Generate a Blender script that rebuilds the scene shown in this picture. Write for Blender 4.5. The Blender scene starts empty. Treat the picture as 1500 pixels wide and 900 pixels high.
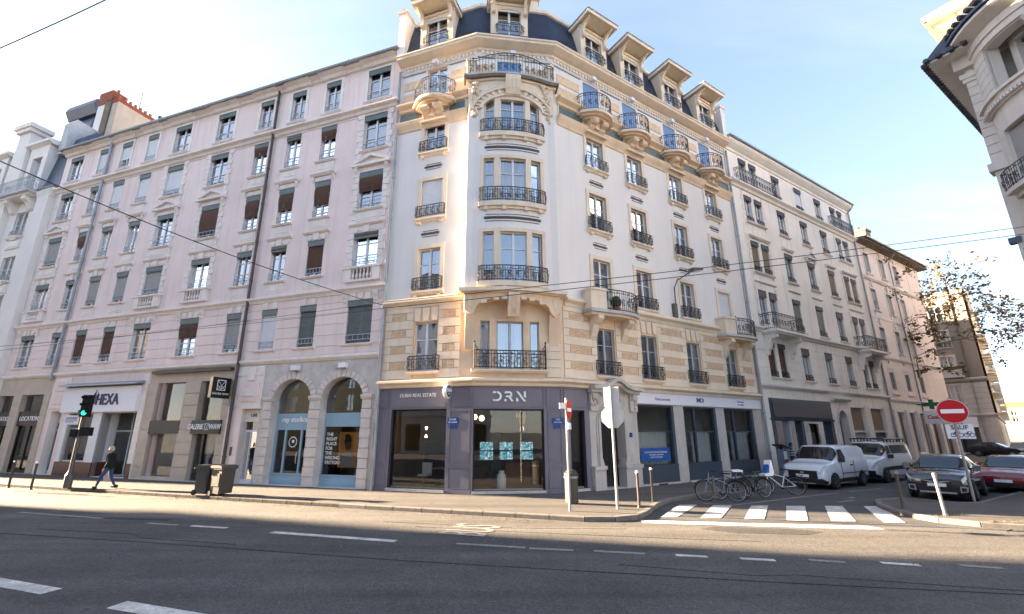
import bpy, bmesh, math, random
from mathutils import Vector, Matrix
sin, cos, pi, rad = math.sin, math.cos, math.pi, math.radians
RND = random.Random(7)
S = bpy.context.scene
COL = S.collection

# ---------------------------------------------------------------- camera
CAMH = 2.4
PITCH = math.atan(184/671.)
cd = bpy.data.cameras.new('camera')
cam = bpy.data.objects.new('camera', cd); COL.objects.link(cam)
cd.sensor_width = 36; cd.sensor_fit = 'HORIZONTAL'; cd.lens = 671/1500*36
cd.shift_x = 14/1500; cd.clip_start = .1; cd.clip_end = 6000
cam.location = (0, 0, CAMH); cam.rotation_euler = (pi/2+PITCH, 0, 0)
S.camera = cam

# ---------------------------------------------------------------- world, sun, exposure
SUN_AZ = rad(-74.5)      # measured from +Y towards +X
SUN_EL = rad(14.5)
w = bpy.data.worlds.new('World'); S.world = w; w.use_nodes = True
nt = w.node_tree; nt.nodes.clear()
out = nt.nodes.new('ShaderNodeOutputWorld'); bg = nt.nodes.new('ShaderNodeBackground')
sky = nt.nodes.new('ShaderNodeTexSky'); sky.sky_type = 'NISHITA'; sky.sun_disc = False
sky.sun_elevation = SUN_EL; sky.sun_rotation = SUN_AZ
sky.air_density = .85; sky.dust_density = .5; sky.ozone_density = 2.5; sky.altitude = 200
# thin high cloud veil mixed over the clear sky
tc = nt.nodes.new('ShaderNodeTexCoord'); sep = nt.nodes.new('ShaderNodeSeparateXYZ')
nt.links.new(tc.outputs['Generated'], sep.inputs[0])
add = nt.nodes.new('ShaderNodeMath'); add.operation = 'ADD'; add.inputs[1].default_value = .18
nt.links.new(sep.outputs['Z'], add.inputs[0])
dx = nt.nodes.new('ShaderNodeMath'); dx.operation = 'DIVIDE'
dy = nt.nodes.new('ShaderNodeMath'); dy.operation = 'DIVIDE'
nt.links.new(sep.outputs['X'], dx.inputs[0]); nt.links.new(add.outputs[0], dx.inputs[1])
nt.links.new(sep.outputs['Y'], dy.inputs[0]); nt.links.new(add.outputs[0], dy.inputs[1])
cmb = nt.nodes.new('ShaderNodeCombineXYZ')
nt.links.new(dx.outputs[0], cmb.inputs[0]); nt.links.new(dy.outputs[0], cmb.inputs[1])
mp = nt.nodes.new('ShaderNodeMapping'); mp.inputs['Rotation'].default_value = (0, 0, rad(62)); mp.inputs['Scale'].default_value = (.35, 1.5, 1); mp.inputs['Location'].default_value = (.35, .25, 0)
nt.links.new(cmb.outputs[0], mp.inputs[0])
nz = nt.nodes.new('ShaderNodeTexNoise'); nz.inputs['Scale'].default_value = 1.3; nz.inputs['Detail'].default_value = 7; nz.inputs['Roughness'].default_value = .58
nt.links.new(mp.outputs[0], nz.inputs['Vector'])
rp = nt.nodes.new('ShaderNodeMapRange'); rp.inputs[1].default_value = .46; rp.inputs[2].default_value = .80; rp.inputs[3].default_value = .0; rp.inputs[4].default_value = .5
nt.links.new(nz.outputs['Fac'], rp.inputs[0])
air = nt.nodes.new('ShaderNodeHueSaturation'); air.inputs['Saturation'].default_value = 1.0; air.inputs['Value'].default_value = .80; nt.links.new(sky.outputs[0], air.inputs['Color'])
wb = nt.nodes.new('ShaderNodeMixRGB'); wb.blend_type = 'MULTIPLY'; wb.inputs[0].default_value = 1; wb.inputs[2].default_value = (1.03, .925, .89, 1); gam = nt.nodes.new('ShaderNodeGamma'); gam.inputs[1].default_value = .72; nt.links.new(air.outputs[0], gam.inputs[0]); nt.links.new(gam.outputs[0], wb.inputs[1])
hsv = nt.nodes.new('ShaderNodeHueSaturation'); hsv.inputs['Saturation'].default_value = .12; hsv.inputs['Value'].default_value = 1.15
nt.links.new(wb.outputs[0], hsv.inputs['Color'])
mx = nt.nodes.new('ShaderNodeMixRGB')
nt.links.new(rp.outputs[0], mx.inputs[0]); nt.links.new(wb.outputs[0], mx.inputs[1]); nt.links.new(hsv.outputs[0], mx.inputs[2])
nt.links.new(mx.outputs[0], bg.inputs[0]); bg.inputs[1].default_value = .05
nt.links.new(bg.outputs[0], out.inputs[0])
sl = bpy.data.lights.new('sun', 'SUN'); sl.energy = 3.0; sl.angle = rad(.53); sl.color = (1, .79, .54)
so = bpy.data.objects.new('sun', sl); COL.objects.link(so)
sd = Vector((sin(SUN_AZ)*cos(SUN_EL), cos(SUN_AZ)*cos(SUN_EL), sin(SUN_EL)))
so.rotation_euler = sd.to_track_quat('Z', 'Y').to_euler(); so.location = (-40, 20, 40)
S.view_settings.view_transform = 'Standard'; S.view_settings.look = 'None'
S.view_settings.exposure = 4.34; S.view_settings.gamma = 1
S.cycles.max_bounces = 6; S.cycles.diffuse_bounces = 4; S.cycles.glossy_bounces = 3
S.cycles.transparent_max_bounces = 10; S.cycles.transmission_bounces = 3
S.cycles.caustics_reflective = False; S.cycles.caustics_refractive = False
S.cycles.sample_clamp_indirect = 6

# ---------------------------------------------------------------- materials
def mat(name, col, rough=.8, var=.12, scale=1.2, bump=0., bscale=20., metal=0., spec=.35, streak=0., col2=None, emit=None, estr=0.):
    m = bpy.data.materials.new(name); m.use_nodes = True
    n = m.node_tree.nodes; l = m.node_tree.links; b = n['Principled BSDF']
    b.inputs['Roughness'].default_value = rough; b.inputs['Metallic'].default_value = metal
    b.inputs['Specular IOR Level'].default_value = spec
    c = (*col, 1)
    b.inputs['Base Color'].default_value = c
    m.diffuse_color = c
    if var > 0 or bump > 0 or streak > 0:
        g = n.new('ShaderNodeNewGeometry')
    if var > 0:
        a = n.new('ShaderNodeTexNoise'); a.inputs['Scale'].default_value = scale; a.inputs['Detail'].default_value = 8; a.inputs['Roughness'].default_value = .65
        l.new(g.outputs['Position'], a.inputs['Vector'])
        r = n.new('ShaderNodeMapRange'); r.inputs[1].default_value = .3; r.inputs[2].default_value = .7; r.inputs[3].default_value = 0; r.inputs[4].default_value = 1
        l.new(a.outputs['Fac'], r.inputs[0])
        x = n.new('ShaderNodeMixRGB'); l.new(r.outputs[0], x.inputs[0])
        d = col2 if col2 else tuple(v*(1-var) for v in col)
        u = col if col2 else tuple(min(1, v*(1+var*.6)) for v in col)
        x.inputs[1].default_value = (*d, 1); x.inputs[2].default_value = (*u, 1)
        last = x.outputs[0]
        if streak > 0:   # rain streaks and soot: noise stretched along the height
            mp = n.new('ShaderNodeMapping'); mp.inputs['Scale'].default_value = (2.2, 2.2, .13)
            l.new(g.outputs['Position'], mp.inputs[0])
            t = n.new('ShaderNodeTexNoise'); t.inputs['Scale'].default_value = 1.6; t.inputs['Detail'].default_value = 6
            l.new(mp.outputs[0], t.inputs['Vector'])
            r2 = n.new('ShaderNodeMapRange'); r2.inputs[1].default_value = .5; r2.inputs[2].default_value = .8; r2.inputs[3].default_value = 0; r2.inputs[4].default_value = streak
            l.new(t.outputs['Fac'], r2.inputs[0])
            y = n.new('ShaderNodeMixRGB'); y.blend_type = 'MULTIPLY'; l.new(r2.outputs[0], y.inputs[0]); l.new(last, y.inputs[1]); y.inputs[2].default_value = (.45, .42, .4, 1)
            last = y.outputs[0]
        l.new(last, b.inputs['Base Color'])
    if bump > 0:
        a2 = n.new('ShaderNodeTexNoise'); a2.inputs['Scale'].default_value = bscale; a2.inputs['Detail'].default_value = 6
        l.new(g.outputs['Position'], a2.inputs['Vector'])
        bp = n.new('ShaderNodeBump'); bp.inputs['Strength'].default_value = bump; bp.inputs['Distance'].default_value = .02
        l.new(a2.outputs['Fac'], bp.inputs['Height']); l.new(bp.outputs[0], b.inputs['Normal'])
    if emit:
        b.inputs['Emission Color'].default_value = (*emit, 1); b.inputs['Emission Strength'].default_value = estr
    return m
def glass(name, tint=(.8, .85, .85), refl=1.0, rough=.0, wav=.02, base=.08):
    m = bpy.data.materials.new(name); m.use_nodes = True
    n = m.node_tree.nodes; l = m.node_tree.links; n.clear()
    o = n.new('ShaderNodeOutputMaterial'); t = n.new('ShaderNodeBsdfTransparent'); g = n.new('ShaderNodeBsdfGlossy'); x = n.new('ShaderNodeMixShader')
    t.inputs[0].default_value = (*tint, 1); g.inputs['Roughness'].default_value = rough; g.inputs[0].default_value = (.95, .97, 1, 1)
    lw = n.new('ShaderNodeFresnel'); lw.inputs[0].default_value = 1.55
    mu = n.new('ShaderNodeMath'); mu.operation = 'MULTIPLY_ADD'; mu.inputs[1].default_value = 1.3*refl; mu.inputs[2].default_value = base; mu.use_clamp = True
    l.new(lw.outputs[0], mu.inputs[0]); l.new(mu.outputs[0], x.inputs[0]); l.new(t.outputs[0], x.inputs[1]); l.new(g.outputs[0], x.inputs[2]); l.new(x.outputs[0], o.inputs[0])
    ge = n.new('ShaderNodeNewGeometry'); no = n.new('ShaderNodeTexNoise'); no.inputs['Scale'].default_value = 1.5; no.inputs['Detail'].default_value = 1
    l.new(ge.outputs['Position'], no.inputs['Vector']); bp = n.new('ShaderNodeBump'); bp.inputs['Strength'].default_value = wav; bp.inputs['Distance'].default_value = .3
    l.new(no.outputs['Fac'], bp.inputs['Height']); l.new(bp.outputs[0], g.inputs['Normal']); l.new(bp.outputs[0], lw.inputs['Normal'])
    m.diffuse_color = (.2, .3, .4, 1)
    return m
M = {}
M['pink'] = mat('pink_stucco', (.86, .70, .655), .9, .09, .35, .2, 30, streak=.26)
M['pink_trim'] = mat('pale_trim_stone', (.85, .76, .705), .85, .10, .9, .15, 25, streak=.28)
M['white'] = mat('white_stucco', (.81, .76, .72), .85, .05, .35, .12, 40, streak=.10)
M['ochre'] = mat('ochre_stone', (.80, .60, .42), .85, .11, 1.1, .2, 22, streak=.28)
M['ochre_l'] = mat('pale_ochre_stone', (.82, .68, .53), .85, .10, 1., .18, 22, streak=.26)
M['cream'] = mat('cream_render', (.88, .825, .75), .88, .10, .4, .18, 28, streak=.34)
M['cream_trim'] = mat('cream_trim', (.82, .765, .70), .85, .08, .9, .12, 25, streak=.2)
M['grey_stone'] = mat('grey_stone', (.56, .51, .47), .85, .14, 1.4, .3, 14, streak=.3)
M['tan_stone'] = mat('tan_stone', (.54, .45, .37), .8, .12, 1.3, .3, 16, streak=.2)
M['rough_stone'] = mat('weathered_limestone', (.68, .62, .58), .9, .25, 2.2, .5, 9, streak=.3, col2=(.50, .46, .435))
M['stone_block'] = mat('limestone_block', (.68, .60, .55), .85, .16, 2.0, .3, 14)
M['frieze'] = mat('pale_frieze_render', (.80, .735, .67), .85, .05, .8, .1, 25, streak=.1)
M['slate'] = mat('roof_slate', (.045, .062, .105), .45, .3, 3., .1, 20, spec=.5)
M['zinc'] = mat('zinc', (.30, .33, .36), .45, .2, 1.2, .05, 8, metal=.4)
M['iron'] = mat('wrought_iron', (.018, .02, .026), .5, 0, spec=.5)
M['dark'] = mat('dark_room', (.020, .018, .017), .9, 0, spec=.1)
M['frame'] = mat('white_paint', (.74, .74, .76), .5, .05, 3)
M['frame_g'] = mat('grey_paint', (.42, .46, .50), .5, .05, 3)
M['pane'] = glass('window_glass', (.65, .7, .75), .95, 0, .02, .28)
M['shop_pane'] = glass('shop_glass', (.78, .8, .78), .5, 0, .004, .05)
M['curtain'] = mat('white_curtain', (.62, .63, .66), .9, .1, 4)
M['blue_slat'] = mat('pale_blue_slats', (.20, .33, .58), .5, .08, 3)  # slats closing the fifth-floor door openings, coloured pale blue
M['brown'] = mat('brown_wood_blind', (.105, .048, .026), .7, .35, 14, .3, 60)
M['gblind'] = mat('grey_slat_blind', (.33, .32, .31), .6, .1, 3)
M['wblind'] = mat('white_shutter', (.72, .72, .74), .6, .06, 3)
M['dblind'] = mat('dark_slat_blind', (.12, .13, .13), .6, .1, 3)
M['tblind'] = mat('tan_cloth_blind', (.23, .17, .11), .8, .15, 5)
M['val'] = mat('valance_metal', (.17, .205, .205), .55, .2, 6)
M['val_d'] = mat('dark_valance', (.10, .10, .115), .6, .2, 6)
M['val_w'] = mat('white_valance', (.7, .68, .66), .6, .1, 6)
M['tile_g'] = mat('green_ceramic_frieze', (.06, .095, .10), .35, .5, 9, .2, 20, spec=.6, col2=(.13, .17, .15))
M['brick_o'] = mat('ochre_brick_face', (.78, .57, .385), .85, .2, 6, .4, 28)
M['mosaic'] = mat('dark_mosaic', (.10, .095, .10), .6, .5, 22, .2, 40, col2=(.03, .035, .045))
M['mauve'] = mat('mauve_shopfront_paint', (.185, .17, .205), .5, .07, 1.5, .02, 10, spec=.4)
M['mauve_d'] = mat('dark_mauve_paint', (.07, .065, .085), .5, .05, 2)
M['blue'] = mat('powder_blue_paint', (.29, .43, .54), .5, .06, 2, spec=.4)
M['navy'] = mat('slate_blue_paint', (.055, .075, .10), .5, .08, 2)
M['black'] = mat('black_gloss', (.012, .012, .014), .35, 0)
M['sign_w'] = mat('sign_white', (.80, .79, .84), .5, .03, 2)
M['text_w'] = mat('letter_white', (.85, .85, .85), .5, 0)
M['text_n'] = mat('letter_navy', (.02, .025, .10), .5, 0)
M['text_p'] = mat('letter_purple', (.22, .10, .36), .5, 0)
M['text_k'] = mat('letter_black', (.015, .015, .018), .5, 0)
M['plinth'] = mat('oxblood_tile', (.10, .035, .028), .4, .2, 5)
M['room'] = mat('shop_interior_plaster', (.16, .13, .10), .85, .1, 2)
M['room_g'] = mat('bare_interior', (.38, .38, .35), .9, .2, 2)
M['wood'] = mat('orange_wood', (.30, .13, .045), .55, .2, 4)
M['orange'] = mat('poster_orange', (.70, .26, .05), .6, .05, 3)
M['skin'] = mat('skin', (.45, .26, .19), .6, .05, 8)
M['skin_d'] = mat('dark_skin', (.12, .06, .04), .6, .05, 8)
M['steel'] = mat('galvanised_steel', (.30, .30, .30), .45, .15, 8, metal=.6)
M['pole'] = mat('grey_painted_pole', (.12, .115, .11), .45, .15, 5, metal=.3)
M['bollard'] = mat('brown_bollard', (.075, .062, .055), .45, .15, 6, metal=.2)
M['sign_red'] = mat('sign_red', (.50, .012, .02), .35, 0)
M['sign_blue'] = mat('enamel_blue', (.02, .06, .25), .3, 0)
M['banner_blue'] = mat('blue_banner', (.012, .09, .33), .5, .05, 3)
M['bin'] = mat('grey_bin_plastic', (.045, .047, .05), .45, .1, 4)
M['bin_t'] = mat('taupe_bin_plastic', (.065, .06, .055), .5, .1, 4)
M['brickred'] = mat('red_brick', (.30, .085, .05), .85, .25, 5, .3, 30)
M['terracotta'] = mat('terracotta_pot', (.36, .12, .065), .8, .2, 5)
M['rust_stone'] = mat('sooty_dark_stone', (.20, .16, .12), .9, .35, 3, .4, 20)
M['dirty_w'] = mat('dirty_white_render', (.55, .54, .55), .9, .2, 1.2, .15, 20, streak=.45)
M['dgrey'] = mat('grey_render', (.36, .35, .37), .9, .15, 1., .15, 20, streak=.35)
M['eave_wood'] = mat('cream_painted_boards', (.84, .73, .54), .6, .1, 2)  # cream boards, lightened so the colour carries sunlight bounced from below
M['rubber'] = mat('rubber', (.016, .016, .017), .7, 0)
M['rim'] = mat('alloy_rim', (.42, .43, .44), .35, 0, metal=.8)
M['car_white'] = mat('white_car_paint', (.74, .76, .80), .25, .03, 2, spec=.6)
M['car_grey'] = mat('dark_grey_car_paint', (.045, .043, .048), .2, .05, 3, metal=.3, spec=.7)
M['car_red'] = mat('red_car_paint', (.22, .012, .018), .2, .05, 3, spec=.7)
M['car_blue'] = mat('pale_blue_car_paint', (.22, .27, .34), .25, .05, 3, metal=.4, spec=.6)
M['car_black'] = mat('black_plastic', (.014, .014, .016), .45, 0)
M['car_glass'] = mat('car_glass', (.012, .016, .02), .05, 0, spec=.9)
M['lamp_glass'] = mat('headlamp_glass', (.55, .58, .60), .12, .15, 14, metal=.3)
M['tail'] = mat('tail_red', (.4, .01, .01), .3, 0)
M['coat'] = mat('black_coat', (.012, .012, .016), .85, .2, 10)
M['denim'] = mat('blue_denim', (.035, .075, .17), .85, .2, 15)
M['hair'] = mat('blond_grey_hair', (.50, .40, .28), .7, .25, 30)
M['hair_d'] = mat('dark_hair', (.02, .015, .012), .6, .2, 20)
M['shoe'] = mat('dark_shoe', (.02, .018, .016), .6, 0)
M['bag_pink'] = mat('pale_pink_bag', (.62, .42, .42), .6, .1, 8)
M['hills_m'] = mat('distant_hillside', (.30, .26, .23), .95, .3, .02)
M['yellow_r'] = mat('yellow_render', (.62, .47, .26), .9, .1, .6, streak=.2)
M['bark'] = mat('plane_bark', (.13, .105, .075), .9, .35, 4, .3, 12)
M['leaf_g'] = mat('green_leaf', (.10, .10, .03), .7, .25, 2)
M['leaf_y'] = mat('yellowing_leaf', (.25, .17, .05), .7, .25, 2)
M['leaf_b'] = mat('brown_leaf', (.17, .095, .04), .8, .25, 3)
M['plant'] = mat('balcony_plant', (.03, .06, .02), .7, .3, 6)
M['wire'] = mat('cable_black', (.02, .02, .022), .6, 0)
for k_ in ('car_white', 'car_grey', 'car_red', 'car_blue'):
    b_ = M[k_].node_tree.nodes['Principled BSDF']; b_.inputs['Coat Weight'].default_value = .8; b_.inputs['Coat Roughness'].default_value = .04
M['tile_d'] = mat('dark_eave_tile', (.06, .06, .068), .6, .3, 6)

# ---------------------------------------------------------------- mesh helpers
class MB:
    def __init__(s): s.v = []; s.f = []; s.m = []; s.mats = []
    def mi(s, k):
        if k not in s.mats: s.mats.append(k)
        return s.mats.index(k)
    def face(s, pts, k):
        i = len(s.v); s.v.extend([tuple(p) for p in pts]); s.f.append(tuple(range(i, i+len(pts)))); s.m.append(s.mi(k))
    def box(s, x0, x1, y0, y1, z0, z1, k, skip=''):
        i = len(s.v); q = s.mi(k)
        s.v += [(x0,y0,z0),(x1,y0,z0),(x1,y1,z0),(x0,y1,z0),(x0,y0,z1),(x1,y0,z1),(x1,y1,z1),(x0,y1,z1)]
        for n, f in (('b',(0,3,2,1)),('t',(4,5,6,7)),('f',(0,1,5,4)),('r',(1,2,6,5)),('k',(2,3,7,6)),('l',(3,0,4,7))):
            if n not in skip: s.f.append(tuple(i+a for a in f)); s.m.append(q)
        return s
    def prism(s, poly, a0, a1, k, axis='y'):
        # poly in (x,z) extruded along y from a0 to a1 (axis y) / poly in (y,z) along x (axis x) / poly (x,y) along z
        n = len(poly); i = len(s.v); q = s.mi(k)
        def P(p, a): return {'y': (p[0], a, p[1]), 'x': (a, p[0], p[1]), 'z': (p[0], p[1], a)}[axis]
        s.v += [P(p, a0) for p in poly] + [P(p, a1) for p in poly]
        s.f.append(tuple(range(i, i+n))); s.f.append(tuple(range(i+2*n-1, i+n-1, -1))); s.m += [q, q]
        for j in range(n):
            b = (j+1) % n; s.f.append((i+j, i+n+j, i+n+b, i+b)); s.m.append(q)
        return s
    def tube(s, pts, r, k, n=5, cap=True):
        pts = [Vector(p) for p in pts]; N = len(pts); q = s.mi(k); rings = []
        rr = r if isinstance(r, (list, tuple)) else [r]*N
        for j, p in enumerate(pts):
            d = (pts[min(j+1, N-1)]-pts[max(j-1, 0)])
            d = d.normalized() if d.length > 1e-9 else Vector((0,0,1))
            a = Vector((0,0,1)) if abs(d.z) < .9 else Vector((1,0,0))
            u = d.cross(a).normalized(); v = d.cross(u)
            i = len(s.v); rings.append(i)
            for t in range(n):
                an = 2*pi*t/n; s.v.append(tuple(p+u*(cos(an)*rr[j])+v*(sin(an)*rr[j])))
        for j in range(N-1):
            for t in range(n):
                b = (t+1) % n; s.f.append((rings[j]+t, rings[j]+b, rings[j+1]+b, rings[j+1]+t)); s.m.append(q)
        if cap:
            s.f.append(tuple(rings[0]+t for t in range(n))[::-1]); s.f.append(tuple(rings[-1]+t for t in range(n))); s.m += [q, q]
        return s
    def lathe(s, prof, k, c=(0,0,0), n=16, axis='z'):
        # prof: (radius, height)
        q = s.mi(k); rings = []
        for r, h in prof:
            i = len(s.v); rings.append(i)
            for t in range(n):
                an = 2*pi*t/n; x, y = r*cos(an), r*sin(an)
                s.v.append({'z': (c[0]+x, c[1]+y, c[2]+h), 'y': (c[0]+x, c[1]+h, c[2]+y), 'x': (c[0]+h, c[1]+x, c[2]+y)}[axis])
        for j in range(len(prof)-1):
            for t in range(n):
                b = (t+1) % n; s.f.append((rings[j]+t, rings[j]+b, rings[j+1]+b, rings[j+1]+t)); s.m.append(q)
        s.f.append(tuple(rings[0]+t for t in range(n))[::-1]); s.f.append(tuple(rings[-1]+t for t in range(n))); s.m += [q, q]
        return s
    def sweep(s, prof, path, k, close=True):
        # prof: (out, z) polygon; path: plan polyline, outward on the right-hand side; mitred corners
        n = len(path); q = s.mi(k); P = [Vector(p) for p in path]; rings = []
        for j in range(n):
            ds = []
            if j > 0: ds.append((P[j]-P[j-1]).normalized())
            if j < n-1: ds.append((P[j+1]-P[j]).normalized())
            ns = [Vector((d.y, -d.x)) for d in ds]
            m = ns[0] if len(ns) == 1 else (ns[0]+ns[1])/(1+ns[0].dot(ns[1]))
            i = len(s.v); rings.append(i)
            for o, z in prof: s.v.append((P[j].x+m.x*o, P[j].y+m.y*o, z))
        k_ = len(prof)
        for j in range(n-1):
            for t in range(k_ if close else k_-1):
                b = (t+1) % k_; s.f.append((rings[j]+t, rings[j+1]+t, rings[j+1]+b, rings[j]+b)); s.m.append(q)
        if close:
            s.f.append(tuple(rings[0]+t for t in range(k_))[::-1]); s.f.append(tuple(rings[-1]+t for t in range(k_))); s.m += [q, q]
        return s
    def ring(s, c, r, t, k, n=10, axis='y'):
        pts = []
        for j in range(n+1):
            a = 2*pi*j/n
            pts.append((c[0]+r*cos(a), c[1], c[2]+r*sin(a)) if axis == 'y' else (c[0], c[1]+r*cos(a), c[2]+r*sin(a)))
        return s.tube(pts, t, k, 3, False)
    def mesh(s, name, smooth=False):
        me = bpy.data.meshes.new(name); me.from_pydata(s.v, [], s.f)
        for k in s.mats: me.materials.append(M[k])
        me.polygons.foreach_set('material_index', s.m)
        if smooth: me.polygons.foreach_set('use_smooth', [True]*len(s.f))
        bm = bmesh.new(); bm.from_mesh(me)
        if smooth: bmesh.ops.remove_doubles(bm, verts=bm.verts, dist=1e-5)
        bmesh.ops.recalc_face_normals(bm, faces=bm.faces); bm.to_mesh(me); bm.free(); me.update()
        return me
CACHE = {}
def cached(key, fn):
    if key not in CACHE: CACHE[key] = fn()
    return CACHE[key]
def obj(name, data, parent=None, loc=(0,0,0), rz=0, label=None):
    o = bpy.data.objects.new(name, data); COL.objects.link(o)
    o.location = loc; o.rotation_euler = (0, 0, rz)
    if parent: o.parent = parent
    if label: o['label'] = label
    return o
def thing(name, label, cat, loc=(0,0,0), rz=0, group=None, data=None):
    o = obj(name, data, None, loc, rz); o['label'] = label; o['category'] = cat
    if group: o['group'] = group
    return o
def struct(name, me, loc=(0,0,0), rz=0, kind='structure'):
    o = obj(name, me, None, loc, rz); o['kind'] = kind; return o
class Fr:
    """a facade frame: +x to the right seen from the street, +y into the building"""
    def __init__(s, root, ox, oy, ang): s.root, s.ox, s.oy, s.a = root, ox, oy, ang
    def at(s, x, y=0, z=0): return (s.ox+x*cos(s.a)-y*sin(s.a), s.oy+x*sin(s.a)+y*cos(s.a), z)
    def put(s, name, me, x=0, y=0, z=0, rz=0, label=None):
        return obj(name, me, s.root, s.at(x, y, z), s.a+rz, label)
    def sub(s, x, y, da): p = s.at(x, y); return Fr(s.root, p[0], p[1], s.a+da)
def text_mesh(txt, size, k, depth=.01, align='CENTER', bold=0., sx=1.):
    def mk():
        c = bpy.data.curves.new('t', 'FONT'); c.body = txt; c.size = size; c.extrude = depth; c.align_x = align; c.align_y = 'CENTER'; c.offset = bold; c.resolution_u = 3
        o = bpy.data.objects.new('t', c); COL.objects.link(o)
        dg = bpy.context.evaluated_depsgraph_get(); me = bpy.data.meshes.new_from_object(o.evaluated_get(dg))
        bpy.data.objects.remove(o); bpy.data.curves.remove(c)
        me.transform(Matrix.Rotation(pi/2, 4, 'X') @ Matrix.Diagonal((sx, 1, 1, 1))); me.materials.clear(); me.materials.append(M[k])
        return me
    return cached(('txt', txt, size, k, depth, align, bold, sx), mk)

# ---------------------------------------------------------------- walls and windows
def wall(x0, x1, z0, z1, ops, k, kr=None, depth=.26, bow=None, back=None, step=None):
    """front sheet with real openings, their reveals, and a dark room behind"""
    mb = MB(); kr = kr or k
    xs = sorted(set([x0, x1]+[a for o in ops for a in o[:2]])); zs = sorted(set([z0, z1]+[a for o in ops for a in o[2:4]]))
    if step:
        n = []
        for a, b in zip(xs, xs[1:]):
            c = max(1, round((b-a)/step)); n += [a+(b-a)*j/c for j in range(c)]
        xs = n+[xs[-1]]
    B = bow or (lambda x: 0)
    for a, b in zip(xs, xs[1:]):
        for c, d in zip(zs, zs[1:]):
            mx_, mz = (a+b)/2, (c+d)/2
            if any(o[0] < mx_ < o[1] and o[2] < mz < o[3] for o in ops): continue
            mb.face([(a, -B(a), c), (b, -B(b), c), (b, -B(b), d), (a, -B(a), d)], k)
    for o in ops:
        a, b, c, d = o[:4]; e = depth
        mb.face([(a, -B(a), c), (a, -B(a), d), (a, e-B(a), d), (a, e-B(a), c)], kr)
        mb.face([(b, -B(b), c), (b, e-B(b), c), (b, e-B(b), d), (b, -B(b), d)], kr)
        ins = [x for x in xs if a <= x <= b]
        for p, q in zip(ins, ins[1:]):
            for z in (c, d): mb.face([(p, -B(p), z), (q, -B(q), z), (q, e-B(q), z), (p, e-B(p), z)], kr)
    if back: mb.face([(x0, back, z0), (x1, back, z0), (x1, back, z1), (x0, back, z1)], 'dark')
    me = mb.mesh('wall')
    return me
def frame_mesh(w, h, k='frame', leaves=2, bars=(.68,), t=.055, y=.12):
    def mk():
        mb = MB(); a = w/2; y1 = y+.06
        mb.box(-a, -a+t, y, y1, 0, h, k); mb.box(a-t, a, y, y1, 0, h, k)
        mb.box(-a+t, a-t, y, y1, h-t, h, k); mb.box(-a+t, a-t, y, y1, 0, t*1.5, k)
        for j in range(1, leaves):
            x = -a+w*j/leaves; mb.box(x-.05, x+.05, y-.012, y1-.005, t*1.5, h-t, k)
        for b in bars: mb.box(-a+t, a-t, y+.008, y1-.012, h*b-.018, h*b+.018, k)
        return mb.mesh('window_frame')
    return cached(('frame', w, h, k, leaves, bars, t, y), mk)
def pane_mesh(w, h, k='pane', y=.165):
    return cached(('pane', w, h, k, y), lambda: MB().box(-w/2+.03, w/2-.03, y-.004, y+.004, .03, h-.03, k, 'btlrk').mesh('pane'))
def curtain_mesh(w, h, mode):
    def mk():
        mb = MB(); rng = [(-w/2, w/2)] if mode == 'full' else [(-w/2, -w*.16), (w*.2, w/2)] if mode == 'sides' else [(-w/2, 0)]
        for a, b in rng:
            n = max(4, int((b-a)/.05)); p = [(a+(b-a)*j/n, .29+.025*sin(j*1.9)+.01*sin(j*.7)) for j in range(n+1)]
            for c, d in zip(p, p[1:]): mb.face([(c[0], c[1], .04), (d[0], d[1], .04), (d[0], d[1], h), (c[0], c[1], h)], 'curtain')
        return mb.mesh('curtain')
    return cached(('curt', w, h, mode), mk)
def blind_mesh(w, h, frac, k, slat=.055, bulge=0.):
    def mk():
        mb = MB(); L = h*frac; n = max(2, int(L/slat)); a = w/2-.02
        for j in range(n):
            z1 = h-L*j/n; z0 = h-L*(j+1)/n; o = .06-bulge*sin(pi*min(1, (j+.5)/n))
            mb.box(-a, a, o-.012+.004*(j % 2), o+.008, z0+.008, z1, k)
        mb.box(-a, a, .045-bulge*.3, .075-bulge*.3, h-L-.035, h-L, k)
        return mb.mesh('blind')
    return cached(('blind', w, h, frac, k, slat, bulge), mk)
def valance_mesh(w, h, k, y=-.035, scal=True):
    def mk():
        mb = MB(); a = w/2; n = max(5, int(w/.13)); p = [(-a, 0), (a, 0)]
        for j in range(n, 0, -1):
            x1 = -a+w*j/n; x0 = -a+w*(j-1)/n
            p += [(x1-.001, -h), ((x0+x1)/2, -h-(.06 if scal else 0)), (x0+.001, -h)] if scal else [(x1, -h)]
        if not scal: p.append((-a, -h))
        mb.prism(p, y, y+.03, k)
        for j in range(n+1): mb.box(-a+w*j/n-.008, -a+w*j/n+.008, y-.008, y, -h, 0, k)
        mb.box(-a, a, y-.02, y+.05, 0, .035, k)
        return mb.mesh('valance')
    return cached(('val', w, h, k, y, scal), mk)
def bar_rail_mesh(w, k='frame_g', y=-.02):
    def mk():
        mb = MB(); a = w/2
        for z in (.16, .40): mb.box(-a, a, y, y+.03, z, z+.03, k)
        for j in range(5):
            x = -a+w*(j+.5)/5; mb.box(x-.008, x+.008, y+.004, y+.02, .19, .40, k)
        return mb.mesh('guard_rail')
    return cached(('bar', w, k, y), mk)
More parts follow.
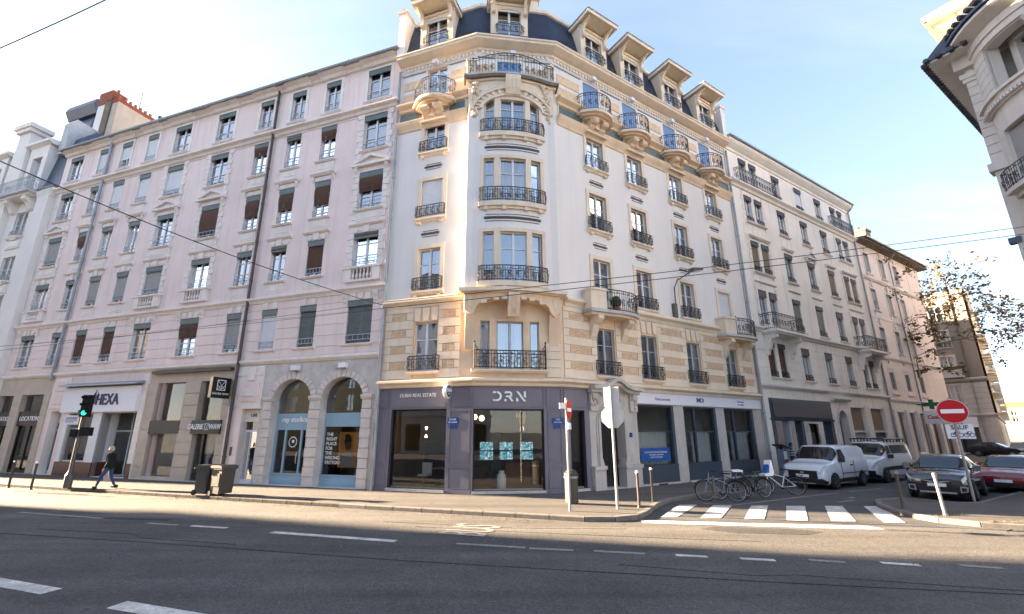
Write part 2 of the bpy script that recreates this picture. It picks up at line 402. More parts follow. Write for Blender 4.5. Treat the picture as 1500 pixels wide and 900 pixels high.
def iron_panel(mb, path, z0, h, step=.11, orn=True, post=True, k='iron', seed=1):
    """wrought-iron guard along a plan path: rails, balusters, scrolls"""
    P = [Vector(p) for p in path]; L = [0]
    for a, b in zip(P, P[1:]): L.append(L[-1]+(b-a).length)
    def at(s):
        for j in range(len(P)-1):
            if s <= L[j+1]+1e-6:
                t = (s-L[j])/max(1e-6, L[j+1]-L[j]); return P[j].lerp(P[j+1], t), (P[j+1]-P[j]).normalized()
        return P[-1], (P[-1]-P[-2]).normalized()
    T = L[-1]; ms = max(2, int(T/.25)); pts = [at(T*j/ms)[0] for j in range(ms+1)]
    for zz, r in ((z0+h, .024), (z0+.05, .017), (z0+h-.14, .013)):
        mb.tube([(p.x, p.y, zz) for p in pts], r, k, 4)
    n = max(2, round(T/step))
    for j in range(n+1):
        p, d = at(T*j/n); r = .018 if (post and j in (0, n)) else .012; e = .08 if (post and j in (0, n)) else 0
        mb.tube([(p.x, p.y, z0), (p.x, p.y, z0+h+e)], r, k, 3)
        if post and j in (0, n): mb.lathe([(.006, -.03), (.035, 0), (.006, .035)], k, (p.x, p.y, z0+h+e), 6)
    if orn:
        m = max(1, round(T/.33)); rr = min(.12, T/m*.36)
        for j in range(m):
            p, d = at(T*(j+.5)/m); zc = z0+h*.42
            def scroll(cx, cz, r0, sg, turns=1.3, nn=11):
                q = []
                for i in range(nn):
                    a = sg*i/(nn-1)*turns*2*pi; r = r0*(1-.72*i/(nn-1)); q.append((p.x+d.x*(cx+r*cos(a)), p.y+d.y*(cx+r*cos(a)), cz+r*sin(a)))
                mb.tube(q, .014, k, 3, False)
            scroll(-rr*.1, zc+rr*.75, rr*.75, 1); scroll(rr*.1, zc-rr*.6, rr*.75, -1)
            if h > .5: scroll(rr*.3, z0+h-.10, .05, 1, 1.0, 7); scroll(-rr*.5, zc, rr*.4, 1, 1., 7)
    return mb
def rail_mesh(w, h, out=.14, k='iron', orn=True, step=.11):
    def mk():
        mb = MB(); a = w/2
        iron_panel(mb, [(-a, .02), (-a, -out), (a, -out), (a, .02)], .0, h, step, orn, True, k)
        return mb.mesh('railing')
    return cached(('rail', w, h, out, k, orn, step), mk)
def sill_mesh(w, out=.14, h=.09, k='pink_trim'):
    return cached(('sill', w, out, h, k), lambda: MB().prism([(.10, 0), (-out, -.015), (-out, -h*.55), (-out*.75, -h*.7), (-out*.6, -h), (.0, -h), (.0, -h*.5), (.1, -h*.5)], -w/2, w/2, k, 'x').mesh('sill'))
def window(fr, x, z, w, h, k='frame', leaves=2, bars=(.68,), pane='pane', curtain=None, blind=None, valance=None, rail=None, sill=None, y=0., rz=0, label=None):
    w, h = round(w, 3), round(h, 3)
    f = fr.put('window', frame_mesh(w, h, k, leaves, bars), x, y, z, rz, label)
    obj('pane', pane_mesh(w, h, pane), f)
    if curtain: obj('curtain', curtain_mesh(w, h, curtain), f)
    if blind: obj('blind', blind_mesh(w, h, *blind), f)
    if valance: obj('valance', valance_mesh(w, valance[0], valance[1], *valance[2:]), f, (0, 0, h))
    if rail == 'bars': obj('guard_rail', bar_rail_mesh(w), f)
    elif rail: obj('railing', rail_mesh(*rail), f, (0, 0, 0))
    if sill: obj('sill', sill_mesh(*sill), f)
    return f

# ---------------------------------------------------------------- street geometry
aL, aC, aR = rad(70.71), rad(82.6), rad(57.614)
C1 = Vector((-1.195, 18.70)); C2 = Vector((2.474, 19.178))
dLr = Vector((sin(aL), -cos(aL)))            # to the right along the avenue facades
dC = Vector((sin(aC), cos(aC))); dR = Vector((sin(aR), cos(aR)))
nL = Vector((dLr.y, -dLr.x)); nR = Vector((dR.y, -dR.x))   # outward normals
ANG_L, ANG_C, ANG_R = math.atan2(dLr.y, dLr.x), math.atan2(dC.y, dC.x), math.atan2(dR.y, dR.x)
GZ = .12
def rel(p): return (p.x-C1.x, p.y-C1.y)
def new_building(name, label, at_x):        # Empty at the base of the facade, street frame kept relative to it
    p = C1+dLr*at_x
    r = thing(name, label, 'building', (p.x, p.y, 0)); return r, Fr(r, C1.x-p.x, C1.y-p.y, ANG_L)
def new_buildingR(name, label, at_x):
    p = C2+dR*at_x
    r = thing(name, label, 'building', (p.x, p.y, 0)); return r, Fr(r, C2.x-p.x, C2.y-p.y, ANG_R)
def moulding(fr, x0, x1, prof, k, name='cornice', y=0):
    return fr.put(name, MB().prism([(-o+y, z) for o, z in prof], x0, x1, k, 'x').mesh(name))
def hull(fr, x0, x1, z0, z1, k, depth=11, roofk='zinc', over=.45, rise=1.2, zr=None):
    """sides, back and roof that close a building"""
    mb = MB(); zr = zr or z1
    mb.face([(x0, 0, z0), (x0, depth, z0), (x0, depth, z1), (x0, 0, z1)], k); mb.face([(x1, 0, z0), (x1, 0, z1), (x1, depth, z1), (x1, depth, z0)], k)
    mb.face([(x0, depth, z0), (x1, depth, z0), (x1, depth, z1), (x0, depth, z1)], k); mb.face([(x0, 1.3, 4.9), (x1, 1.3, 4.9), (x1, depth, 4.9), (x0, depth, 4.9)], 'dark')
    fr.put('party_wall', mb.mesh('party_wall'))
    r = MB().prism([(-over, zr), (-over, zr+.07), (depth*.5, zr+rise), (depth+.2, zr+.07), (depth+.2, zr)], x0, x1, roofk, 'x')
    r.tube([(x0, -over-.03, zr+.04), (x1, -over-.03, zr+.04)], .075, 'zinc', 6)
    fr.put('roof', r.mesh('roof'))
def drainpipe(fr, x, z0, z1, k='zinc', r=.06, y=-.1, jog=None, name='drainpipe'):
    pts = [(x, y, z0), (x, y, z1)] if not jog else jog
    mb = MB().tube(pts, r, k, 7)
    z = z0+1.2
    while z < z1:
        mb.lathe([(r+.02, -.04), (r+.02, .04)], k, (x, y, z), 7); z += 2.2
    return fr.put(name, mb.mesh(name))
def quoin_mesh(w, h, k, o=.045): return cached(('quoin', w, h, k, o), lambda: MB().prism([(-w/2+.012, .012), (w/2-.012, .012), (w/2-.012, h-.012), (-w/2+.012, h-.012)], -o, .01, k).mesh('quoin'))
def baluster_prof(h): return [(.055, 0), (.055, .06*h), (.03, .1*h), (.07, .3*h), (.055, .45*h), (.028, .62*h), (.045, .85*h), (.055, .9*h), (.055, h)]
def balustrade(fr, x, z, w, h, k='pink_trim'):
    def mk():
        mb = MB(); a = w/2
        mb.box(-a-.12, a+.12, -.22, .02, h-.1, h, k); mb.box(-a, a, -.17, .02, 0, .09, k)
        for sx in (-1, 1): mb.box(sx*(a-.2)-.2, sx*(a-.2)+.2, -.17, .02, .09, h-.1, k)
        mb.box(-a+.4, a-.4, .0, .02, .09, h-.1, 'dgrey')
        n = 6
        for j in range(n): mb.lathe([(r, q+.09) for r, q in baluster_prof(h-.19)], k, (-a+.4+(w-.8)*(j+.5)/n, -.09, 0), 7)
        return mb.mesh('balustrade')
    return fr.put('balustrade', cached(('balus', w, h, k), mk), x, 0, z)
def pediment_mesh(w, k):
    def mk():
        mb = MB(); a = w/2
        mb.prism([(-a, 0), (a, 0), (a, .12), (-a, .12)], -.24, .02, k)
        mb.prism([(-a, .12), (-a+.16, .12), (0, .50), (a-.16, .12), (a, .12), (0, .66)], -.24, .02, k)
        mb.prism([(-a+.16, .12), (a-.16, .12), (0, .50)], -.08, .02, k)
        for sx in (-1, 1): mb.prism([(.02, 0), (-.18, 0), (-.16, -.16), (-.05, -.34), (.02, -.34)], sx*(a-.22)-.08, sx*(a-.22)+.08, k, 'x')
        mb.box(-a+.32, a-.32, -.04, .02, -.3, -.01, k)
        return mb.mesh('pediment')
    return cached(('ped', w, k), mk)
def hood_mesh(w, k, lift=.0):
    def mk():
        mb = MB(); a = w/2
        mb.prism([(.02, .0), (-.12, 0), (-.22, .10), (-.22, .16), (.02, .2)], -a, a, k, 'x')
        for sx in (-1, 1): mb.prism([(.02, 0), (-.13, 0), (-.11, -.14), (-.04, -.3), (.02, -.3)], sx*(a-.16)-.06, sx*(a-.16)+.06, k, 'x')
        mb.box(-a+.26, a-.26, -.03, .02, -.26, -.01, k)
        if lift: mb.prism([(-a*.6, .18), (-a*.3, .2+lift), (0, .22+lift*.8), (a*.3, .2+lift), (a*.6, .18)], -.12, .02, k)
        return mb.mesh('hood')
    return cached(('hood', w, k, lift), mk)
def hood2_mesh(w, k):
    def mk():
        mb = MB(); a = w/2
        mb.prism([(.02, .36), (-.08, .36), (-.17, .44), (-.17, .49), (.02, .52)], -a, a, k, 'x')
        mb.box(-a+.12, a-.12, -.03, .02, .12, .35, k)
        mb.prism([(-.13, 0), (.13, 0), (.18, .35), (-.18, .35)], -.09, .02, k)
        for sx in (-1, 1):
            mb.prism([(sx*(a-.36)-.1, .02), (sx*(a-.36)+.1, .02), (sx*(a-.36)+.14, .3), (sx*(a-.36)-.14, .3)], -.06, .02, k)
        return mb.mesh('hood')
    return cached(('hood2', w, k), mk)
def apron_mesh(w, k): return cached(('apron', w, k), lambda: MB().box(-w/2, w/2, -.025, .02, -.5, 0, k).box(-w/2+.14, w/2-.14, -.045, -.02, -.4, -.14, k).mesh('apron'))
def surround_mesh(w, h, t, k, o=.03):
    def mk():
        a = w/2
        return MB().box(-a-t, -a, -o, .02, -.0, h, k).box(a, a+t, -o, .02, -.0, h, k).box(-a-t, a+t, -o-.004, .02, h, h+t, k).mesh('surround')
    return cached(('sur', w, h, t, k, o), mk)
def courses(fr, x0, x1, bands, ops, k, o=.035, gap=.014, name='stone_course', y=0):
    """banded stonework: each stretch of a course between openings is its own block"""
    for z0, z1 in bands:
        cuts = sorted([(a, b) for a, b, c, d in ops if c < (z0+z1)/2 < d]); x = x0; segs = []
        for a, b in cuts:
            if a-x > .05: segs.append((x, a))
            x = max(x, b)
        if x1-x > .05: segs.append((x, x1))
        for a, b in segs:
            w = round(b-a, 3); h = round(z1-z0, 3)
            me = cached(('crs', w, h, k, o), lambda: MB().box(-w/2, w/2, -o, .004, gap, h-gap, k, 'k').mesh(name))
            fr.put(name, me, (a+b)/2, y, z0)

BR = lambda f: (f, 'brown', .05, .10)
BRF = lambda f: (f, 'brown', .05, .02)
GS = lambda f: (f, 'gblind', .09); WS = lambda f: (f, 'wblind', .07); DS = lambda f: (f, 'dblind', .09)
ROWZ = {1: (6.33, 8.37), 2: (9.9, 11.80), 3: (13.12, 15.17), 4: (16.48, 18.53), 5: (19.50, 21.45)}
def pink_building(label, x0, x1, cols, states):
    root, fr = new_building('pink_building', label, (x0+x1)/2)
    ops = []
    for c, kind in cols:
        w = 1.38 if kind == 'q' else .98
        for r, (a, b) in ROWZ.items():
            zz = 10.05 if (r == 2 and kind == 'q') else a
            ops.append((c-w/2, c+w/2, zz, b))
    fr.put('wall', wall(x0, x1, 5.75, 21.95, ops, 'pink', 'pink_trim', .3, back=1.25))
    hull(fr, x0, x1, 0, 21.95, 'pink', 10, 'zinc', .55, 1.4)
    T = 'pink_trim'
    moulding(fr, x0, x1, [(0, 5.62), (.05, 5.62), (.16, 5.74), (.16, 5.84), (0, 5.9)], T, 'string_course')
    moulding(fr, x0, x1, [(0, 8.74), (.08, 8.76), (.12, 8.86), (.24, 8.95), (.24, 9.04), (0, 9.1)], T)
    moulding(fr, x0, x1, [(0, 18.62), (.04, 18.62), (.04, 18.66), (0, 18.66)], T, 'string_course')
    moulding(fr, x0, x1, [(0, 18.72), (.10, 18.76), (.16, 18.88), (.34, 18.95), (.34, 19.05), (.05, 19.13), (0, 19.13)], T)
    moulding(fr, x0, x1, [(0, 21.70), (.12, 21.73), (.18, 21.83), (.42, 21.89), (.42, 21.96), (0, 21.96)], T)
    courses(fr, x0, x1, [(5.9, 6.3), (6.3, 6.82), (6.82, 7.34), (7.34, 7.86), (7.86, 8.37), (8.37, 8.76)], ops, 'pink', .03)
    key = cached('key_pink', lambda: MB().prism([(-.10, 0), (.10, 0), (.17, .34), (-.17, .34)], -.055, .0, T).mesh('keystone'))
    for i, (c, kind) in enumerate(cols):
        q = kind == 'q'; w = 1.38 if q else .98
        for r, (a, b) in ROWZ.items():
            z = 10.05 if (r == 2 and q) else a; st = states[r][i]; bl = st if isinstance(st, tuple) else None
            cur = {'c': 'sides', 'f': 'full', 'h': 'half'}.get(st) if isinstance(st, str) else ('sides' if (i+r) % 2 else 'half')
            if bl and bl[0] > .8: cur = None
            dark = st == 'd'
            window(fr, c, z, w, b-z, 'frame', 2, (.36, .7), 'pane', None if dark else cur, bl,
                   (.24, 'val'), 'bars', (w+.34, .15, .11, T) if not (r == 2 and q) else None)
            if r == 1:
                for dxk in ((-.42, 0, .42) if q else (-.3, .3)): fr.put('keystone', key, c+dxk, -.03, 8.40)
            if r == 5:
                fr.put('surround', surround_mesh(w, b-z, .2, T, .03), c, 0, z)
                fr.put('cap', cached(('cap', w), lambda: MB().prism([(.02, 0), (-.16, .02), (-.26, .16), (-.5, .24), (-.5, .33), (.02, .33)], -w/2-.38, w/2+.38, T, 'x').mesh('cap')), c, 0, 21.66)
            if r == 4:
                fr.put('apron', apron_mesh(w+.16, T), c, 0, z-.13) if not q else None
            if r == 3:
                if q: fr.put('pediment', pediment_mesh(2.25, T), c, 0, 15.5)
                else: fr.put('hood', hood_mesh(1.6, T, .10), c, 0, 15.52)
                fr.put('apron', apron_mesh(w+.16, T), c, 0, z-.13)
            if r == 2:
                fr.put('hood', hood2_mesh(w+.62, T), c, 0, 11.84)
                if q: balustrade(fr, c, 9.3, 2.0, .75)
                else: fr.put('apron', apron_mesh(w+.1, T), c, 0, z-.13)
        if q:
            z = 9.12; j = 0
            while z < 18.8:
                for sx in (-1, 1):
                    ww = .40 if j % 2 else .28
                    if not (z < 10.1): fr.put('quoin', quoin_mesh(ww, .345, T), c+sx*(w/2+ww/2+.01), 0, z)
                z += .345; j += 1
            for sx in (-1, 1):
                fr.put('bracket', cached('brk_pink', lambda: MB().prism([(.02, 0), (-.2, 0), (-.18, -.14), (-.09, -.3), (-.09, -.42), (.02, -.42)], -.11, .11, T, 'x').mesh('bracket')), c+sx*.86, 0, 8.74)
    return root, fr
P2C = [(-16.72, 'q'), (-13.52, 'n'), (-11.15, 'n'), (-8.75, 'n'), (-5.75, 'q')]
P1C = [(-31.0, 'q'), (-28.05, 'n'), (-25.72, 'n'), (-23.2, 'n'), (-20.42, 'q')]
B1, F1 = pink_building('long pale pink block with the blue tattoo studio arches and black gallery signs below', -17.9, -4.36, P2C,
    {5: ['f', 'c', 'f', 'f', 'f'], 4: ['c', BR(.32), BR(.14), BR(.36), 'f'], 3: [BR(.85), BR(.6), BR(.58), BR(.62), BR(.5)], 2: ['f', 'c', BR(.16), BRF(.86), BR(.12)], 1: [BR(.5), GS(.86), WS(1.), DS(.97), DS(.95)]})
B0, F0 = pink_building('pale pink block with the white shop board and black location signs below', -32.4, -17.9, P1C,
    {5: ['c', WS(.95), WS(.62), WS(.95), 'c'], 4: ['c', 'd', WS(.95), WS(.95), WS(.85)], 3: [GS(.9), BR(.45), 'd', 'd', 'f'], 2: ['d', 'd', GS(.85), GS(.85), GS(.97)], 1: ['d', 'd', BRF(.82), BRF(.82), 'd']})

# --- ground floor of the block with the arches (frame F1, x = -u)
def room(fr, x0, x1, z0, z1, y0=.4, y1=3.2, k='room', floor='room'):
    mb = MB()
    mb.face([(x0, y1, z0), (x1, y1, z0), (x1, y1, z1), (x0, y1, z1)], k); mb.face([(x0, y0, z0), (x0, y1, z0), (x0, y1, z1), (x0, y0, z1)], k)
    mb.face([(x1, y0, z0), (x1, y0, z1), (x1, y1, z1), (x1, y1, z0)], k); mb.face([(x0, y0, z1), (x0, y1, z1), (x1, y1, z1), (x1, y0, z1)], k)
    mb.face([(x0, y0, z0), (x1, y0, z0), (x1, y1, z0), (x0, y1, z0)], floor)
    return fr.put('shop_interior', mb.mesh('shop_interior'))
def pane_at(fr, x0, x1, z0, z1, y, k='shop_pane', name='shop_pane'):
    return fr.put(name, MB().box(x0, x1, y, y+.012, z0, z1, k, 'btlrk').mesh(name))
def arch_plate(x0, x1, z0, zs, zt, k, y0=0, depth=.45):
    """spandrels and soffit that turn a rectangular opening (top zt) into an arch springing at zs"""
    mb = MB(); c = (x0+x1)/2; a = (x1-x0)/2; n = 14; b = zt-zs-.02
    p = [(c-a*cos(pi*j/n), zs+b*sin(pi*j/n)) for j in range(n+1)]
    for (xa, za), (xb, zb) in zip(p, p[1:]):
        mb.face([(xa, y0, za), (xb, y0, zb), (xb, y0, zt), (xa, y0, zt)], k)
        mb.face([(xa, y0, za), (xb, y0, zb), (xb, y0+depth, zb), (xa, y0+depth, za)], k)
    return mb
ARCH = [(-10.22, -8.0, 4.86), (-7.42, -5.18, 4.86)]
ops = [(a, b, .13, t) for a, b, t in ARCH]+[(-12.0, -10.95, .13, 3.5)]
F1.put('street_wall', wall(-12.95, -4.36, 0, 5.7, ops, 'rough_stone', 'stone_block', .5))
for a, b, t in ARCH:
    F1.put('arch_spandrel', arch_plate(a, b, .13, 3.85, t, 'rough_stone', -.004, .5).mesh('arch_spandrel'))
    n = 15; c = (a+b)/2; ra = (b-a)/2; rb = t-.02-3.85
    for j in range(n):                                    # voussoirs
        t0, t1 = pi*j/n+.012, pi*(j+1)/n-.012; o = .30 if j != n//2 else .42
        P = lambda r, th: (c-(ra+r)*cos(th), 3.85+(rb+r)*sin(th))
        F1.put('voussoir', MB().prism([P(.0, t0), P(o, t0), P(o, t1), P(.0, t1)], -.07, .02, 'stone_block').mesh('voussoir'))
for a, b in ((-10.72, -10.22), (-8.0, -7.42), (-5.18, -4.72)):
    z = .13; j = 0
    while z < 3.8:
        w = b-a+(.04 if j % 2 else 0); h = .41
        F1.put('pier_block', cached(('pier', round(w, 2)), lambda: MB().box(-w/2, w/2, -.09, .02, .012, h-.012, 'stone_block').mesh('pier_block')), (a+b)/2, 0, z); z += h; j += 1
    F1.put('impost', MB().prism([(.02, 3.82), (-.1, 3.82), (-.16, 3.92), (-.16, 4.02), (.02, 4.02)], a-.06, b+.06, 'stone_block', 'x').mesh('impost'))
for x in (-9.0, -6.3):
    lamp = F1.put('wall_lamp', MB().box(-.16, .16, -.3, 0, 0, .22, 'sign_w').box(-.11, .11, -.26, -.05, -.06, 0, 'steel').mesh('wall_lamp'), x, 0, 5.22)
    obj('conduit', MB().box(-.015, .015, -.03, 0, -.36, 0, 'pole').box(-.55, -.2, -.04, 0, .0, .18, 'tan_stone').mesh('conduit'), lamp)
# blue studio fronts
room(F1, -10.6, -4.8, .13, 4.9, .5, 4.0, 'room', 'wood')
for i, (a, b, t) in enumerate(ARCH):
    y = .38; w = b-a; c = (a+b)/2
    sf = F1.put('shopfront', MB().box(a, b, y-.03, y+.06, 2.66, 3.26, 'blue').box(a, a+.07, y-.02, y+.05, .13, 2.66, 'blue').box(b-.07, b, y-.02, y+.05, .13, 2.66, 'blue')
        .box(a, b, y-.05, y+.05, .13, .56, 'blue').box(a+.12, b-.12, y-.075, y-.045, .22, .48, 'blue').box(a, b, y-.08, y+.05, .56, .62, 'blue').mesh('shopfront'))
    p = arch_plate(a, b, 0, 3.85, t, 'shop_pane')
    n = 14; pts = [(c-(w/2)*cos(pi*j/n), 3.85+(t-.02-3.85)*sin(pi*j/n)) for j in range(n+1)]
    F1.put('fanlight', MB().prism([(a, 3.26), (b, 3.26)]+pts[::-1], y, y+.012, 'shop_pane').mesh('fanlight'))
    pane_at(F1, a+.07, b-.07, .62, 2.66, y+.01)
    if i == 0:
        m = MB()
        for x0, x1 in ((a+.07, a+.14), (a+.60, a+.70), (b-.70, b-.60), (b-.14, b-.07)): m.box(x0, x1, y-.04, y+.06, .13, 2.66, 'blue')
        m.box(a+.07, b-.07, y-.035, y+.05, 2.52, 2.66, 'blue')
        F1.put('door_frame', m.mesh('door_frame'))
        F1.put('door_sill_panel', MB().box(a+.72, b-.72, y-.06, y-.03, .2, .5, 'blue').mesh('door_sill_panel'))
        F1.put('door_handle', MB().tube([(b-.78, y-.05, 1.05), (b-.78, y-.10, 1.1), (b-.78, y-.10, 1.5), (b-.78, y-.05, 1.55)], .016, 'eave_wood', 5).mesh('door_handle'))
        F1.put('lettering', text_mesh('ray studios', .34, 'text_w', .012, bold=.008), c, y-.05, 2.98)
        mb = MB().lathe([(.24, 0), (.24, .01)], 'sign_w', (c-.02, y-.005, 1.98), 20, 'y').lathe([(.20, -.004), (.20, .0)], 'black', (c-.02, y-.006, 1.98), 20, 'y')
        mb.box(c-.06, c+.06, y-.016, y-.008, 1.95, 2.07, 'sign_w')
        F1.put('door_roundel', mb.mesh('door_roundel'))
    else:
        F1.put('lettering', text_mesh('THE\nRIGHT\nPLACE\nFOR\nTHE\nWRONG\nTATTOO', .2, 'text_w', .004, 'LEFT', .003), a+.16, y-.0, 1.72)
        po = F1.put('poster', MB().box(-.5, .5, 0, .02, 0, 1.5, 'orange').mesh('poster'), c+.12, y+.16, .92)
        mb = MB().lathe([(.001, -.24), (.10, -.2), (.15, -.08), (.155, .05), (.11, .17), (.001, .22)], 'skin_d', (0, -.012, .95), 14)
        mb.v = [(x, -.006+.12*(y_+.012)-.004, z) for x, y_, z in mb.v]
        mb2 = MB().prism([(-.34, .02), (.36, .02), (.33, .42), (.2, .60), (.06, .66), (.05, .8), (-.07, .8), (-.08, .66), (-.24, .58), (-.32, .4)], -.012, -.004, 'dgrey')
        obj('portrait_bust', mb2.mesh('portrait_bust'), po)
        obj('portrait_head', mb.mesh('portrait_head'), po)
        obj('portrait_hair', MB().prism([(-.16, .98), (-.2, 1.14), (-.14, 1.24), (-.2, 1.34), (-.06, 1.44), (.08, 1.38), (.14, 1.26), (.18, 1.12), (.12, 1.06), (0, 1.12)], -.034, -.024, 'hair_d').mesh('portrait_hair'), po)
        F1.put('counter', MB().box(c+.15, c+1.0, 1.3, 2.0, .13, 1.05, 'wood').mesh('counter'))
for x0, x1, z0, z1 in ((-10.55, -9.9, .2, 1.5), (-9.5, -8.3, .13, .95)): F1.put('furniture', MB().box(x0, x1, 2.2, 2.9, z0, z1, 'black').mesh('furniture'))
# door bay
F1.put('door_bay_panel', MB().box(-12.7, -10.95, -.05, .0, 3.62, 5.55, 'pink_trim').box(-12.3, -11.1, -.11, -.05, 3.85, 4.75, 'pink').box(-12.05, -11.35, -.15, -.11, 4.1, 4.5, 'pink_trim').prism([(-11.9, 4.85), (-11.5, 4.85), (-11.4, 5.45), (-12.0, 5.45)], -.12, -.05, 'pink_trim').box(-12.6, -11.05, -.09, -.05, 5.1, 5.25, 'pink_trim').box(-12.95, -12.02, -.04, 0, .1, 3.6, 'pink').mesh('door_bay_panel'))
F1.put('door_lintel', MB().box(-12.1, -10.85, -.09, .3, 3.5, 3.62, 'pink_trim').box(-12.0, -10.95, .2, .3, 2.9, 3.5, 'pink_trim').mesh('door_lintel'))
F1.put('lettering', text_mesh('104', .26, 'text_k', .008), -11.5, .19, 3.2)
dr = F1.put('door', MB().box(-.52, -.46, 0, .08, 0, 2.4, 'frame').box(.46, .52, 0, .08, 0, 2.4, 'frame').box(-.46, .46, 0, .08, 2.3, 2.4, 'frame').box(-.46, .46, 0, .08, 0, .16, 'frame').box(-.2, -.14, 0, .08, .16, 2.3, 'frame').mesh('door'), -11.47, .3, .13)
obj('pane', MB().box(-.46, .46, .03, .042, .16, 2.3, 'shop_pane', 'btlrk').mesh('pane'), dr)
pane_at(F1, -12.0, -10.95, 2.53, 2.9, .33); F1.put('hallway', MB().box(-13.1, -10.7, .9, 1.0, 0, 3.6, 'dark').box(-12.25, -12.2, .3, .9, 0, 3.6, 'dark').mesh('hallway'))
F1.put('intercom', MB().box(-12.42, -12.3, -.07, -.03, 1.35, 1.75, 'pole').mesh('intercom'))
drainpipe(F1, -12.62, .1, 21.9, 'bollard', .075, -.14)
# gallery front
ops = [(-18.2, -16.12, .28, 4.95), (-15.05, -13.42, .13, 4.95)]
F1.put('street_wall', wall(-18.9, -12.95, 0, 5.7, ops, 'tan_stone', 'tan_stone', .45))
for a, b in ((-18.9, -18.2), (-16.12, -15.05), (-13.42, -12.95)):
    z = .15
    while z < 4.9:
        w = b-a; F1.put('pier_block', cached(('gp', round(w, 2)), lambda: MB().box(-w/2, w/2, -.04, .01, .012, .58, 'tan_stone').mesh('pier_block')), (a+b)/2, 0, z); z += .6
F1.put('fascia_lamp_strip', MB().box(-18.6, -12.98, -.22, 0, 5.42, 5.55, 'bollard').mesh('fascia_lamp_strip'))
F1.put('gallery_sill', MB().box(-18.9, -12.95, -.1, .02, 0, .16, 'grey_stone').mesh('gallery_sill'))
room(F1, -18.7, -13.2, .13, 5.0, .46, 3.0, 'room_g', 'room_g')
for a, b, z0, z1 in ((-18.2, -16.12, 3.0, 4.95), (-18.2, -16.12, .28, 2.34), (-15.05, -13.42, 3.0, 4.95), (-14.55, -13.42, .13, 2.34)): pane_at(F1, a, b, z0, z1, .28)
F1.put('signboard', MB().box(-18.25, -16.05, -.05, .3, 2.34, 3.0, 'black').mesh('signboard'))
F1.put('signboard', MB().box(-15.15, -13.2, -.12, .3, 2.34, 3.0, 'black').mesh('signboard'))
F1.put('lettering', text_mesh('GALERIE', .36, 'text_w', .01, 'RIGHT', .004, .78), -14.28, -.14, 2.67); F1.put('lettering', text_mesh('WAW', .36, 'text_w', .01, 'LEFT', .004, .78), -13.9, -.14, 2.67)
mb = MB()
for a in ((-14.22, -14.2, 2.53, 2.83), (-13.98, -13.96, 2.53, 2.83), (-14.22, -13.96, 2.81, 2.83), (-14.22, -13.96, 2.53, 2.55), (-14.1, -14.08, 2.55, 2.69)): mb.box(a[0], a[1], -.13, -.12, a[2], a[3], 'text_w')
mb.tube([(-14.2, -.125, 2.82), (-14.09, -.125, 2.68), (-13.98, -.125, 2.82)], .01, 'text_w', 4)
F1.put('logo', mb.mesh('logo'))
F1.put('window_paper', MB().box(-18.15, -16.2, .36, .37, .3, 2.3, 'room_g').box(-14.4, -13.5, .36, .37, .2, 2.3, 'curtain').mesh('window_paper'))
F1.put('door_frame', MB().box(-14.62, -14.52, .2, .3, .13, 2.34, 'black').box(-15.05, -15.0, .2, .3, .13, 2.34, 'steel').box(-13.5, -13.42, .2, .3, .13, 2.34, 'black').mesh('door_frame'))
pane_at(F1, -15.0, -14.62, .13, 2.34, .24, name='door_pane')
F1.put('sculpture', MB().tube([(-14.0, .35, .2), (-13.95, .35, .7), (-14.05, .34, 1.1), (-13.85, .34, 1.5), (-13.8, .34, 2.0), (-13.65, .34, 2.25)], [.1, .12, .09, .07, .06, .02], 'black', 6).mesh('sculpture'))
bs = thing('blade_sign', 'black square blade sign with a white framed logo jutting out over the gallery door', 'sign', (*(C1+dLr*-13.0), 4.0), ANG_L)
obj('panel', MB().box(-.09, .09, -1.12, -.12, 0, .98, 'black').mesh('panel'), bs)
obj('bracket', MB().tube([(0, 0, .8), (0, -.13, .8)], .03, 'black').tube([(0, 0, .2), (0, -.13, .2)], .03, 'black').mesh('bracket'), bs)
mb = MB()
for y0, y1, z0, z1 in ((-.86, -.40, .36, .39), (-.86, -.40, .83, .86), (-.86, -.83, .36, .86), (-.43, -.40, .36, .86)): mb.box(.09, .096, y0, y1, z0, z1, 'text_w')
for p in ([(-.82, .82), (-.63, .6), (-.44, .82)], [(-.82, .6), (-.63, .40), (-.44, .6)], [(-.63, .6), (-.63, .4)], [(-.82, .40), (-.63, .6), (-.44, .40)]):
    mb.tube([(.094, y, z) for y, z in p], .012, 'text_w', 4)
obj('logo', mb.mesh('logo'), bs)
t = obj('lettering', text_mesh('GALERIE WAW', .13, 'text_w', .004), bs, (.095, -.63, .2), pi/2)

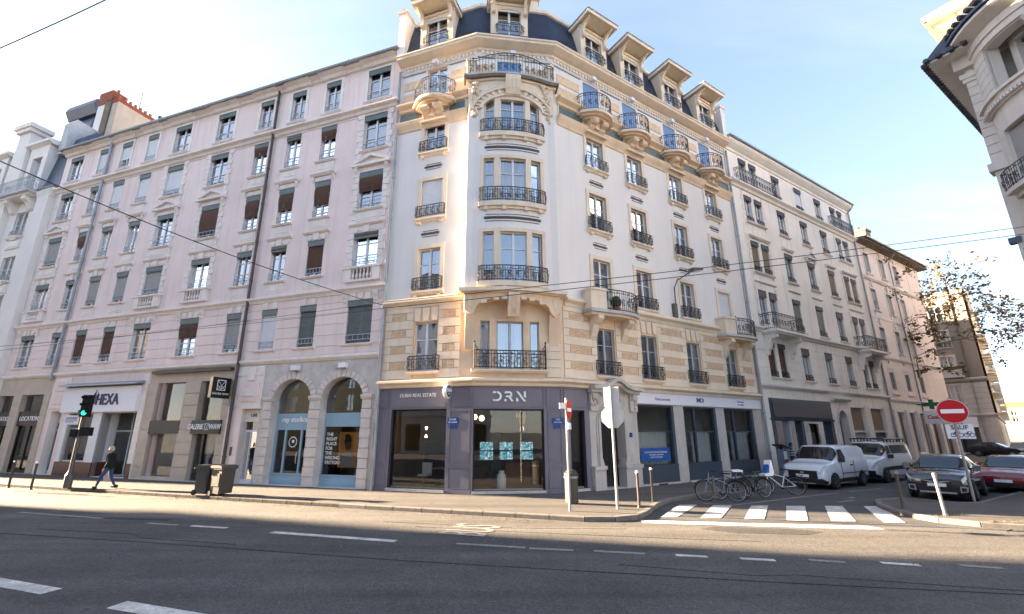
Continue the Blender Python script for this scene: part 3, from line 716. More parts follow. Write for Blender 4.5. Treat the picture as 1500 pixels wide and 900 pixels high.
# --- ground floor of the block with the white board (frame F0)
F0.put('street_wall', wall(-32.4, -27.2, 0, 5.65, [(-32.3, -30.75, .13, 4.62), (-29.95, -27.75, .13, 4.62)], 'tan_stone', 'tan_stone', .45))
for a, b in ((-30.75, -29.95), (-27.75, -27.2)):
    z = .15
    while z < 4.6:
        w = b-a; F0.put('pier_block', cached(('lp', round(w, 2)), lambda: MB().box(-w/2, w/2, -.05, .01, .012, .63, 'tan_stone').mesh('pier_block')), (a+b)/2, 0, z); z += .65
for a, b in ((-32.3, -30.75), (-29.95, -27.75)):
    c = (a+b)/2
    F0.put('signboard', MB().box(a, b, .05, .32, 2.8, 3.62, 'black').mesh('signboard'))
    F0.put('lettering', text_mesh('LOCATION', .37, 'text_w', .01, sx=.95), c, .04, 3.2)
    pane_at(F0, a, b, 3.62, 4.62, .25); pane_at(F0, a, b, .3, 2.8, .25)
    F0.put('window_frame', MB().box(a, a+.08, .18, .3, .13, 2.8, 'black').box(b-.08, b, .18, .3, .13, 2.8, 'black').box(a, b, .18, .3, .13, .3, 'black').box(c-.03, c+.03, .2, .3, .3, 2.8, 'black').mesh('window_frame'))
    F0.put('office_desk', MB().box(a+.3, b-.4, 1.4, 2.1, .2, 1.0, 'dgrey').mesh('office_desk'))
room(F0, -32.3, -27.5, .13, 4.7, .46, 3.0, 'room', 'dgrey')
F0.put('street_wall', wall(-27.2, -25.3, 0, 5.65, [(-26.75, -25.75, .13, 3.6)], 'pink', 'pink_trim', .5))
F0.put('door_bay_panel', MB().box(-27.0, -25.5, -.06, 0, 3.75, 5.5, 'pink_trim').box(-26.8, -25.7, -.1, -.06, 4.0, 4.5, 'pink').box(-26.8, -25.7, -.1, -.06, 4.75, 5.3, 'pink').mesh('door_bay_panel'))
dr = F0.put('door', MB().box(-.5, -.43, 0, .08, 0, 3.4, 'frame_g').box(.43, .5, 0, .08, 0, 3.4, 'frame_g').box(-.43, .43, 0, .08, 2.35, 2.45, 'frame_g').box(-.43, .43, 0, .08, 0, .2, 'frame_g').box(-.43, .43, .04, .06, 2.8, 3.4, 'pink_trim').mesh('door'), -26.25, .4, .13)
obj('pane', MB().box(-.43, .43, .03, .042, .2, 2.8, 'shop_pane', 'btlrk').mesh('pane'), dr)
F0.put('hallway', MB().box(-26.9, -25.6, 1.0, 1.1, 0, 3.6, 'dark').mesh('hallway'))
F0.put('street_wall', wall(-25.3, -18.9, 0, 5.65, [(-25.15, -22.85, .85, 3.45), (-22.15, -19.35, .13, 3.45)], 'pink', 'pink_trim', .45))
for q_ in ((-25.3, -24.95, -.06, .02, .85, 3.5, 'frame'), (-22.85, -22.15, -.06, .9, .85, 3.5, 'frame'), (-19.35, -18.95, -.06, .02, .1, 5.5, 'pink_trim')): F0.put('pilaster', MB().box(*q_).mesh('pilaster'))
for q_ in ((-25.3, -22.86, -.05, .3, .1, .85, 'plinth'), (-22.85, -22.15, -.06, .9, .1, .85, 'plinth'), (-19.35, -19.0, -.07, .3, .1, .85, 'plinth')): F0.put('plinth', MB().box(*q_).mesh('plinth'))
pane_at(F0, -24.95, -22.85, .9, 3.45, .15); F0.put('window_frame', MB().box(-24.95, -22.85, .1, .2, .85, .92, 'frame').box(-24.95, -22.85, .13, .17, 2.6, 2.63, 'frame').mesh('window_frame'))
room(F0, -25.2, -19.0, .13, 3.5, .95, 3.6, 'room_g', 'dgrey')
pane_at(F0, -22.15, -19.35, .2, 3.45, .85)
F0.put('door_frame', MB().box(-22.15, -19.35, .8, .9, 2.45, 2.53, 'frame_g').box(-20.9, -20.82, .8, .9, .13, 3.45, 'frame_g').box(-22.15, -19.35, .8, .9, .13, .2, 'frame_g').mesh('door_frame'))
F0.put('lettering', text_mesh('hexa', .2, 'text_w', .004), -20.2, .83, 2.75); F0.put('lettering', text_mesh('hexa\n\nexpertise', .18, 'text_w', .004), -20.2, .83, 2.05)
F0.put('showcase', MB().box(-24.8, -23.2, .9, 1.5, .5, 1.0, 'black').mesh('showcase'))
sb = thing('signboard', 'wide white shop board with navy flame and capital lettering under a grey hood', 'sign', (*(C1+dLr*-22.45), 0), ANG_L)
obj('board', MB().box(-3.1, 3.1, -.24, -.02, 3.5, 4.86, 'sign_w').mesh('board'), sb)
obj('hood', MB().prism([(0, 5.16), (-.5, 5.0), (-.52, 4.93), (0, 4.98)], -3.25, 3.25, 'zinc', 'x').mesh('hood'), sb)
obj('lettering', text_mesh('HEXA', .84, 'text_n', .02, 'LEFT', .012, .86), sb, (-.15, -.26, 4.14))
obj('flame_logo', MB().prism([(-.28, 3.92), (-.5, 4.1), (-.46, 4.36), (-.2, 4.72), (-.24, 4.45), (-.06, 4.2), (-.14, 3.98)], -.26, -.23, 'text_n').prism([(-.12, 4.22), (-.02, 4.42), (-.1, 4.62), (.06, 4.4), (.04, 4.22)], -.26, -.23, 'text_n').mesh('flame_logo'), sb)
drainpipe(F0, -27.3, 5.4, 21.9, 'zinc', .085, -.14)


# ================================================================ the corner building
BM = thing('corner_building', 'white and ochre corner building with a bowed bay, slate roof and mauve shopfront', 'building', (C1.x, C1.y, 0))
ML = Fr(BM, 0, 0, ANG_L); MC = Fr(BM, 0, 0, ANG_C); p = C2-C1; MR = Fr(BM, p.x, p.y, ANG_R)
XL, XC, XR = -4.36, 3.70, 14.72
pA = dLr*XL; pE = p+dR*XR
PATH = [tuple(pA), (0, 0), tuple(p), tuple(pE)]
O, OL, WH = 'ochre', 'ochre_l', 'white'
def swp(name, prof, k, path=PATH): return obj(name, MB().sweep(prof, path, k).mesh(name), BM)
RX = [2.66, 5.6, 9.06, 12.46]; WW = 1.12; LX = -2.25
FLO = {1: (4.92, 7.05), 2: (8.5, 10.5), 3: (12.05, 14.0), 4: (15.55, 17.1), 5: (18.18, 20.45)}
FLOR = {1: (4.85, 7.0), 2: (8.36, 10.35), 3: (11.88, 13.8), 4: (15.25, 16.95), 5: (18.0, 20.38)}
opsL = [(LX-WW/2, LX+WW/2, a, b) for a, b in FLO.values()]
opsR = [(c-WW/2, c+WW/2, a, b) for c in RX for a, b in FLOR.values()]
ML.put('wall', wall(XL, 0, 4.3, 8.05, [o for o in opsL if o[2] < 8], O, O, .3, back=1.3)); ML.put('wall', wall(XL, 0, 8.05, 21.2, [o for o in opsL if o[2] > 8], WH, OL, .3, back=1.3))
MR.put('wall', wall(0, XR, 4.3, 8.05, [o for o in opsR if o[2] < 8], O, O, .3, back=1.3)); MR.put('wall', wall(0, XR, 8.05, 21.2, [o for o in opsR if o[2] > 8], WH, OL, .3, back=1.3))
C1W = [(.26, .66, 4.92, 6.95), (.96, 2.10, 4.92, 6.95), (2.38, 2.78, 4.92, 6.95)]
MC.put('wall', wall(0, XC, 4.3, 8.05, C1W, O, O, .3, back=1.0)); MC.put('wall', wall(0, XC, 8.05, 21.2, [(.95, 2.15, 18.95, 20.3)], WH, WH, .3, back=1.0))
mb = MB(); mb.face([(*MR.at(XR, 0)[:2], 0), (*MR.at(XR, 11)[:2], 0), (*MR.at(XR, 11)[:2], 25), (*MR.at(XR, 0)[:2], 21.2)], 'dirty_w')
mb.face([(*ML.at(XL, 0)[:2], 0), (*ML.at(XL, 11)[:2], 0), (*ML.at(XL, 11)[:2], 25), (*ML.at(XL, 0)[:2], 21.2)], 'dirty_w')
a_, b_ = ML.at(XL, 11), MR.at(XR, 11); mb.face([(*a_[:2], 0), (*b_[:2], 0), (*b_[:2], 26), (*a_[:2], 26)], 'dirty_w'); obj('party_wall', mb.mesh('party_wall'), BM)

# mouldings that run round the corner
swp('shop_cornice', [(0, 4.22), (.10, 4.24), (.14, 4.34), (.32, 4.42), (.32, 4.50), (.04, 4.58), (0, 4.58)], OL)
for nm, pth in (('L', [tuple(pA), tuple(dLr*-.45)]), ('R', [tuple(p+dR*.25), tuple(pE)])):
    swp('cornice', [(0, 7.72), (.06, 7.74), (.10, 7.88), (.28, 7.98), (.28, 8.08), (.06, 8.22), (0, 8.22)], OL, pth)
    swp('string_course', [(0, 16.95), (.05, 16.97), (.09, 17.1), (.20, 17.3), (.24, 17.42), (.24, 17.48), (0, 17.5)], O, pth)  # deeper ochre here and on the next cornice paints in warm bounced light
    swp('cornice', [(0, 18.12), (.09, 18.14), (.13, 18.26), (.34, 18.40), (.34, 18.50), (.03, 18.58), (0, 18.58)], O, pth)
swp('frieze_bed', [(0, 20.47), (.03, 20.47), (.05, 20.50), (0, 20.52)], 'frieze')
swp('main_cornice', [(0, 20.78), (.10, 20.80), (.13, 20.90), (.28, 20.94), (.50, 21.04), (.57, 21.08), (.57, 21.18), (.63, 21.22), (.63, 21.30), (0, 21.36)], OL)
mb = MB()
for fr, x0, x1 in ((ML, XL+.1, -.06), (MC, .12, XC-.12), (MR, .1, XR-.1)):
    n = int((x1-x0)/.21)
    for j in range(n):
        x = x0+(x1-x0)*(j+.5)/n
        for q in ([(-.075, 20.80), (-.075, 20.70), (-.04, 20.63), (.04, 20.63), (.075, 20.70), (.075, 20.80)], [(-.02, 20.63), (-.015, 20.52), (.015, 20.52), (.02, 20.63)]):
            i0 = len(mb.v); mb.prism([(x+a, z) for a, z in q], -.07 if q[0][0] < -.05 else -.03, .0, 'frieze')
            mb.v[i0:] = [fr.at(*v) for v in mb.v[i0:]]
obj('bracket_frieze', mb.mesh('bracket_frieze'), BM)['kind'] = 'stuff'
for fr, xs in ((ML, [LX]), (MC, [1.7]), (MR, RX)):
    for x in xs: fr.put('floodlight', MB().box(-.13, .13, -.28, -.06, 0, .2, 'sign_w').box(-.02, .02, -.06, 0, .05, .12, 'steel').mesh('floodlight'), x+.0, -.09, 20.5)

# rusticated first floor: stone courses with brick panels set between
def rustic(fr, segs):
    for x0, x1 in segs:
        L = x1-x0
        for z0, z1 in ((4.6, 5.0), (5.35, 5.7), (6.05, 6.42), (6.77, 7.17), (7.52, 7.74)):
            w, h = round(L, 3), round(z1-z0, 3); fr.put('stone_course', cached(('rc', w, h), lambda: MB().box(-w/2, w/2, -.05, .004, .012, h-.012, OL, 'k').mesh('stone_course')), (x0+x1)/2, 0, z0)
        e = .22 if L < 1.3 else .32
        for z0 in (5.0, 5.70, 6.42, 7.17):
            h = .35
            for xa in (x0+e/2, x1-e/2): fr.put('stone_block', cached(('rb', e), lambda: MB().box(-e/2, e/2, -.05, .004, .012, h-.012, OL, 'k').mesh('stone_block')), xa, 0, z0)
            wb = round(L-2*e-.06, 3)
            def mk():
                mb = MB(); n = max(2, int(wb/.22))
                for r in range(5):
                    for j in range(n+1):
                        a = -wb/2+wb*(j-(.5 if r % 2 else 0))/n; b = a+wb/n-.014; a = max(a, -wb/2); b = min(b, wb/2)
                        if b-a > .03: mb.box(a, b, -.035, .004, .012+r*.065, .012+r*.065+.052, 'brick_o', 'k')
                return mb.mesh('brick_panel')
            if wb > .15: fr.put('brick_panel', cached(('bp', wb), mk), (x0+x1)/2, 0, z0)
g = WW/2+.06
rustic(ML, [(XL+.08, LX-g), (LX+g, -.62)])
rustic(MR, [(.15, RX[0]-g), (RX[0]+g, RX[1]-g), (RX[1]+g, RX[2]-g), (RX[2]+g, RX[3]-g), (RX[3]+g, XR-.1)])
key3 = cached('k3', lambda: MB().prism([(-.12, 0), (.12, 0), (.18, .6), (-.18, .6)], -.075, 0, OL).mesh('keystone'))
for fr, xs in ((ML, [LX]), (MR, [RX[1], RX[2]])):
    for x in xs:
        for d in (-.42, 0, .42): fr.put('keystone', key3, x+d, -.0, 7.1, 0)

# plain columns of windows
SR = [{'k': 'frame_g'}, {}, {}, {}, {}]
curt = [['h', 's', 'f', 's', 'n'], ['s', 'f', 's', 'h', 'n'], ['n', 's', 's', 's', 'n'], ['s', 's', 'f', 's', 'n'], ['s', 'f', 'f', 'h', 'n']]
stripe = cached('stripe', lambda: MB().box(-.46, .46, -.03, .004, .13, .22, 'mosaic').box(-.40, .40, -.02, .004, .30, .32, 'mosaic').box(-.40, .40, -.02, .004, .02, .04, 'mosaic').mesh('mosaic_band'))
redq = cached('redq', lambda: MB().box(-.05, .05, -.04, .004, .12, .23, 'brickred').mesh('mosaic_inset'))
def sillb(w): return cached(('sillb', w), lambda: MB().prism([(.02, 0), (-.2, -.02), (-.2, -.09), (-.12, -.13), (-.08, -.2), (.02, -.24)], -w/2, w/2, OL, 'x').box(-w/2+.15, -w/2+.3, -.15, 0, -.3, -.2, OL).box(w/2-.3, w/2-.15, -.15, 0, -.3, -.2, OL).mesh('sill'))
for ci, (fr, x) in enumerate([(ML, LX)]+[(MR, c) for c in RX]):
    for r, (a, b) in (FLOR if ci else FLO).items():
        cv = {'h': 'half', 's': 'sides', 'f': 'full', 'n': None}[curt[ci][r-1]]
        bl = ('wblind',) if (ci == 0 and r == 3) else None
        k = 'frame' if r > 1 or ci == 0 else 'frame_g'
        h = b-a
        balc = r == 5 or (r == 2 and ci in (1, 4))
        window(fr, x, a, WW, h, k, 2, (.64,), 'pane', cv, (.97, 'wblind', .08) if bl else ((.9, 'wblind', .08) if (ci == 4 and r == 2) else (.96, 'blue_slat', .07) if (r == 5 and ci) else None), None, None if balc else (round(WW+.34, 2), .56 if r > 1 else .62, .2))
        if r in (2, 3, 4):
            fr.put('surround', surround_mesh(WW, h, .2 if r != 4 else .18, OL, .05), x, 0, a)
            if not balc: fr.put('sill', sillb(1.6), x, 0, a-.02)
        if r == 1: fr.put('sill', sill_mesh(1.5, .2, .13, OL), x, 0, a-.02)
        if r in (3, 4):
            fr.put('mosaic_band', stripe, x, 0, a-.98)
            for d in (-.28, .28): fr.put('mosaic_inset', redq, x+d, -.004, a-.98)
# fourth to fifth floor: green ceramic frieze, consoles, bow-fronted balconies
def bow_path(w, d, n=9, flat=.35):
    q = [(-w/2, .0), (-w/2, -d*.35)]
    for j in range(1, n): t = -1+2*j/n; q.append((t*w/2*.93, -d*(1-.62*abs(t)**2.6)))
    return q+[(w/2, -d*.35), (w/2, .0)]
def balcony5(fr, x):
    def slab():
        P = bow_path(2.15, .92); mb = MB()
        mb.prism([(a*1.04, b*1.05) for a, b in P], 18.02, 18.16, 'ochre_l', 'z'); mb.prism([(a*.9, b*.86) for a, b in P], 17.93, 18.02, O, 'z'); mb.prism([(a*.72, b*.7) for a, b in P], 17.84, 17.93, O, 'z')
        return mb.mesh('balcony_slab')
    def cons():
        mb = MB()
        for sx in (-1, 1):
            mb.prism([(.02, 17.86), (-.62, 17.86), (-.66, 17.74), (-.56, 17.6), (-.40, 17.54), (-.34, 17.44), (-.20, 17.34), (-.06, 17.28), (.02, 17.26)], sx*.34-.17, sx*.34+.17, O, 'x')
            mb.lathe([(.001, -.19), (.15, -.19), (.15, .19), (.001, .19)], O, (sx*.34, -.50, 17.72), 10, 'x')
        mb.box(-.6, .6, -.22, .02, 17.2, 17.3, OL); mb.box(-.14, .14, -.38, .02, 17.4, 17.86, O); mb.box(-.68, .68, -.3, .0, 17.14, 17.22, OL)
        return mb.mesh('console')
    s = fr.put('balcony_slab', cached('slab5', slab), x); fr.put('console', cached('cons5', cons), x)
    fr.put('balcony_railing', cached('rail5', lambda: iron_panel(MB(), bow_path(2.15, .92), 18.16, 1.0, .12, True).mesh('balcony_railing')), x)
for fr, x in [(ML, LX)]+[(MR, c) for c in RX]: balcony5(fr, x)
def tiles(fr, segs):
    for a, b in segs:
        fr.put('ceramic_frieze', MB().box(a, b, -.03, .004, 17.56, 18.08, 'tile_g').mesh('ceramic_frieze'))
        for e_ in (a-.05, b): fr.put('frieze_border', MB().box(e_, e_+.05, -.06, .0, 17.5, 18.12, OL).mesh('frieze_border'))
tiles(ML, [(XL+.1, LX-.75), (LX+.75, -.65)]); tiles(MR, [(.35, RX[0]-.75)]+[(RX[j]+.75, RX[j+1]-.75) for j in range(3)]+[(RX[3]+.75, XR-.1)])
def panels5(fr, segs):
    for a, b in segs:
        for z in (18.75, 19.5): fr.put('brick_panel', MB().box(a, b, -.035, .004, z, z+.5, 'brick_o', 'k').mesh('brick_panel'))
        fr.put('string_course', MB().box(a-.12, b+.12, -.05, .004, 20.40, 20.44, 'zinc', 'k').mesh('string_course'))
panels5(ML, [(XL+.22, LX-.8), (LX+.8, -.35)]); panels5(MC, [(.1, .72), (2.4, 3.5)]); panels5(MR, [(.3, RX[0]-.85)]+[(RX[j]+.85, RX[j+1]-.85) for j in range(3)]+[(RX[3]+.85, XR-.3)])
# second-floor stone balconies on the side street
def balcony2(x):
    P = [(-1.5, 0), (-1.5, -.62), (-.6, -.72), (.2, -.86), (.9, -.84), (1.4, -.66), (1.62, -.3), (1.62, 0)]
    MR.put('balcony_slab', cached('slab2', lambda: MB().prism([(a*1.03, b*1.06) for a, b in P], 7.56, 7.7, 'dirty_w', 'z').prism([(a*.97, b*.9) for a, b in P], 7.44, 7.56, O, 'z').mesh('balcony_slab')), x)
    MR.put('balcony_parapet', cached('par2', lambda: MB().prism([(-1.48, 0), (-1.48, -.60), (-.62, -.70), (-.62, 0)], 7.7, 8.55, OL, 'z').prism([(-1.53, 0), (-1.53, -.65), (-.6, -.75), (-.6, 0)], 8.55, 8.66, OL, 'z').mesh('balcony_parapet')), x)
    MR.put('balcony_railing', cached('rail2', lambda: iron_panel(MB(), P[2:], 7.7, .96, .13, True).mesh('balcony_railing')), x)
    for d in (-.95, .98): MR.put('console', cached('cons2', lambda: MB().prism([(.02, 7.46), (-.62, 7.46), (-.64, 7.28), (-.48, 7.14), (-.30, 7.05), (-.22, 6.8), (-.1, 6.55), (.02, 6.4)], -.17, .17, OL, 'x').mesh('console')), x+d)
balcony2(RX[0]+.15); balcony2(RX[3]+.35)
pot = MR.put('potted_plant', MB().lathe([(.13, 0), (.17, .3)], 'terracotta', (0, 0, 0), 9).lathe([(.05, .28), (.22, .4), (.26, .6), (.15, .8), (.02, .86)], 'plant', (0, 0, 0), 9).mesh('potted_plant'), RX[0]+.42, -.4, 7.7)

# ---------------- the bowed bay (frame MC)
BX0, BX1, BXC = -.45, 3.66, 1.60
def bow(x):
    t = (x-BXC)/1.75; return .32+.36*max(0, 1-t*t)
def bayplan(off, x0=BX0, x1=BX1, n=18, back=.0):
    q = [(x0-off, back)]
    for j in range(n+1): x = x0+(x1-x0)*j/n; q.append((x+off*(-1+2*j/n), -bow(x)-off))
    return q+[(x1+off, back)]
BW = [(.29, .75), (1.02, 2.18), (2.43, 2.89)]; BR_ = [(8.52, 10.78), (12.2, 14.38), (15.72, 17.72)]
mb = MB(); opsB = [(a, b, c, d) for a, b in BW for c, d in BR_]
wl = wall(BX0, BX1, 8.2, 18.7, opsB, WH, OL, .26, bow, step=.16)
MC.put('bay_wall', wl)
mb = MB()
for x in (BX0, BX1): mb.face([(x, .25, 8.2), (x, -bow(x), 8.2), (x, -bow(x), 18.7), (x, .25, 18.7)], WH)
mb.face([(BX0, .0, 18.7), *[(a, b, 18.7) for a, b in bayplan(0)[1:-1]], (BX1, .0, 18.7)], WH)
MC.put('bay_side', mb.mesh('bay_side'))
def bstrip(x0, x1, z0, z1, o, k, name, d=.0):
    n = max(1, round((x1-x0)/.16)); P = [(x0+(x1-x0)*j/n, ) for j in range(n+1)]; pl = [(q[0], -bow(q[0])-o) for q in P]+[(q[0], -bow(q[0])+.01) for q in P[::-1]]
    return MC.put(name, MB().prism(pl, z0, z1, k, 'z').mesh(name))
for ri, (c, d) in enumerate(BR_):
    for a, b in ((.13, .29), (.75, 1.02), (2.18, 2.43), (2.89, 3.05)): bstrip(a, b, c, d, .05, OL, 'mullion_pier')
    if ri < 2: bstrip(.13, 3.05, d, d+.17, .055, OL, 'lintel')
    bstrip(.06, 3.12, c-.24, c-.02, .18, OL, 'bay_sill'); bstrip(.15, 3.03, c-.36, c-.24, .09, OL, 'bay_sill')
    for a in (.3, 1.1, 2.1, 2.75): bstrip(a, a+.16, c-.42, c-.2, .15, OL, 'sill_bracket')
    for wi, (a, b) in enumerate(BW):
        xm = (a+b)/2; sl = math.atan2(-(bow(b)-bow(a)), b-a)
        h = d-c
        if ri == 2 and wi != 1: pass
        window(MC, xm, c, b-a+.02, h, 'frame', 2 if wi == 1 else 1, (.66,), 'pane', ('sides' if ri == 1 else None) if ri < 2 else 'full', None, None, None, None, -bow(xm)+.0, sl)
    n = 14; path = [(.10+(3.0)*j/n, -bow(.10+3.0*j/n)-.16) for j in range(n+1)]
    MC.put('bay_railing', iron_panel(MB(), [(.10, -bow(.1)+.02)]+path+[(3.1, -bow(3.1)+.02)], c, .66, .11, True).mesh('bay_railing'))
    if ri > 0:
        zc = c-.82
        bstrip(.32, 2.86, zc, zc+.11, .03, 'mosaic', 'mosaic_band'); bstrip(.4, 2.78, zc+.2, zc+.225, .02, 'mosaic', 'mosaic_band'); bstrip(.4, 2.78, zc-.115, zc-.09, .02, 'mosaic', 'mosaic_band')
        for a in (.85, 2.3): bstrip(a, a+.1, zc-.005, zc+.115, .04, 'brickred', 'mosaic_inset')
# stained-glass reflection-like curtains are not built; the glass reflects the street
# lower arched canopy
def stp(fn_lo, x0, x1, ztop, o, k, name, n=30):
    mb = MB()
    for j in range(n):
        a = x0+(x1-x0)*j/n; b = x0+(x1-x0)*(j+1)/n; za, zb = fn_lo(a), fn_lo(b)
        A = (a, -bow(a)-o); B_ = (b, -bow(b)-o)
        mb.face([(*A, za), (*B_, zb), (*B_, ztop), (*A, ztop)], k); mb.face([(*A, za), (a, .0, za), (b, .0, zb), (*B_, zb)], k)
        if j == 0: mb.face([(*A, za), (*A, ztop), (a, .2, ztop), (a, .2, za)], k)
        if j == n-1: mb.face([(*B_, zb), (b, .2, zb), (b, .2, ztop), (*B_, ztop)], k)
    return MC.put(name, mb.mesh(name))
def lo(x):
    a, b = .06, 3.14
    if x <= a: return 7.35-.33*max(0, (x+.12)/.18) if x > -.12 else 7.05+.25*min(1, (-.12-x)/.3)
    if x >= b: return 7.35-.33*max(0, (3.32-x)/.18) if x < 3.32 else 7.05+.25*min(1, (x-3.32)/.3)
    return 7.42+.42*math.sqrt(max(0, 1-((x-BXC)/(BXC-a))**2))
stp(lo, BX0, BX1, 8.02, .06, O, 'bay_arch')
for x0 in (.25, .75, 1.1, 1.9, 2.25, 2.7):
    z = lo(x0+.1)
    bstrip(x0, x0+.22, z-.10, z+.03, .1, OL, 'arch_boss')
pl = bayplan(.26); MC.put('bay_cornice', MB().prism(pl, 8.06, 8.2, OL, 'z').prism(bayplan(.14), 8.0, 8.06, O, 'z').prism(bayplan(.10), 8.2, 8.3, OL, 'z').mesh('bay_cornice'))
MC.put('arch_keystone', MB().prism([(-.86, 8.0), (-.86, 7.86), (-.80, 7.6), (-.62, 7.25), (-.48, 7.05), (-.3, 7.05), (-.3, 8.0)], 1.36, 1.84, OL, 'x').prism([(-.9, 7.9), (-.9, 7.8), (-.7, 7.35), (-.55, 7.15), (-.4, 7.15), (-.4, 7.9)], 1.5, 1.70, O, 'x').mesh('arch_keystone'))
for x in (-.22, 3.42): bstrip(x-.07, x+.07, 7.45, 7.88, .09, OL, 'panel_inset')
for x in (-.18, 3.38):
    MC.put('corbel', MB().prism([(-.3, 7.25), (-.30, 7.1), (-.18, 6.7), (-.08, 6.2), (-.03, 5.7), (.02, 5.7), (.02, 7.25)], x-.2, x+.2, O, 'x').mesh('corbel'))
# first-floor triple window under it
for a, b, c, d in C1W: window(MC, (a+b)/2, c, b-a, d-c, 'frame_g', 2 if b-a > 1 else 1, (), 'pane', 'sides' if b-a > 1 else None)
MC.put('sill', sill_mesh(3.2, .28, .14, OL), 1.5, 0, 4.9)
MC.put('bay_railing', iron_panel(MB(), [(.02, .02), (.02, -.24), (2.98, -.24), (2.98, .02)], 4.92, .74, .12, True).mesh('bay_railing'))
for x in (.02, 2.98): MC.put('railing_post', MB().tube([(x, -.24, 4.9), (x, -.24, 6.0)], .025, 'iron').lathe([(.005, -.05), (.05, 0), (.005, .07)], 'iron', (x, -.24, 6.0), 7).tube([(x, -.24, 5.9), (x+(.15 if x < 1 else -.15), -.24, 5.68)], .018, 'iron').mesh('railing_post'))
for z0, z1 in ((4.6, 5.0), (5.0, 5.35), (5.35, 5.7), (5.7, 6.05)):
    for a, b in ((.0, .02), (3.06, XC-.02)):
        if b-a > .1: MC.put('stone_course', MB().box(a, b, -.05, .004, z0+.012, z1-.012, OL, 'k').mesh('stone_course'))
# big arch over the top bay window
def ar(r, th): return BXC+.01-(1.50+r)*cos(th), 17.02+(.72+r*.95)*sin(th)
def arpiece(r0, r1, t0, t1, o0, o1, k, mb):
    n = max(1, int((t1-t0)/.14)); P = [ar(r1, t0+(t1-t0)*j/n) for j in range(n+1)]+[ar(r0, t1-(t1-t0)*j/n) for j in range(n+1)]
    i0 = len(mb.v); mb.prism(P, 0, 1, k); mb.v[i0:] = [(x, -bow(x)-(o1 if y == 0 else o0), z) for x, y, z in mb.v[i0:]]
mb = MB(); arpiece(-.06, .07, .05, pi-.05, -.02, .12, OL, mb); arpiece(.33, .47, .0, pi, -.02, .16, OL, mb); arpiece(.07, .33, .05, pi-.05, -.02, .03, 'rust_stone', mb)  # recessed band behind the voussoirs is coloured darker
MC.put('arch_moulding', mb.mesh('arch_moulding'))
for j in range(17):
    if 7 <= j <= 9: continue
    mb = MB(); arpiece(.06, .34, pi*(j+.22)/17, pi*(j+.78)/17, 0, .10, OL, mb); MC.put('voussoir', mb.mesh('voussoir'))
def arlow(x):
    t = (x-BXC-.01)/1.46; return 17.02+.68*math.sqrt(max(0, 1-t*t)) if abs(t) < 1 else 17.02
stp(lambda x: max(arlow(x), 16.95), .13, 3.07, 17.80, .045, OL, 'arch_spandrel', 30)
stp(lambda x: 17.5 if .2 < x < 3.0 else 17.2, BX0, BX1, 18.66, .03, 'ochre_l', 'carved_spandrel', 30)
MC.put('arch_keystone', MB().prism([(-1.02, 18.68), (-1.02, 18.4), (-.95, 18.0), (-.84, 17.72), (-.6, 17.72), (-.6, 18.68)], 1.25, 1.95, OL, 'x').prism([(-1.06, 18.6), (-1.06, 18.42), (-.98, 18.02), (-.87, 17.8), (-.7, 17.8), (-.7, 18.6)], 1.36, 1.46, OL, 'x').prism([(-1.06, 18.6), (-1.06, 18.42), (-.98, 18.02), (-.87, 17.8), (-.7, 17.8), (-.7, 18.6)], 1.55, 1.65, OL, 'x').prism([(-1.06, 18.6), (-1.06, 18.42), (-.98, 18.02), (-.87, 17.8), (-.7, 17.8), (-.7, 18.6)], 1.74, 1.84, OL, 'x').mesh('arch_keystone'))
rr = random.Random(4)
for x0, sg in ((-.16, 1), (3.38, -1)):       # carved leaf swags at the feet of the arch
    mb = MB()
    for j in range(46):
        t = rr.random(); z = 18.55-t*1.9; wd = .42*(1-.6*t); x = x0+(rr.random()-.5)*wd+sg*.1*(1-t); r = .05+.07*rr.random()*(1-.4*t)
        mb.lathe([(.001, -r), (r*.8, -r*.5), (r, 0), (r*.8, r*.5), (.001, r)], OL, (x, -bow(x)-.05-.08*rr.random()*(1-t), z), 7)
    MC.put('carved_swag', mb.mesh('carved_swag'))
MC.put('bay_balcony_slab', MB().prism(bayplan(.24, BX0, BX1), 18.66, 18.8, 'rust_stone', 'z').prism(bayplan(.12, BX0, BX1), 18.56, 18.66, OL, 'z').prism(bayplan(.26, BX0, BX1), 18.8, 18.88, 'dirty_w', 'z').mesh('bay_balcony_slab'))  # underside layer of the slab is coloured darker
pt = [(q[0], q[1]) for q in bayplan(.12, BX0+.16, BX1-.1, 14)]
mb = iron_panel(MB(), pt, 18.88, .98, .15, True)
mb.v = [(x, y, z+(.22*max(0, 1-((x-BXC)/1.6)**2) if z > 19.5 else 0)) for x, y, z in mb.v]
MC.put('bay_balcony_railing', mb.mesh('bay_balcony_railing'))
window(MC, 1.55, 18.95, 1.2, 1.35, 'frame', 2, (.6,), 'pane', None, (.96, 'blue_slat', .07))
for x in (BX0+.1, BX1-.15): MC.put('balcony_pier', MB().box(x-.2, x+.2, -.25, .1, 18.88, 19.9, OL).box(x-.26, x+.26, -.3, .1, 19.9, 20.0, OL).mesh('balcony_pier'))

# ---------------- mansard and dormers
obj('mansard', MB().sweep([(.56, 21.32), (.32, 21.38), (.12, 22.1), (-.12, 23.1), (-.40, 24.0), (-.5, 24.2)], PATH, 'slate', False).mesh('mansard'), BM)
swp('roof_curb', [(-.42, 24.0), (-.32, 24.04), (-.30, 24.2), (-.4, 24.28), (-1.0, 24.3), (-1.0, 24.0)], OL)
obj('roof', MB().sweep([(-.7, 24.28), (-3.5, 25.4), (-9.5, 25.6)], PATH, 'zinc', False).mesh('roof'), BM)
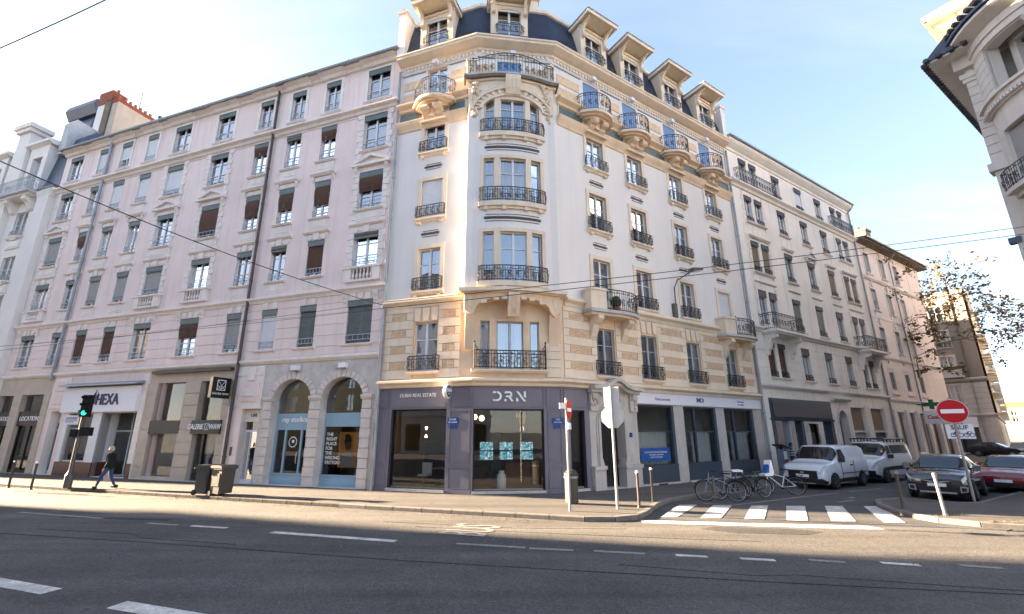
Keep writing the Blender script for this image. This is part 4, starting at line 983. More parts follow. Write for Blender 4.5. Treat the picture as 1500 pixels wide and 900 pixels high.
# slate courses: thin lifted rows laid on the mansard
mb = MB()
for j in range(22):
    t = j/22; 
    def mp_(t):
        K = [(.32, 21.38), (.12, 22.1), (-.12, 23.1), (-.40, 24.0)]; s_ = t*3; i = min(2, int(s_)); f = s_-i
        return K[i][0]+(K[i+1][0]-K[i][0])*f, K[i][1]+(K[i+1][1]-K[i][1])*f
    a, b = mp_(t), mp_(t+1/22)
    mb.sweep([(a[0]+.022, a[1]), (b[0]+.004, b[1])], PATH, 'slate', False)
sc = obj('slate_course', mb.mesh('slate_course'), BM); sc['kind'] = 'stuff'
def dormer(fr, x):
    EW = 'eave_wood'
    def body():
        mb = MB(); a = .62
        for sx in (-1, 1):
            mb.box(sx*(a+.14)-.17, sx*(a+.14)+.17, -.02, .2, 22.25, 24.2, OL); mb.box(sx*(a+.14)-.14, sx*(a+.14)+.14, .2, 1.6, 22.25, 24.25, OL)
        mb.box(-a, a, -.0, .2, 23.93, 24.2, OL); mb.prism([(-a, 23.72), (-a, 23.93), (a, 23.93), (a, 23.72), (a*.6, 23.84), (0, 23.88), (-a*.6, 23.84)], .0, .2, OL)
        mb.box(-a-.34, a+.34, -.06, .02, 24.05, 24.2, OL)
        mb.face([(-a, .7, 22.3), (a, .7, 22.3), (a, .7, 24), (-a, .7, 24)], 'dark')
        return mb.mesh('dormer_front')
    def roof():
        mb = MB(); w = 1.0; n = 7
        for j in range(n):
            a = -w+2*w*j/n; b = a+2*w/n-.016
            mb.face([(a, -.70, 24.34), (b, -.70, 24.34), (b, 1.7, 24.20), (a, 1.7, 24.20)], EW)
        mb.prism([(-.74, 24.38), (-.76, 24.50), (1.9, 24.38), (1.9, 24.22)], -w-.04, w+.04, EW, 'x')
        mb.prism([(-.82, 24.32), (-.84, 24.52), (-.72, 24.54), (-.70, 24.32)], -w-.08, w+.08, OL, 'x')
        for sx in (-1, 1): mb.prism([(-.75, 24.32), (-.75, 24.52), (1.8, 24.40), (1.8, 24.16)], sx*(w+.02)-.05, sx*(w+.02)+.05, OL, 'x')
        mb.prism([(-.88, 24.52), (-.88, 24.56), (2.4, 24.46), (2.4, 24.38)], -w-.12, w+.12, 'zinc', 'x')
        return mb.mesh('dormer_roof')
    def brk(sx):
            mb = MB()
            mb.prism([(.0, 23.3), (-.10, 23.45), (-.18, 23.9), (-.38, 24.16), (-.66, 24.28), (-.66, 24.33), (-.4, 24.30), (0, 24.26)], sx*.80-.07, sx*.80+.07, OL, 'x')
            mb.lathe([(.001, -.09), (.1, -.09), (.1, .09), (.001, .09)], OL, (sx*.80, -.14, 23.5), 8, 'x')
            return mb.mesh('dormer_bracket')
    d = fr.put('dormer', cached('dormer', body), x, -.45, -.72)
    obj('dormer_roof', cached('dormer_roof', roof), d); [obj('dormer_bracket', cached(('dormer_brk', q_), lambda: brk(q_)), d) for q_ in (-1, 1)]
    obj('dormer_railing', rail_mesh(1.36, .5, .12), d, (0, -.02, 22.3))
    window(fr, x, 21.58, 1.24, 1.62, 'frame', 2, (.6,), 'pane', None, None, (.2, 'val_w', .02, False), None, None, -.43)
for fr, x in [(ML, -2.15), (MC, 1.5)]+[(MR, c-.05) for c in RX]: dormer(fr, x)
ML.put('parapet_pier', MB().box(-.22, .22, -.45, 1.2, 21.3, 24.2, 'white').box(-.3, .3, -.52, 1.25, 24.2, 24.38, OL).prism([(-.25, 24.38), (.25, 24.38), (0, 24.6)], -.48, 1.2, OL).mesh('parapet_pier'), XL+.12)
MR.put('parapet_pier', MB().box(-.2, .2, -.4, 1.2, 21.3, 23.8, 'white').box(-.28, .28, -.46, 1.25, 23.8, 24.0, OL).mesh('parapet_pier'), XR-.15)
MC.put('chimney', MB().box(1.2, 3.6, 2.2, 3.2, 24.4, 27.0, OL).box(1.1, 3.7, 2.1, 3.3, 27.0, 27.2, OL).mesh('chimney'))
for x in (5.0, 10.8): MR.put('chimney', MB().box(-.7, .7, 2.6, 3.3, 24.8, 26.2, 'brickred').box(-.76, .76, 2.54, 3.36, 26.2, 26.32, OL).mesh('chimney'), x)
drainpipe(ML, XL-.02, .1, 20.7, 'zinc', .07, -.14); drainpipe(MR, XR+.04, .1, 20.7, 'zinc', .07, -.15)

# ---------------- mauve estate agency at the foot
opsS = [(-3.72, -1.14, .24, 3.34)]
ML.put('shopfront', wall(XL, 0, 0, 4.3, opsS, 'mauve', 'mauve_d', .3)); MC.put('shopfront', wall(0, XC, 0, 4.3, [(.04, 2.9, .24, 3.32)], 'mauve', 'mauve_d', .3))
MR.put('shopfront', wall(0, 1.44, 0, 4.3, [(.36, 1.16, .24, 3.3)], 'mauve', 'mauve_d', .3))
def frame_panel(fr, x0, x1, z0, z1, t=.035, o=.035, name='shopfront_panel'):
    fr.put(name, MB().box(x0, x1, -o, .004, z0, z0+t, 'mauve').box(x0, x1, -o, .004, z1-t, z1, 'mauve').box(x0, x0+t, -o, .004, z0+t, z1-t, 'mauve').box(x1-t, x1, -o, .004, z0+t, z1-t, 'mauve').mesh(name))
frame_panel(ML, -3.85, -1.2, 3.42, 4.2); frame_panel(MC, .06, 2.92, 3.38, 4.2); frame_panel(ML, -1.0, -.1, 1.25, 3.28); frame_panel(ML, -1.0, -.1, .3, 1.1); frame_panel(MC, 3.05, 3.62, 1.25, 3.28); frame_panel(MC, 3.05, 3.62, .3, 1.1)
frame_panel(ML, -4.28, -3.85, 1.25, 3.28); frame_panel(ML, -4.28, -3.85, .3, 1.1); frame_panel(ML, -1.0, -.06, 3.42, 4.2); frame_panel(MC, 3.02, 3.66, 3.38, 4.2); frame_panel(MR, .05, 1.4, 3.42, 4.2); frame_panel(ML, -4.3, -3.92, 3.42, 4.2)
for fr, a, b in ((ML, XL, -3.76), (ML, -1.1, 0), (MC, 0, .02), (MC, 2.94, XC), (MR, 0, .32), (MR, 1.2, 1.44)):
    if b-a > .1: fr.put('shopfront_plinth', MB().box(a+.01, b-.01, -.05, .004, .1, .28, 'mauve').mesh('shopfront_plinth'))
for fr, a, b, c, d in ((ML, -3.72, -1.14, .24, 3.34), (MC, .04, 2.9, .24, 3.32), (MR, .36, 1.16, .24, 3.3)):
    pane_at(fr, a+.06, b-.06, c+.06, d-.06, .2)
    fr.put('window_frame', MB().box(a, a+.06, .16, .26, c, d, 'black').box(b-.06, b, .16, .26, c, d, 'black').box(a+.06, b-.06, .16, .26, d-.06, d, 'black').box(a+.06, b-.06, .16, .26, c, c+.06, 'steel').mesh('window_frame'))
    fr.put('shop_sill', MB().box(a-.02, b+.02, -.12, .16, .14, .24, 'grey_stone').box(a+.7, a+1.2 if b-a > 1.5 else a+.75, -.13, -.11, .02, .13, 'black').mesh('shop_sill'))
# interior seen through the glass
mb = MB(); pl = [ML.at(XL+.3, .35)[:2], ML.at(-.4, .35)[:2]]
def poly_floor(z, k): mb.face([(*ML.at(XL+.2, .32)[:2], z), (*ML.at(0, .4)[:2], z), (*MC.at(XC, .35)[:2], z), (*MR.at(1.4, .35)[:2], z), (*MR.at(1.2, 6)[:2], z), (*ML.at(XL+.2, 6.5)[:2], z)], k)
poly_floor(.2, 'wood'); poly_floor(3.6, 'room')
for A, B in ((ML.at(XL+.2, .32), ML.at(XL+.2, 6.5)), (ML.at(XL+.2, 6.2), MR.at(1.2, 5.6)), (MR.at(1.3, 5.8), MR.at(1.4, .35))): mb.face([(*A[:2], .2), (*B[:2], .2), (*B[:2], 3.6), (*A[:2], 3.6)], 'room')
obj('shop_interior', mb.mesh('shop_interior'), BM)
ML.put('display_wall', MB().box(-3.1, -1.3, 1.9, 2.0, .2, 2.0, 'black').mesh('display_wall'))
M['lampwarm'] = mat('warm_lamp_light', (1, .8, .5), .5, 0, emit=(1, .62, .28), estr=.6)
M['screen1'] = mat('listing_screen', (.02, .05, .08), .4, 0, emit=(.05, .42, .62), estr=.055)
def screen_mat():
    m = M['screen1']; n = m.node_tree.nodes; l = m.node_tree.links; b = n['Principled BSDF']
    g = n.new('ShaderNodeNewGeometry'); v = n.new('ShaderNodeTexNoise'); v.inputs['Scale'].default_value = 14; v.inputs['Detail'].default_value = 3; l.new(g.outputs['Position'], v.inputs['Vector'])
    r = n.new('ShaderNodeValToRGB'); e = r.color_ramp.elements
    e[0].position = .35; e[0].color = (.01, .10, .16, 1); e[1].position = .62; e[1].color = (.75, .9, .95, 1); c = e.new(.48); c.color = (.05, .30, .45, 1); c = e.new(.56); c.color = (.25, .45, .40, 1)
    l.new(v.outputs['Fac'], r.inputs[0]); l.new(r.outputs[0], b.inputs['Emission Color'])
screen_mat()
for x in (-3.0, -1.85):
    L_ = ML.put('wall_sconce', MB().box(-.05, .05, 1.75, 1.9, 2.32, 2.52, 'black').lathe([(.02, 0), (.07, .12), (.001, .14)], 'lampwarm', (0, 1.8, 2.52), 8).lathe([(.001, -.14), (.07, -.12), (.02, 0)], 'lampwarm', (0, 1.8, 2.32), 8).mesh('wall_sconce'), x)
for x, z in ((-.15, 3.05), (.16, 3.0)): MC.put('pendant_globe', MB().lathe([(.001, -.12), (.08, -.09), (.12, 0), (.08, .09), (.001, .12)], 'lampwarm' , (x+.35, 1.6, z), 10).mesh('pendant_globe', True))
for i, x in enumerate((.62, 1.42, 2.25)):
    for z in (1.36, 1.72):
        s_ = MC.put('listing_screen', MB().box(-.26, .26, 0, .03, 0, .31, 'screen1').box(-.28, .28, .03, .05, -.02, .33, 'black').mesh('listing_screen'), x, .45, z)
MC.put('back_partition', MB().box(.9, 1.3, 1.2, 1.4, .2, 3.0, 'black').box(1.7, 2.8, 2.6, 2.9, .2, 1.1, 'wood').box(.1, .85, 2.2, 2.8, .2, .9, 'plinth').mesh('back_partition'))
ML.put('desk', MB().box(-2.2, -1.3, 1.0, 1.7, .92, .97, 'wood').box(-2.15, -2.1, 1.05, 1.65, .2, .92, 'black').box(-1.4, -1.35, 1.05, 1.65, .2, .92, 'black').mesh('desk')); ML.put('office_chair', MB().box(-2.9, -2.45, 1.0, 1.45, .62, .7, 'curtain').box(-2.9, -2.45, 1.4, 1.46, .7, 1.15, 'curtain').tube([(-2.67, 1.2, .2), (-2.67, 1.2, .62)], .03, 'black').mesh('office_chair'))
MC.put('milk_churn', MB().lathe([(.17, 0), (.18, .02), (.18, .48), (.12, .55), (.11, .62), (.13, .64)], 'text_w', (0, 0, 0), 14).mesh('milk_churn', True), 1.22, .42, .3)
ML.put('lettering', text_mesh('DUBAI REAL ESTATE', .22, 'text_w', .012, bold=.0, sx=.86), -2.48, -.03, 3.9)
# cut-out letters D R N
mb = MB(); z0, z1, y0, y1 = 3.62, 4.02, -.06, -.01; h = z1-z0
def bar(pts): mb.prism(pts, y0, y1, 'text_w')
def arc(cx, cz, ro, ri, a0, a1, n=9):
    P = [(cx+ro*cos(a0+(a1-a0)*j/n), cz+ro*sin(a0+(a1-a0)*j/n)) for j in range(n+1)]+[(cx+ri*cos(a1-(a1-a0)*j/n), cz+ri*sin(a1-(a1-a0)*j/n)) for j in range(n+1)]; bar(P)
x = .80
bar([(x, z1-.08), (x+.14, z1-.08), (x+.12, z1), (x+.02, z1)]); bar([(x, z0+.08), (x+.14, z0+.08), (x+.12, z0), (x+.02, z0)]); arc(x+.17, (z0+z1)/2, .20, .12, -pi/2, pi/2); bar([(x+.02, z0), (x+.17, z0), (x+.17, z0+.075), (x+.06, z0+.075)])
x = 1.28
bar([(x, z1-.085), (x+.1, z1-.085), (x+.22, z1-.075), (x+.22, z1), (x+.03, z1)]); arc(x+.2, z1-.12, .12, .05, -pi/2, pi/2); bar([(x, z0+.085), (x+.09, z0+.085), (x+.07, z0), (x, z0)]); bar([(x+.17, z0+.17), (x+.26, z0+.17), (x+.37, z0), (x+.27, z0)]); bar([(x+.06, z0+.16), (x+.2, z0+.16), (x+.2, z0+.23), (x+.06, z0+.23)])
x = 1.76
bar([(x, z0), (x+.085, z0), (x+.085, z0+.10), (x, z0+.16)]); bar([(x, z1), (x+.10, z1), (x+.40, z0), (x+.30, z0)]); bar([(x+.315, z1-.20), (x+.40, z1-.26), (x+.40, z1), (x+.315, z1)])
MC.put('lettering', mb.mesh('lettering'))
lp = thing('blade_sign', 'round black and white lit blade sign projecting from the mauve fascia', 'sign', (*(C1+dLr*-.92), 0), ANG_L)
obj('disc', MB().lathe([(.001, -.07), (.27, -.07), (.29, -.05), (.29, .05), (.27, .07), (.001, .07)], 'sign_w', (0, -.42, 4.0), 24, 'x').lathe([(.001, .072), (.235, .072), (.235, .08), (.001, .08)], 'navy', (0, -.42, 4.0), 24, 'x').mesh('disc'), lp)
obj('bracket', MB().tube([(0, 0, 4.0), (0, -.14, 4.0)], .025, 'steel').mesh('bracket'), lp); obj('lettering', text_mesh('DRN', .19, 'text_w', .006, bold=.004), lp, (.085, -.42, 4.03), pi/2); obj('lettering', text_mesh('dubai', .07, 'text_w', .006), lp, (.085, -.42, 3.9), pi/2)
for fr, x, lab, l1, l2 in ((ML, -.83, 'blue enamel street name plate on the mauve pier left of the screens', 'COURS', 'DE LA LIBERTE'), (MC, 3.47, 'blue enamel street name plate on the mauve pier by the no entry sign', 'RUE', 'DE BONNEL')):
    q = fr.at(x, 0, 0); t = thing('street_name_plate', lab, 'street sign', (q[0]+C1.x, q[1]+C1.y, 2.66), fr.a, 'street name plates on the corner')
    obj('plate', MB().box(-.24, .24, -.035, 0, .06, .32, 'sign_blue').box(-.2, .2, -.03, 0, -.1, .04, 'sign_blue').mesh('plate'), t)
    obj('lettering', text_mesh(l1, .09, 'text_w', .004), t, (0, -.04, .25)); obj('lettering', text_mesh(l2, .075, 'text_w', .004, sx=.8), t, (0, -.04, .14))

# ---------------- carved stone portal and the shops on the side street
GS_ = 'grey_stone'
MR.put('portal_wall', wall(1.44, 4.32, 0, 4.32, [(1.98, 3.42, .14, 3.5)], GS_, GS_, .55))
MR.put('portal_arch', arch_plate(1.98, 3.42, .14, 2.75, 3.5, GS_, -.004, .55).mesh('portal_arch'))
mb = MB(); n = 16
for r0, r1, o in ((.0, .12, .1), (.12, .2, .05)):
    for j in range(n):
        t0, t1 = pi*j/n, pi*(j+1)/n; P = lambda r, th: (2.7-(.72+r)*cos(th), 2.75+(.73+r)*sin(th))
        mb.prism([P(r0, t0), P(r1, t0), P(r1, t1), P(r0, t1)], -o, .0, GS_)
    for sx in (-1, 1): mb.box(2.7+sx*(.72+(r0+r1)/2)-(r1-r0)/2, 2.7+sx*(.72+(r0+r1)/2)+(r1-r0)/2, -o, 0, .9, 2.75, GS_)
MR.put('portal_moulding', mb.mesh('portal_moulding'))
for a, b in ((1.46, 2.12), (3.28, 4.3)):
    MR.put('portal_pedestal', MB().box(a, b-.04, -.16, .3, .1, .92, GS_).box(a-.03, b, -.22, .3, .92, 1.06, GS_).prism([(b-.3, 1.06), (b-.04, 1.06), (b-.2, 1.5), (b-.3, 1.7)] if a < 2 else [(a+.04, 1.06), (a+.3, 1.06), (a+.3, 1.7), (a+.2, 1.5)], -.12, .2, GS_).mesh('portal_pedestal'))
for x in (1.66, 4.08):
    mb = MB().box(x-.22, x+.22, -.12, 0, 3.3, 4.2, GS_)
    for j in range(16): mb.lathe([(.001, -.07), (.06, 0), (.001, .07)], GS_, (x+(rr.random()-.5)*.4, -.14, 3.45+rr.random()*.65), 6)
    mb.lathe([(.001, -.05), (.15, -.04), (.15, .04), (.001, .05)], GS_, (x, -.16, 3.95), 12, 'y')
    MR.put('portal_capital', mb.mesh('portal_capital'))
mb = MB()
for j in range(26): mb.lathe([(.001, -.06), (.055, 0), (.001, .06)], GS_, (2.1+1.2*rr.random(), -.06, 3.62+.5*rr.random()), 6)
MR.put('carved_panel', mb.mesh('carved_panel'))
n = 20; top = [(1.3+2.95*j/n+.08, 4.36+.34*math.exp(-((j/n-.5)/.17)**2)+.05*(1-abs(2*j/n-1))) for j in range(n+1)]
MR.put('portal_cornice', MB().prism([(x, z) for x, z in top]+[(x, z-.16) for x, z in top[::-1]], -.50, .02, GS_).prism([(x, z-.14) for x, z in top]+[(x, z-.3) for x, z in top[::-1]], -.3, .02, GS_).mesh('portal_cornice'))
dr = MR.put('door', MB().box(1.98, 3.42, .0, .05, .14, 3.5, 'iron').mesh('door'), 0, .42)
mb = MB()
for j in range(13): mb.tube([(2.05+1.3*j/12, -.03, .5), (2.05+1.3*j/12, -.03, 3.3)], .016, 'black', 4)
for z in (.5, 1.2, 2.6): mb.box(2.0, 3.4, -.05, 0, z, z+.06, 'black')
obj('door_grille', mb.mesh('door_grille'), dr)
MR.put('doorstep', MB().box(1.95, 3.45, -.14, .5, .0, .16, GS_).mesh('doorstep'))
MR.put('house_number', MB().box(-.09, .09, -.02, 0, -.1, .1, 'sign_blue').mesh('house_number'), 3.86, -.0, 2.3)
SH = [(4.34, 6.95), (7.7, 10.36), (11.1, 13.84)]
MR.put('street_wall', wall(4.32, XR, 0, 4.32, [(a, b, .14, 3.66) for a, b in SH], GS_, GS_, .3))
MR.put('fascia', MB().box(4.34, 14.6, -.10, 0, 3.7, 4.2, 'sign_w').box(4.34, 14.6, -.14, 0, 4.2, 4.24, 'dirty_w').mesh('fascia'))
room(MR, 4.34, 14.0, .14, 3.7, .6, 3.4, 'room_g', 'dgrey')
for i, (a, b) in enumerate(SH):
    mb = MB().box(a, b, -.02, .26, .2, .92, 'navy').box(a, a+.07, .06, .2, .92, 3.66, 'navy').box(b-.2, b, .0, .2, .92, 3.66, 'navy').box(a, b, .06, .2, 3.58, 3.66, 'navy').box(a, b, -.04, .2, .92, .98, 'navy')
    if i: mb.box(a+.85, a+.95, .06, .2, .98, 3.58, 'navy').box(a, b, .08, .18, 2.42, 2.48, 'navy')
    else: mb.box(a, b, .08, .18, 2.44, 2.48, 'navy')
    MR.put('shop_window_frame', mb.mesh('shop_window_frame')); pane_at(MR, a+.07, b-.2, .98, 3.58, .14)
    MR.put('shop_sill', MB().box(a-.05, b+.05, -.1, .0, .06, .2, GS_).box(a+1.0, a+1.6, -.11, -.09, .06, .18, 'black').mesh('shop_sill'))
    n = 22; P = [((a+(.95 if i else .1))+(b-.2-a-(.95 if i else .1))*j/n, .42+.03*sin(j*1.7)) for j in range(n+1)]; mb = MB()
    for c, d in zip(P, P[1:]): mb.face([(*c, .98), (*d, .98), (*d, 2.42), (*c, 2.42)], 'curtain')
    MR.put('shop_blind', mb.mesh('shop_blind'))
MR.put('lettering', text_mesh('Financements', .20, 'text_p', .006), 6.1, -.105, 3.94); MR.put('lettering', text_mesh('IMDI', .30, 'text_n', .006, bold=.006), 9.0, -.105, 3.98); MR.put('lettering', text_mesh('Assurances\net crédits', .15, 'text_p', .006), 12.6, -.105, 3.96)
ban = MR.put('shop_banner', MB().box(-1.0, 1.0, 0, .02, 0, .58, 'banner_blue').mesh('shop_banner'), 5.4, -.03, 1.14)
obj('lettering', text_mesh('NOUS RECRUTONS DES CONSEILLERS\net des agents commerciaux\ncontactez votre agence', .105, 'sign_w', .003, sx=.85), ban, (0, -.008, .29))

# ================================================================ cream block on the side street
WB, WR = new_buildingR('cream_building', 'cream apartment block with dark valances and long iron balconies beside the corner building', (14.8+33.5)/2)
X0, X1 = 14.82, 33.4; T = 'cream_trim'
WZ = {1: (5.7, 7.8), 2: (9.0, 11.2), 3: (12.5, 14.58), 4: (16.05, 17.92), 5: (18.9, 20.74)}
WC = [('p', 17.45), ('s', 21.1), ('s', 24.35), ('s', 27.5), ('p', 30.75)]
ops = []
for kind, c in WC:
    for r, (a, b) in WZ.items():
        for x in ((c-.63, c+.63) if kind == 'p' else (c,)): ops.append((x-.43, x+.43, a, b) if kind == 'p' else (x-.5, x+.5, a, b))
WR.put('wall', wall(X0, X1, 5.05, 21.75, ops, 'cream', T, .3, back=1.3)); hull(WR, X0, X1, 0, 21.75, 'cream', 10, 'zinc', .55, 1.5)
moulding(WR, X0, X1, [(0, 4.95), (.06, 4.95), (.2, 5.1), (.2, 5.2), (0, 5.26)], T, 'string_course'); moulding(WR, X0, X1, [(0, 8.4), (.1, 8.42), (.14, 8.52), (.3, 8.6), (.3, 8.7), (0, 8.76)], T)
moulding(WR, X0, X1, [(0, 18.3), (.1, 18.34), (.16, 18.48), (.34, 18.6), (.34, 18.7), (0, 18.78)], T); moulding(WR, X0, X1, [(0, 21.05), (.06, 21.07), (.10, 21.22), (.2, 21.28), (.42, 21.46), (.5, 21.58), (.5, 21.70), (0, 21.74)], T)
courses(WR, X0, X1, [(5.26, 5.7), (5.7, 6.22), (6.22, 6.75), (6.75, 7.28), (7.28, 7.8), (7.8, 8.4)], ops, 'cream', .03)
D_ = lambda f: (f, 'dblind', .09); TB = lambda f: (f, 'tblind', .4)
WST = {5: [None, None, None, (.7, 'wblind', .08), None, None, None], 4: [None]*7, 3: [TB(.93), TB(.93), None, None, TB(.95), TB(.93), TB(.93)], 2: [None, None, D_(.95), D_(.95), None, None, None], 1: [(.93, 'brown', .12), (.93, 'brown', .12), None, None, None, None, None]}
for r, (a, b) in WZ.items():
    k = 0
    for kind, c in WC:
        for x in ((c-.63, c+.63) if kind == 'p' else (c,)):
            w = .86 if kind == 'p' else 1.0; bl = WST[r][k]; balc = kind == 'p' and r in (2, 5)
            window(WR, x, a, w, b-a, 'frame_g' if r < 4 else 'frame', 2, (.4, .72), 'pane', None if bl else ('full' if (k+r) % 3 else 'sides'), bl, (.42 if r in (1, 2) and not bl else .26, 'val_d', -.05, r > 2), None if balc else (w+.06, .36, .06, 'iron', True, .14))
            k += 1
        ww = 2.5 if kind == 'p' else 1.5
        if not (kind == 'p' and r in (2, 5)): WR.put('sill', sill_mesh(ww-.1, .18, .13, T), c, 0, a-.02)
        if r == 3: WR.put('hood', cached(('wh3', ww), lambda: MB().prism([(.02, 0), (-.1, 0), (-.2, .1), (-.2, .17), (.02, .2)], -ww/2, ww/2, T, 'x').mesh('hood')), c, 0, 14.85) if not (kind == 's' and 24 < c < 25) else WR.put('pediment', pediment_mesh(1.7, T), c, 0, 14.9)
        if r == 3: WR.put('apron', cached(('wa3', ww), lambda: MB().prism([(.02, 0), (-.06, 0), (-.12, .06), (-.12, .1), (.02, .12)], -ww/2, ww/2, T, 'x').mesh('apron')), c, 0, 11.75)
        if kind == 'p' and r in (2, 3, 4):
            z = a-.3; j = 0
            while z < b+.3:
                for sx in (-1, 1): wq = .36 if j % 2 else .24; WR.put('quoin', quoin_mesh(wq, .36, T, .03), c+sx*(1.08+wq/2), 0, z)
                z += .36; j += 1
for c, z, w0, w1, d in ((17.45, 8.42, 1.45, 2.2, .95), (30.75, 8.42, 1.5, 1.9, .95)):
    WR.put('balcony_slab', MB().prism([(-w0, 0), (-w0, -d), (w1, -d), (w1, 0)], 0, .16, T, 'z').prism([(-w0+.1, 0), (-w0+.1, -d+.12), (w1-.1, -d+.12), (w1-.1, 0)], -.1, 0, T, 'z').mesh('balcony_slab'), c, 0, z-.08)
    WR.put('balcony_railing', iron_panel(MB(), [(-w0+.05, 0), (-w0+.05, -d+.06), (w1-.05, -d+.06), (w1-.05, 0)], .1, 1.0, .12, True).mesh('balcony_railing'), c, 0, z)
    for x in (-w0+.35, w1-.45): WR.put('console', cached('wcons', lambda: MB().prism([(.02, 0), (-.75, 0), (-.78, -.22), (-.62, -.34), (-.5, -.3), (-.38, -.55), (-.3, -.9), (-.18, -1.0), (-.14, -1.25), (.02, -1.3)], -.16, .16, T, 'x').mesh('console')), c+x, 0, z-.16)
for c, w0, w1 in ((17.45, 1.75, 3.0), (30.75, 1.6, 2.3)):
    WR.put('balcony_railing', iron_panel(MB(), [(-w0, 0), (-w0, -.3), (w1, -.3), (w1, 0)], .1, 1.0, .12, True).mesh('balcony_railing'), c, 0, 18.65)
# ground floor
ops = [(15.7, 23.3, .3, 4.4), (24.1, 25.45, .14, 3.9), (26.3, 28.5, .5, 4.15), (29.6, 31.9, .5, 4.15)]
WR.put('street_wall', wall(X0, X1, 0, 5.05, ops, 'cream', T, .5))
WR.put('pilaster', MB().box(X0+.1, 15.5, -.05, 0, .1, 4.9, T).box(28.6, 29.5, -.05, 0, .1, 4.3, T).box(32.0, 33.3, -.05, 0, .1, 4.3, T).mesh('pilaster'))
WR.put('shopfront', MB().box(15.7, 23.3, -.05, .2, 3.1, 4.4, 'navy').box(15.9, 23.1, -.12, -.04, 3.3, 4.2, 'mauve_d').prism([(0, 3.12), (-.1, 3.12), (-.12, 3.2), (0, 3.24)], 15.6, 23.4, 'navy', 'x').box(15.7, 16.0, -.05, .3, .1, 3.1, 'navy').box(17.6, 17.8, .0, .3, .1, 3.1, 'frame_g').box(19.1, 19.4, .0, .3, .1, 3.1, 'navy').box(22.9, 23.3, -.05, .3, .1, 3.1, 'navy').box(19.4, 22.9, .0, .3, .1, .6, 'navy').mesh('shopfront'))
pane_at(WR, 16.0, 22.9, .3, 3.1, .2); room(WR, 15.8, 23.2, .13, 3.3, .55, 3.0, 'room', 'dgrey')
WR.put('shop_display', MB().box(16.2, 17.2, 1.2, 1.8, .2, 1.4, 'room_g').box(20.0, 21.5, 1.2, 1.9, .2, 1.7, 'wood').box(20.3, 22.6, .9, .95, 1.5, 2.4, 'curtain').mesh('shop_display'))
WR.put('door_arch', arch_plate(24.1, 25.45, .14, 3.1, 3.9, T, -.004, .5).mesh('door_arch'))
for j in range(11):
    t0, t1 = pi*j/11+.02, pi*(j+1)/11-.02; P = lambda r, th: (24.775-(.675+r)*cos(th), 3.1+(.78+r)*sin(th)); o = .42 if j == 5 else .3
    WR.put('voussoir', MB().prism([P(0, t0), P(o, t0), P(o, t1), P(0, t1)], -.09, .02, T).mesh('voussoir'))
WR.put('door_surround', MB().box(23.7, 24.1, -.08, .1, .1, 3.1, T).box(25.45, 25.85, -.08, .1, .1, 3.1, T).prism([(.02, 4.5), (-.2, 4.5), (-.3, 4.62), (-.3, 4.72), (.02, 4.8)], 23.5, 26.1, T, 'x').mesh('door_surround'))
WR.put('door', MB().box(24.1, 25.45, .38, .48, .1, 3.9, 'plinth').box(24.3, 24.7, .34, .38, .4, 2.4, 'plinth').box(24.85, 25.25, .34, .38, .4, 2.4, 'plinth').mesh('door'))
for a, b in ((26.3, 28.5), (29.6, 31.9)):
    WR.put('shop_blind_board', MB().box(a, b, .18, .28, 2.5, 4.15, 'dgrey').box(a+.25, b-.2, .14, .18, 2.62, 4.0, 'tblind').box(a, b, .18, .28, .5, 2.5, 'dgrey' if a < 28 else 'navy').box(a+.2, b-.3, .12, .18, 1.5, 2.0, 'sign_w' if a < 28 else 'dgrey').box(a+.5, b-.7, .1, .12, 1.6, 1.85, 'text_k').box(a, b, .05, .2, 2.42, 2.5, T).mesh('shop_blind_board'))
WR.put('chimney', MB().box(26.6, 27.6, 3, 4, 22.5, 24.5, 'brickred').mesh('chimney'))
WR.put('downpipe', MB().tube([(33.2, -.55, 21.7), (33.15, -.3, 21.3), (33.15, -.12, 21.2), (33.15, -.12, .1)], .07, 'zinc', 6).mesh('downpipe'))

# ================================================================ low pink block at the end of the street side
PB, PR = new_buildingR('pink_building', 'low salmon pink block with a wide dark eave and tall chimney', 40.5)
X0, X1 = 33.45, 47.9; K = 'pink_s'; M[K] = mat('salmon_stucco', (.88, .75, .68), .9, .07, .5, .15, 28, streak=.22); T = 'pink_trim'
PZ = {1: (5.45, 7.5), 2: (8.95, 11.0), 3: (12.5, 14.45), 4: (15.85, 17.8)}; PC = [35.15, 38.4, 41.6]
ops = [(c-.5, c+.5, a, b) for c in PC for a, b in PZ.values()]
PR.put('wall', wall(X0, X1, 4.9, 18.7, ops, K, T, .3, back=1.3)); hull(PR, X0, X1, 0, 18.7, K, 40, 'bollard', .9, 2.6)  # unseen rear extended this deep to shade the far corner block
PR.put('eave_soffit', MB().box(X0, X1+.6, -.75, .2, 18.56, 18.72, 'rust_stone').mesh('eave_soffit'))
for z, o in ((4.8, .14), (8.25, .16), (15.2, .2), (11.75, .07)): moulding(PR, X0, X1, [(0, z), (o*.5, z), (o, z+.14), (o, z+.22), (0, z+.28)], T, 'string_course')
courses(PR, X0, X1, [(5.08, 5.8), (5.8, 6.5), (6.5, 7.2), (7.2, 7.9)], [o for o in ops if o[2] < 8], K, .025)
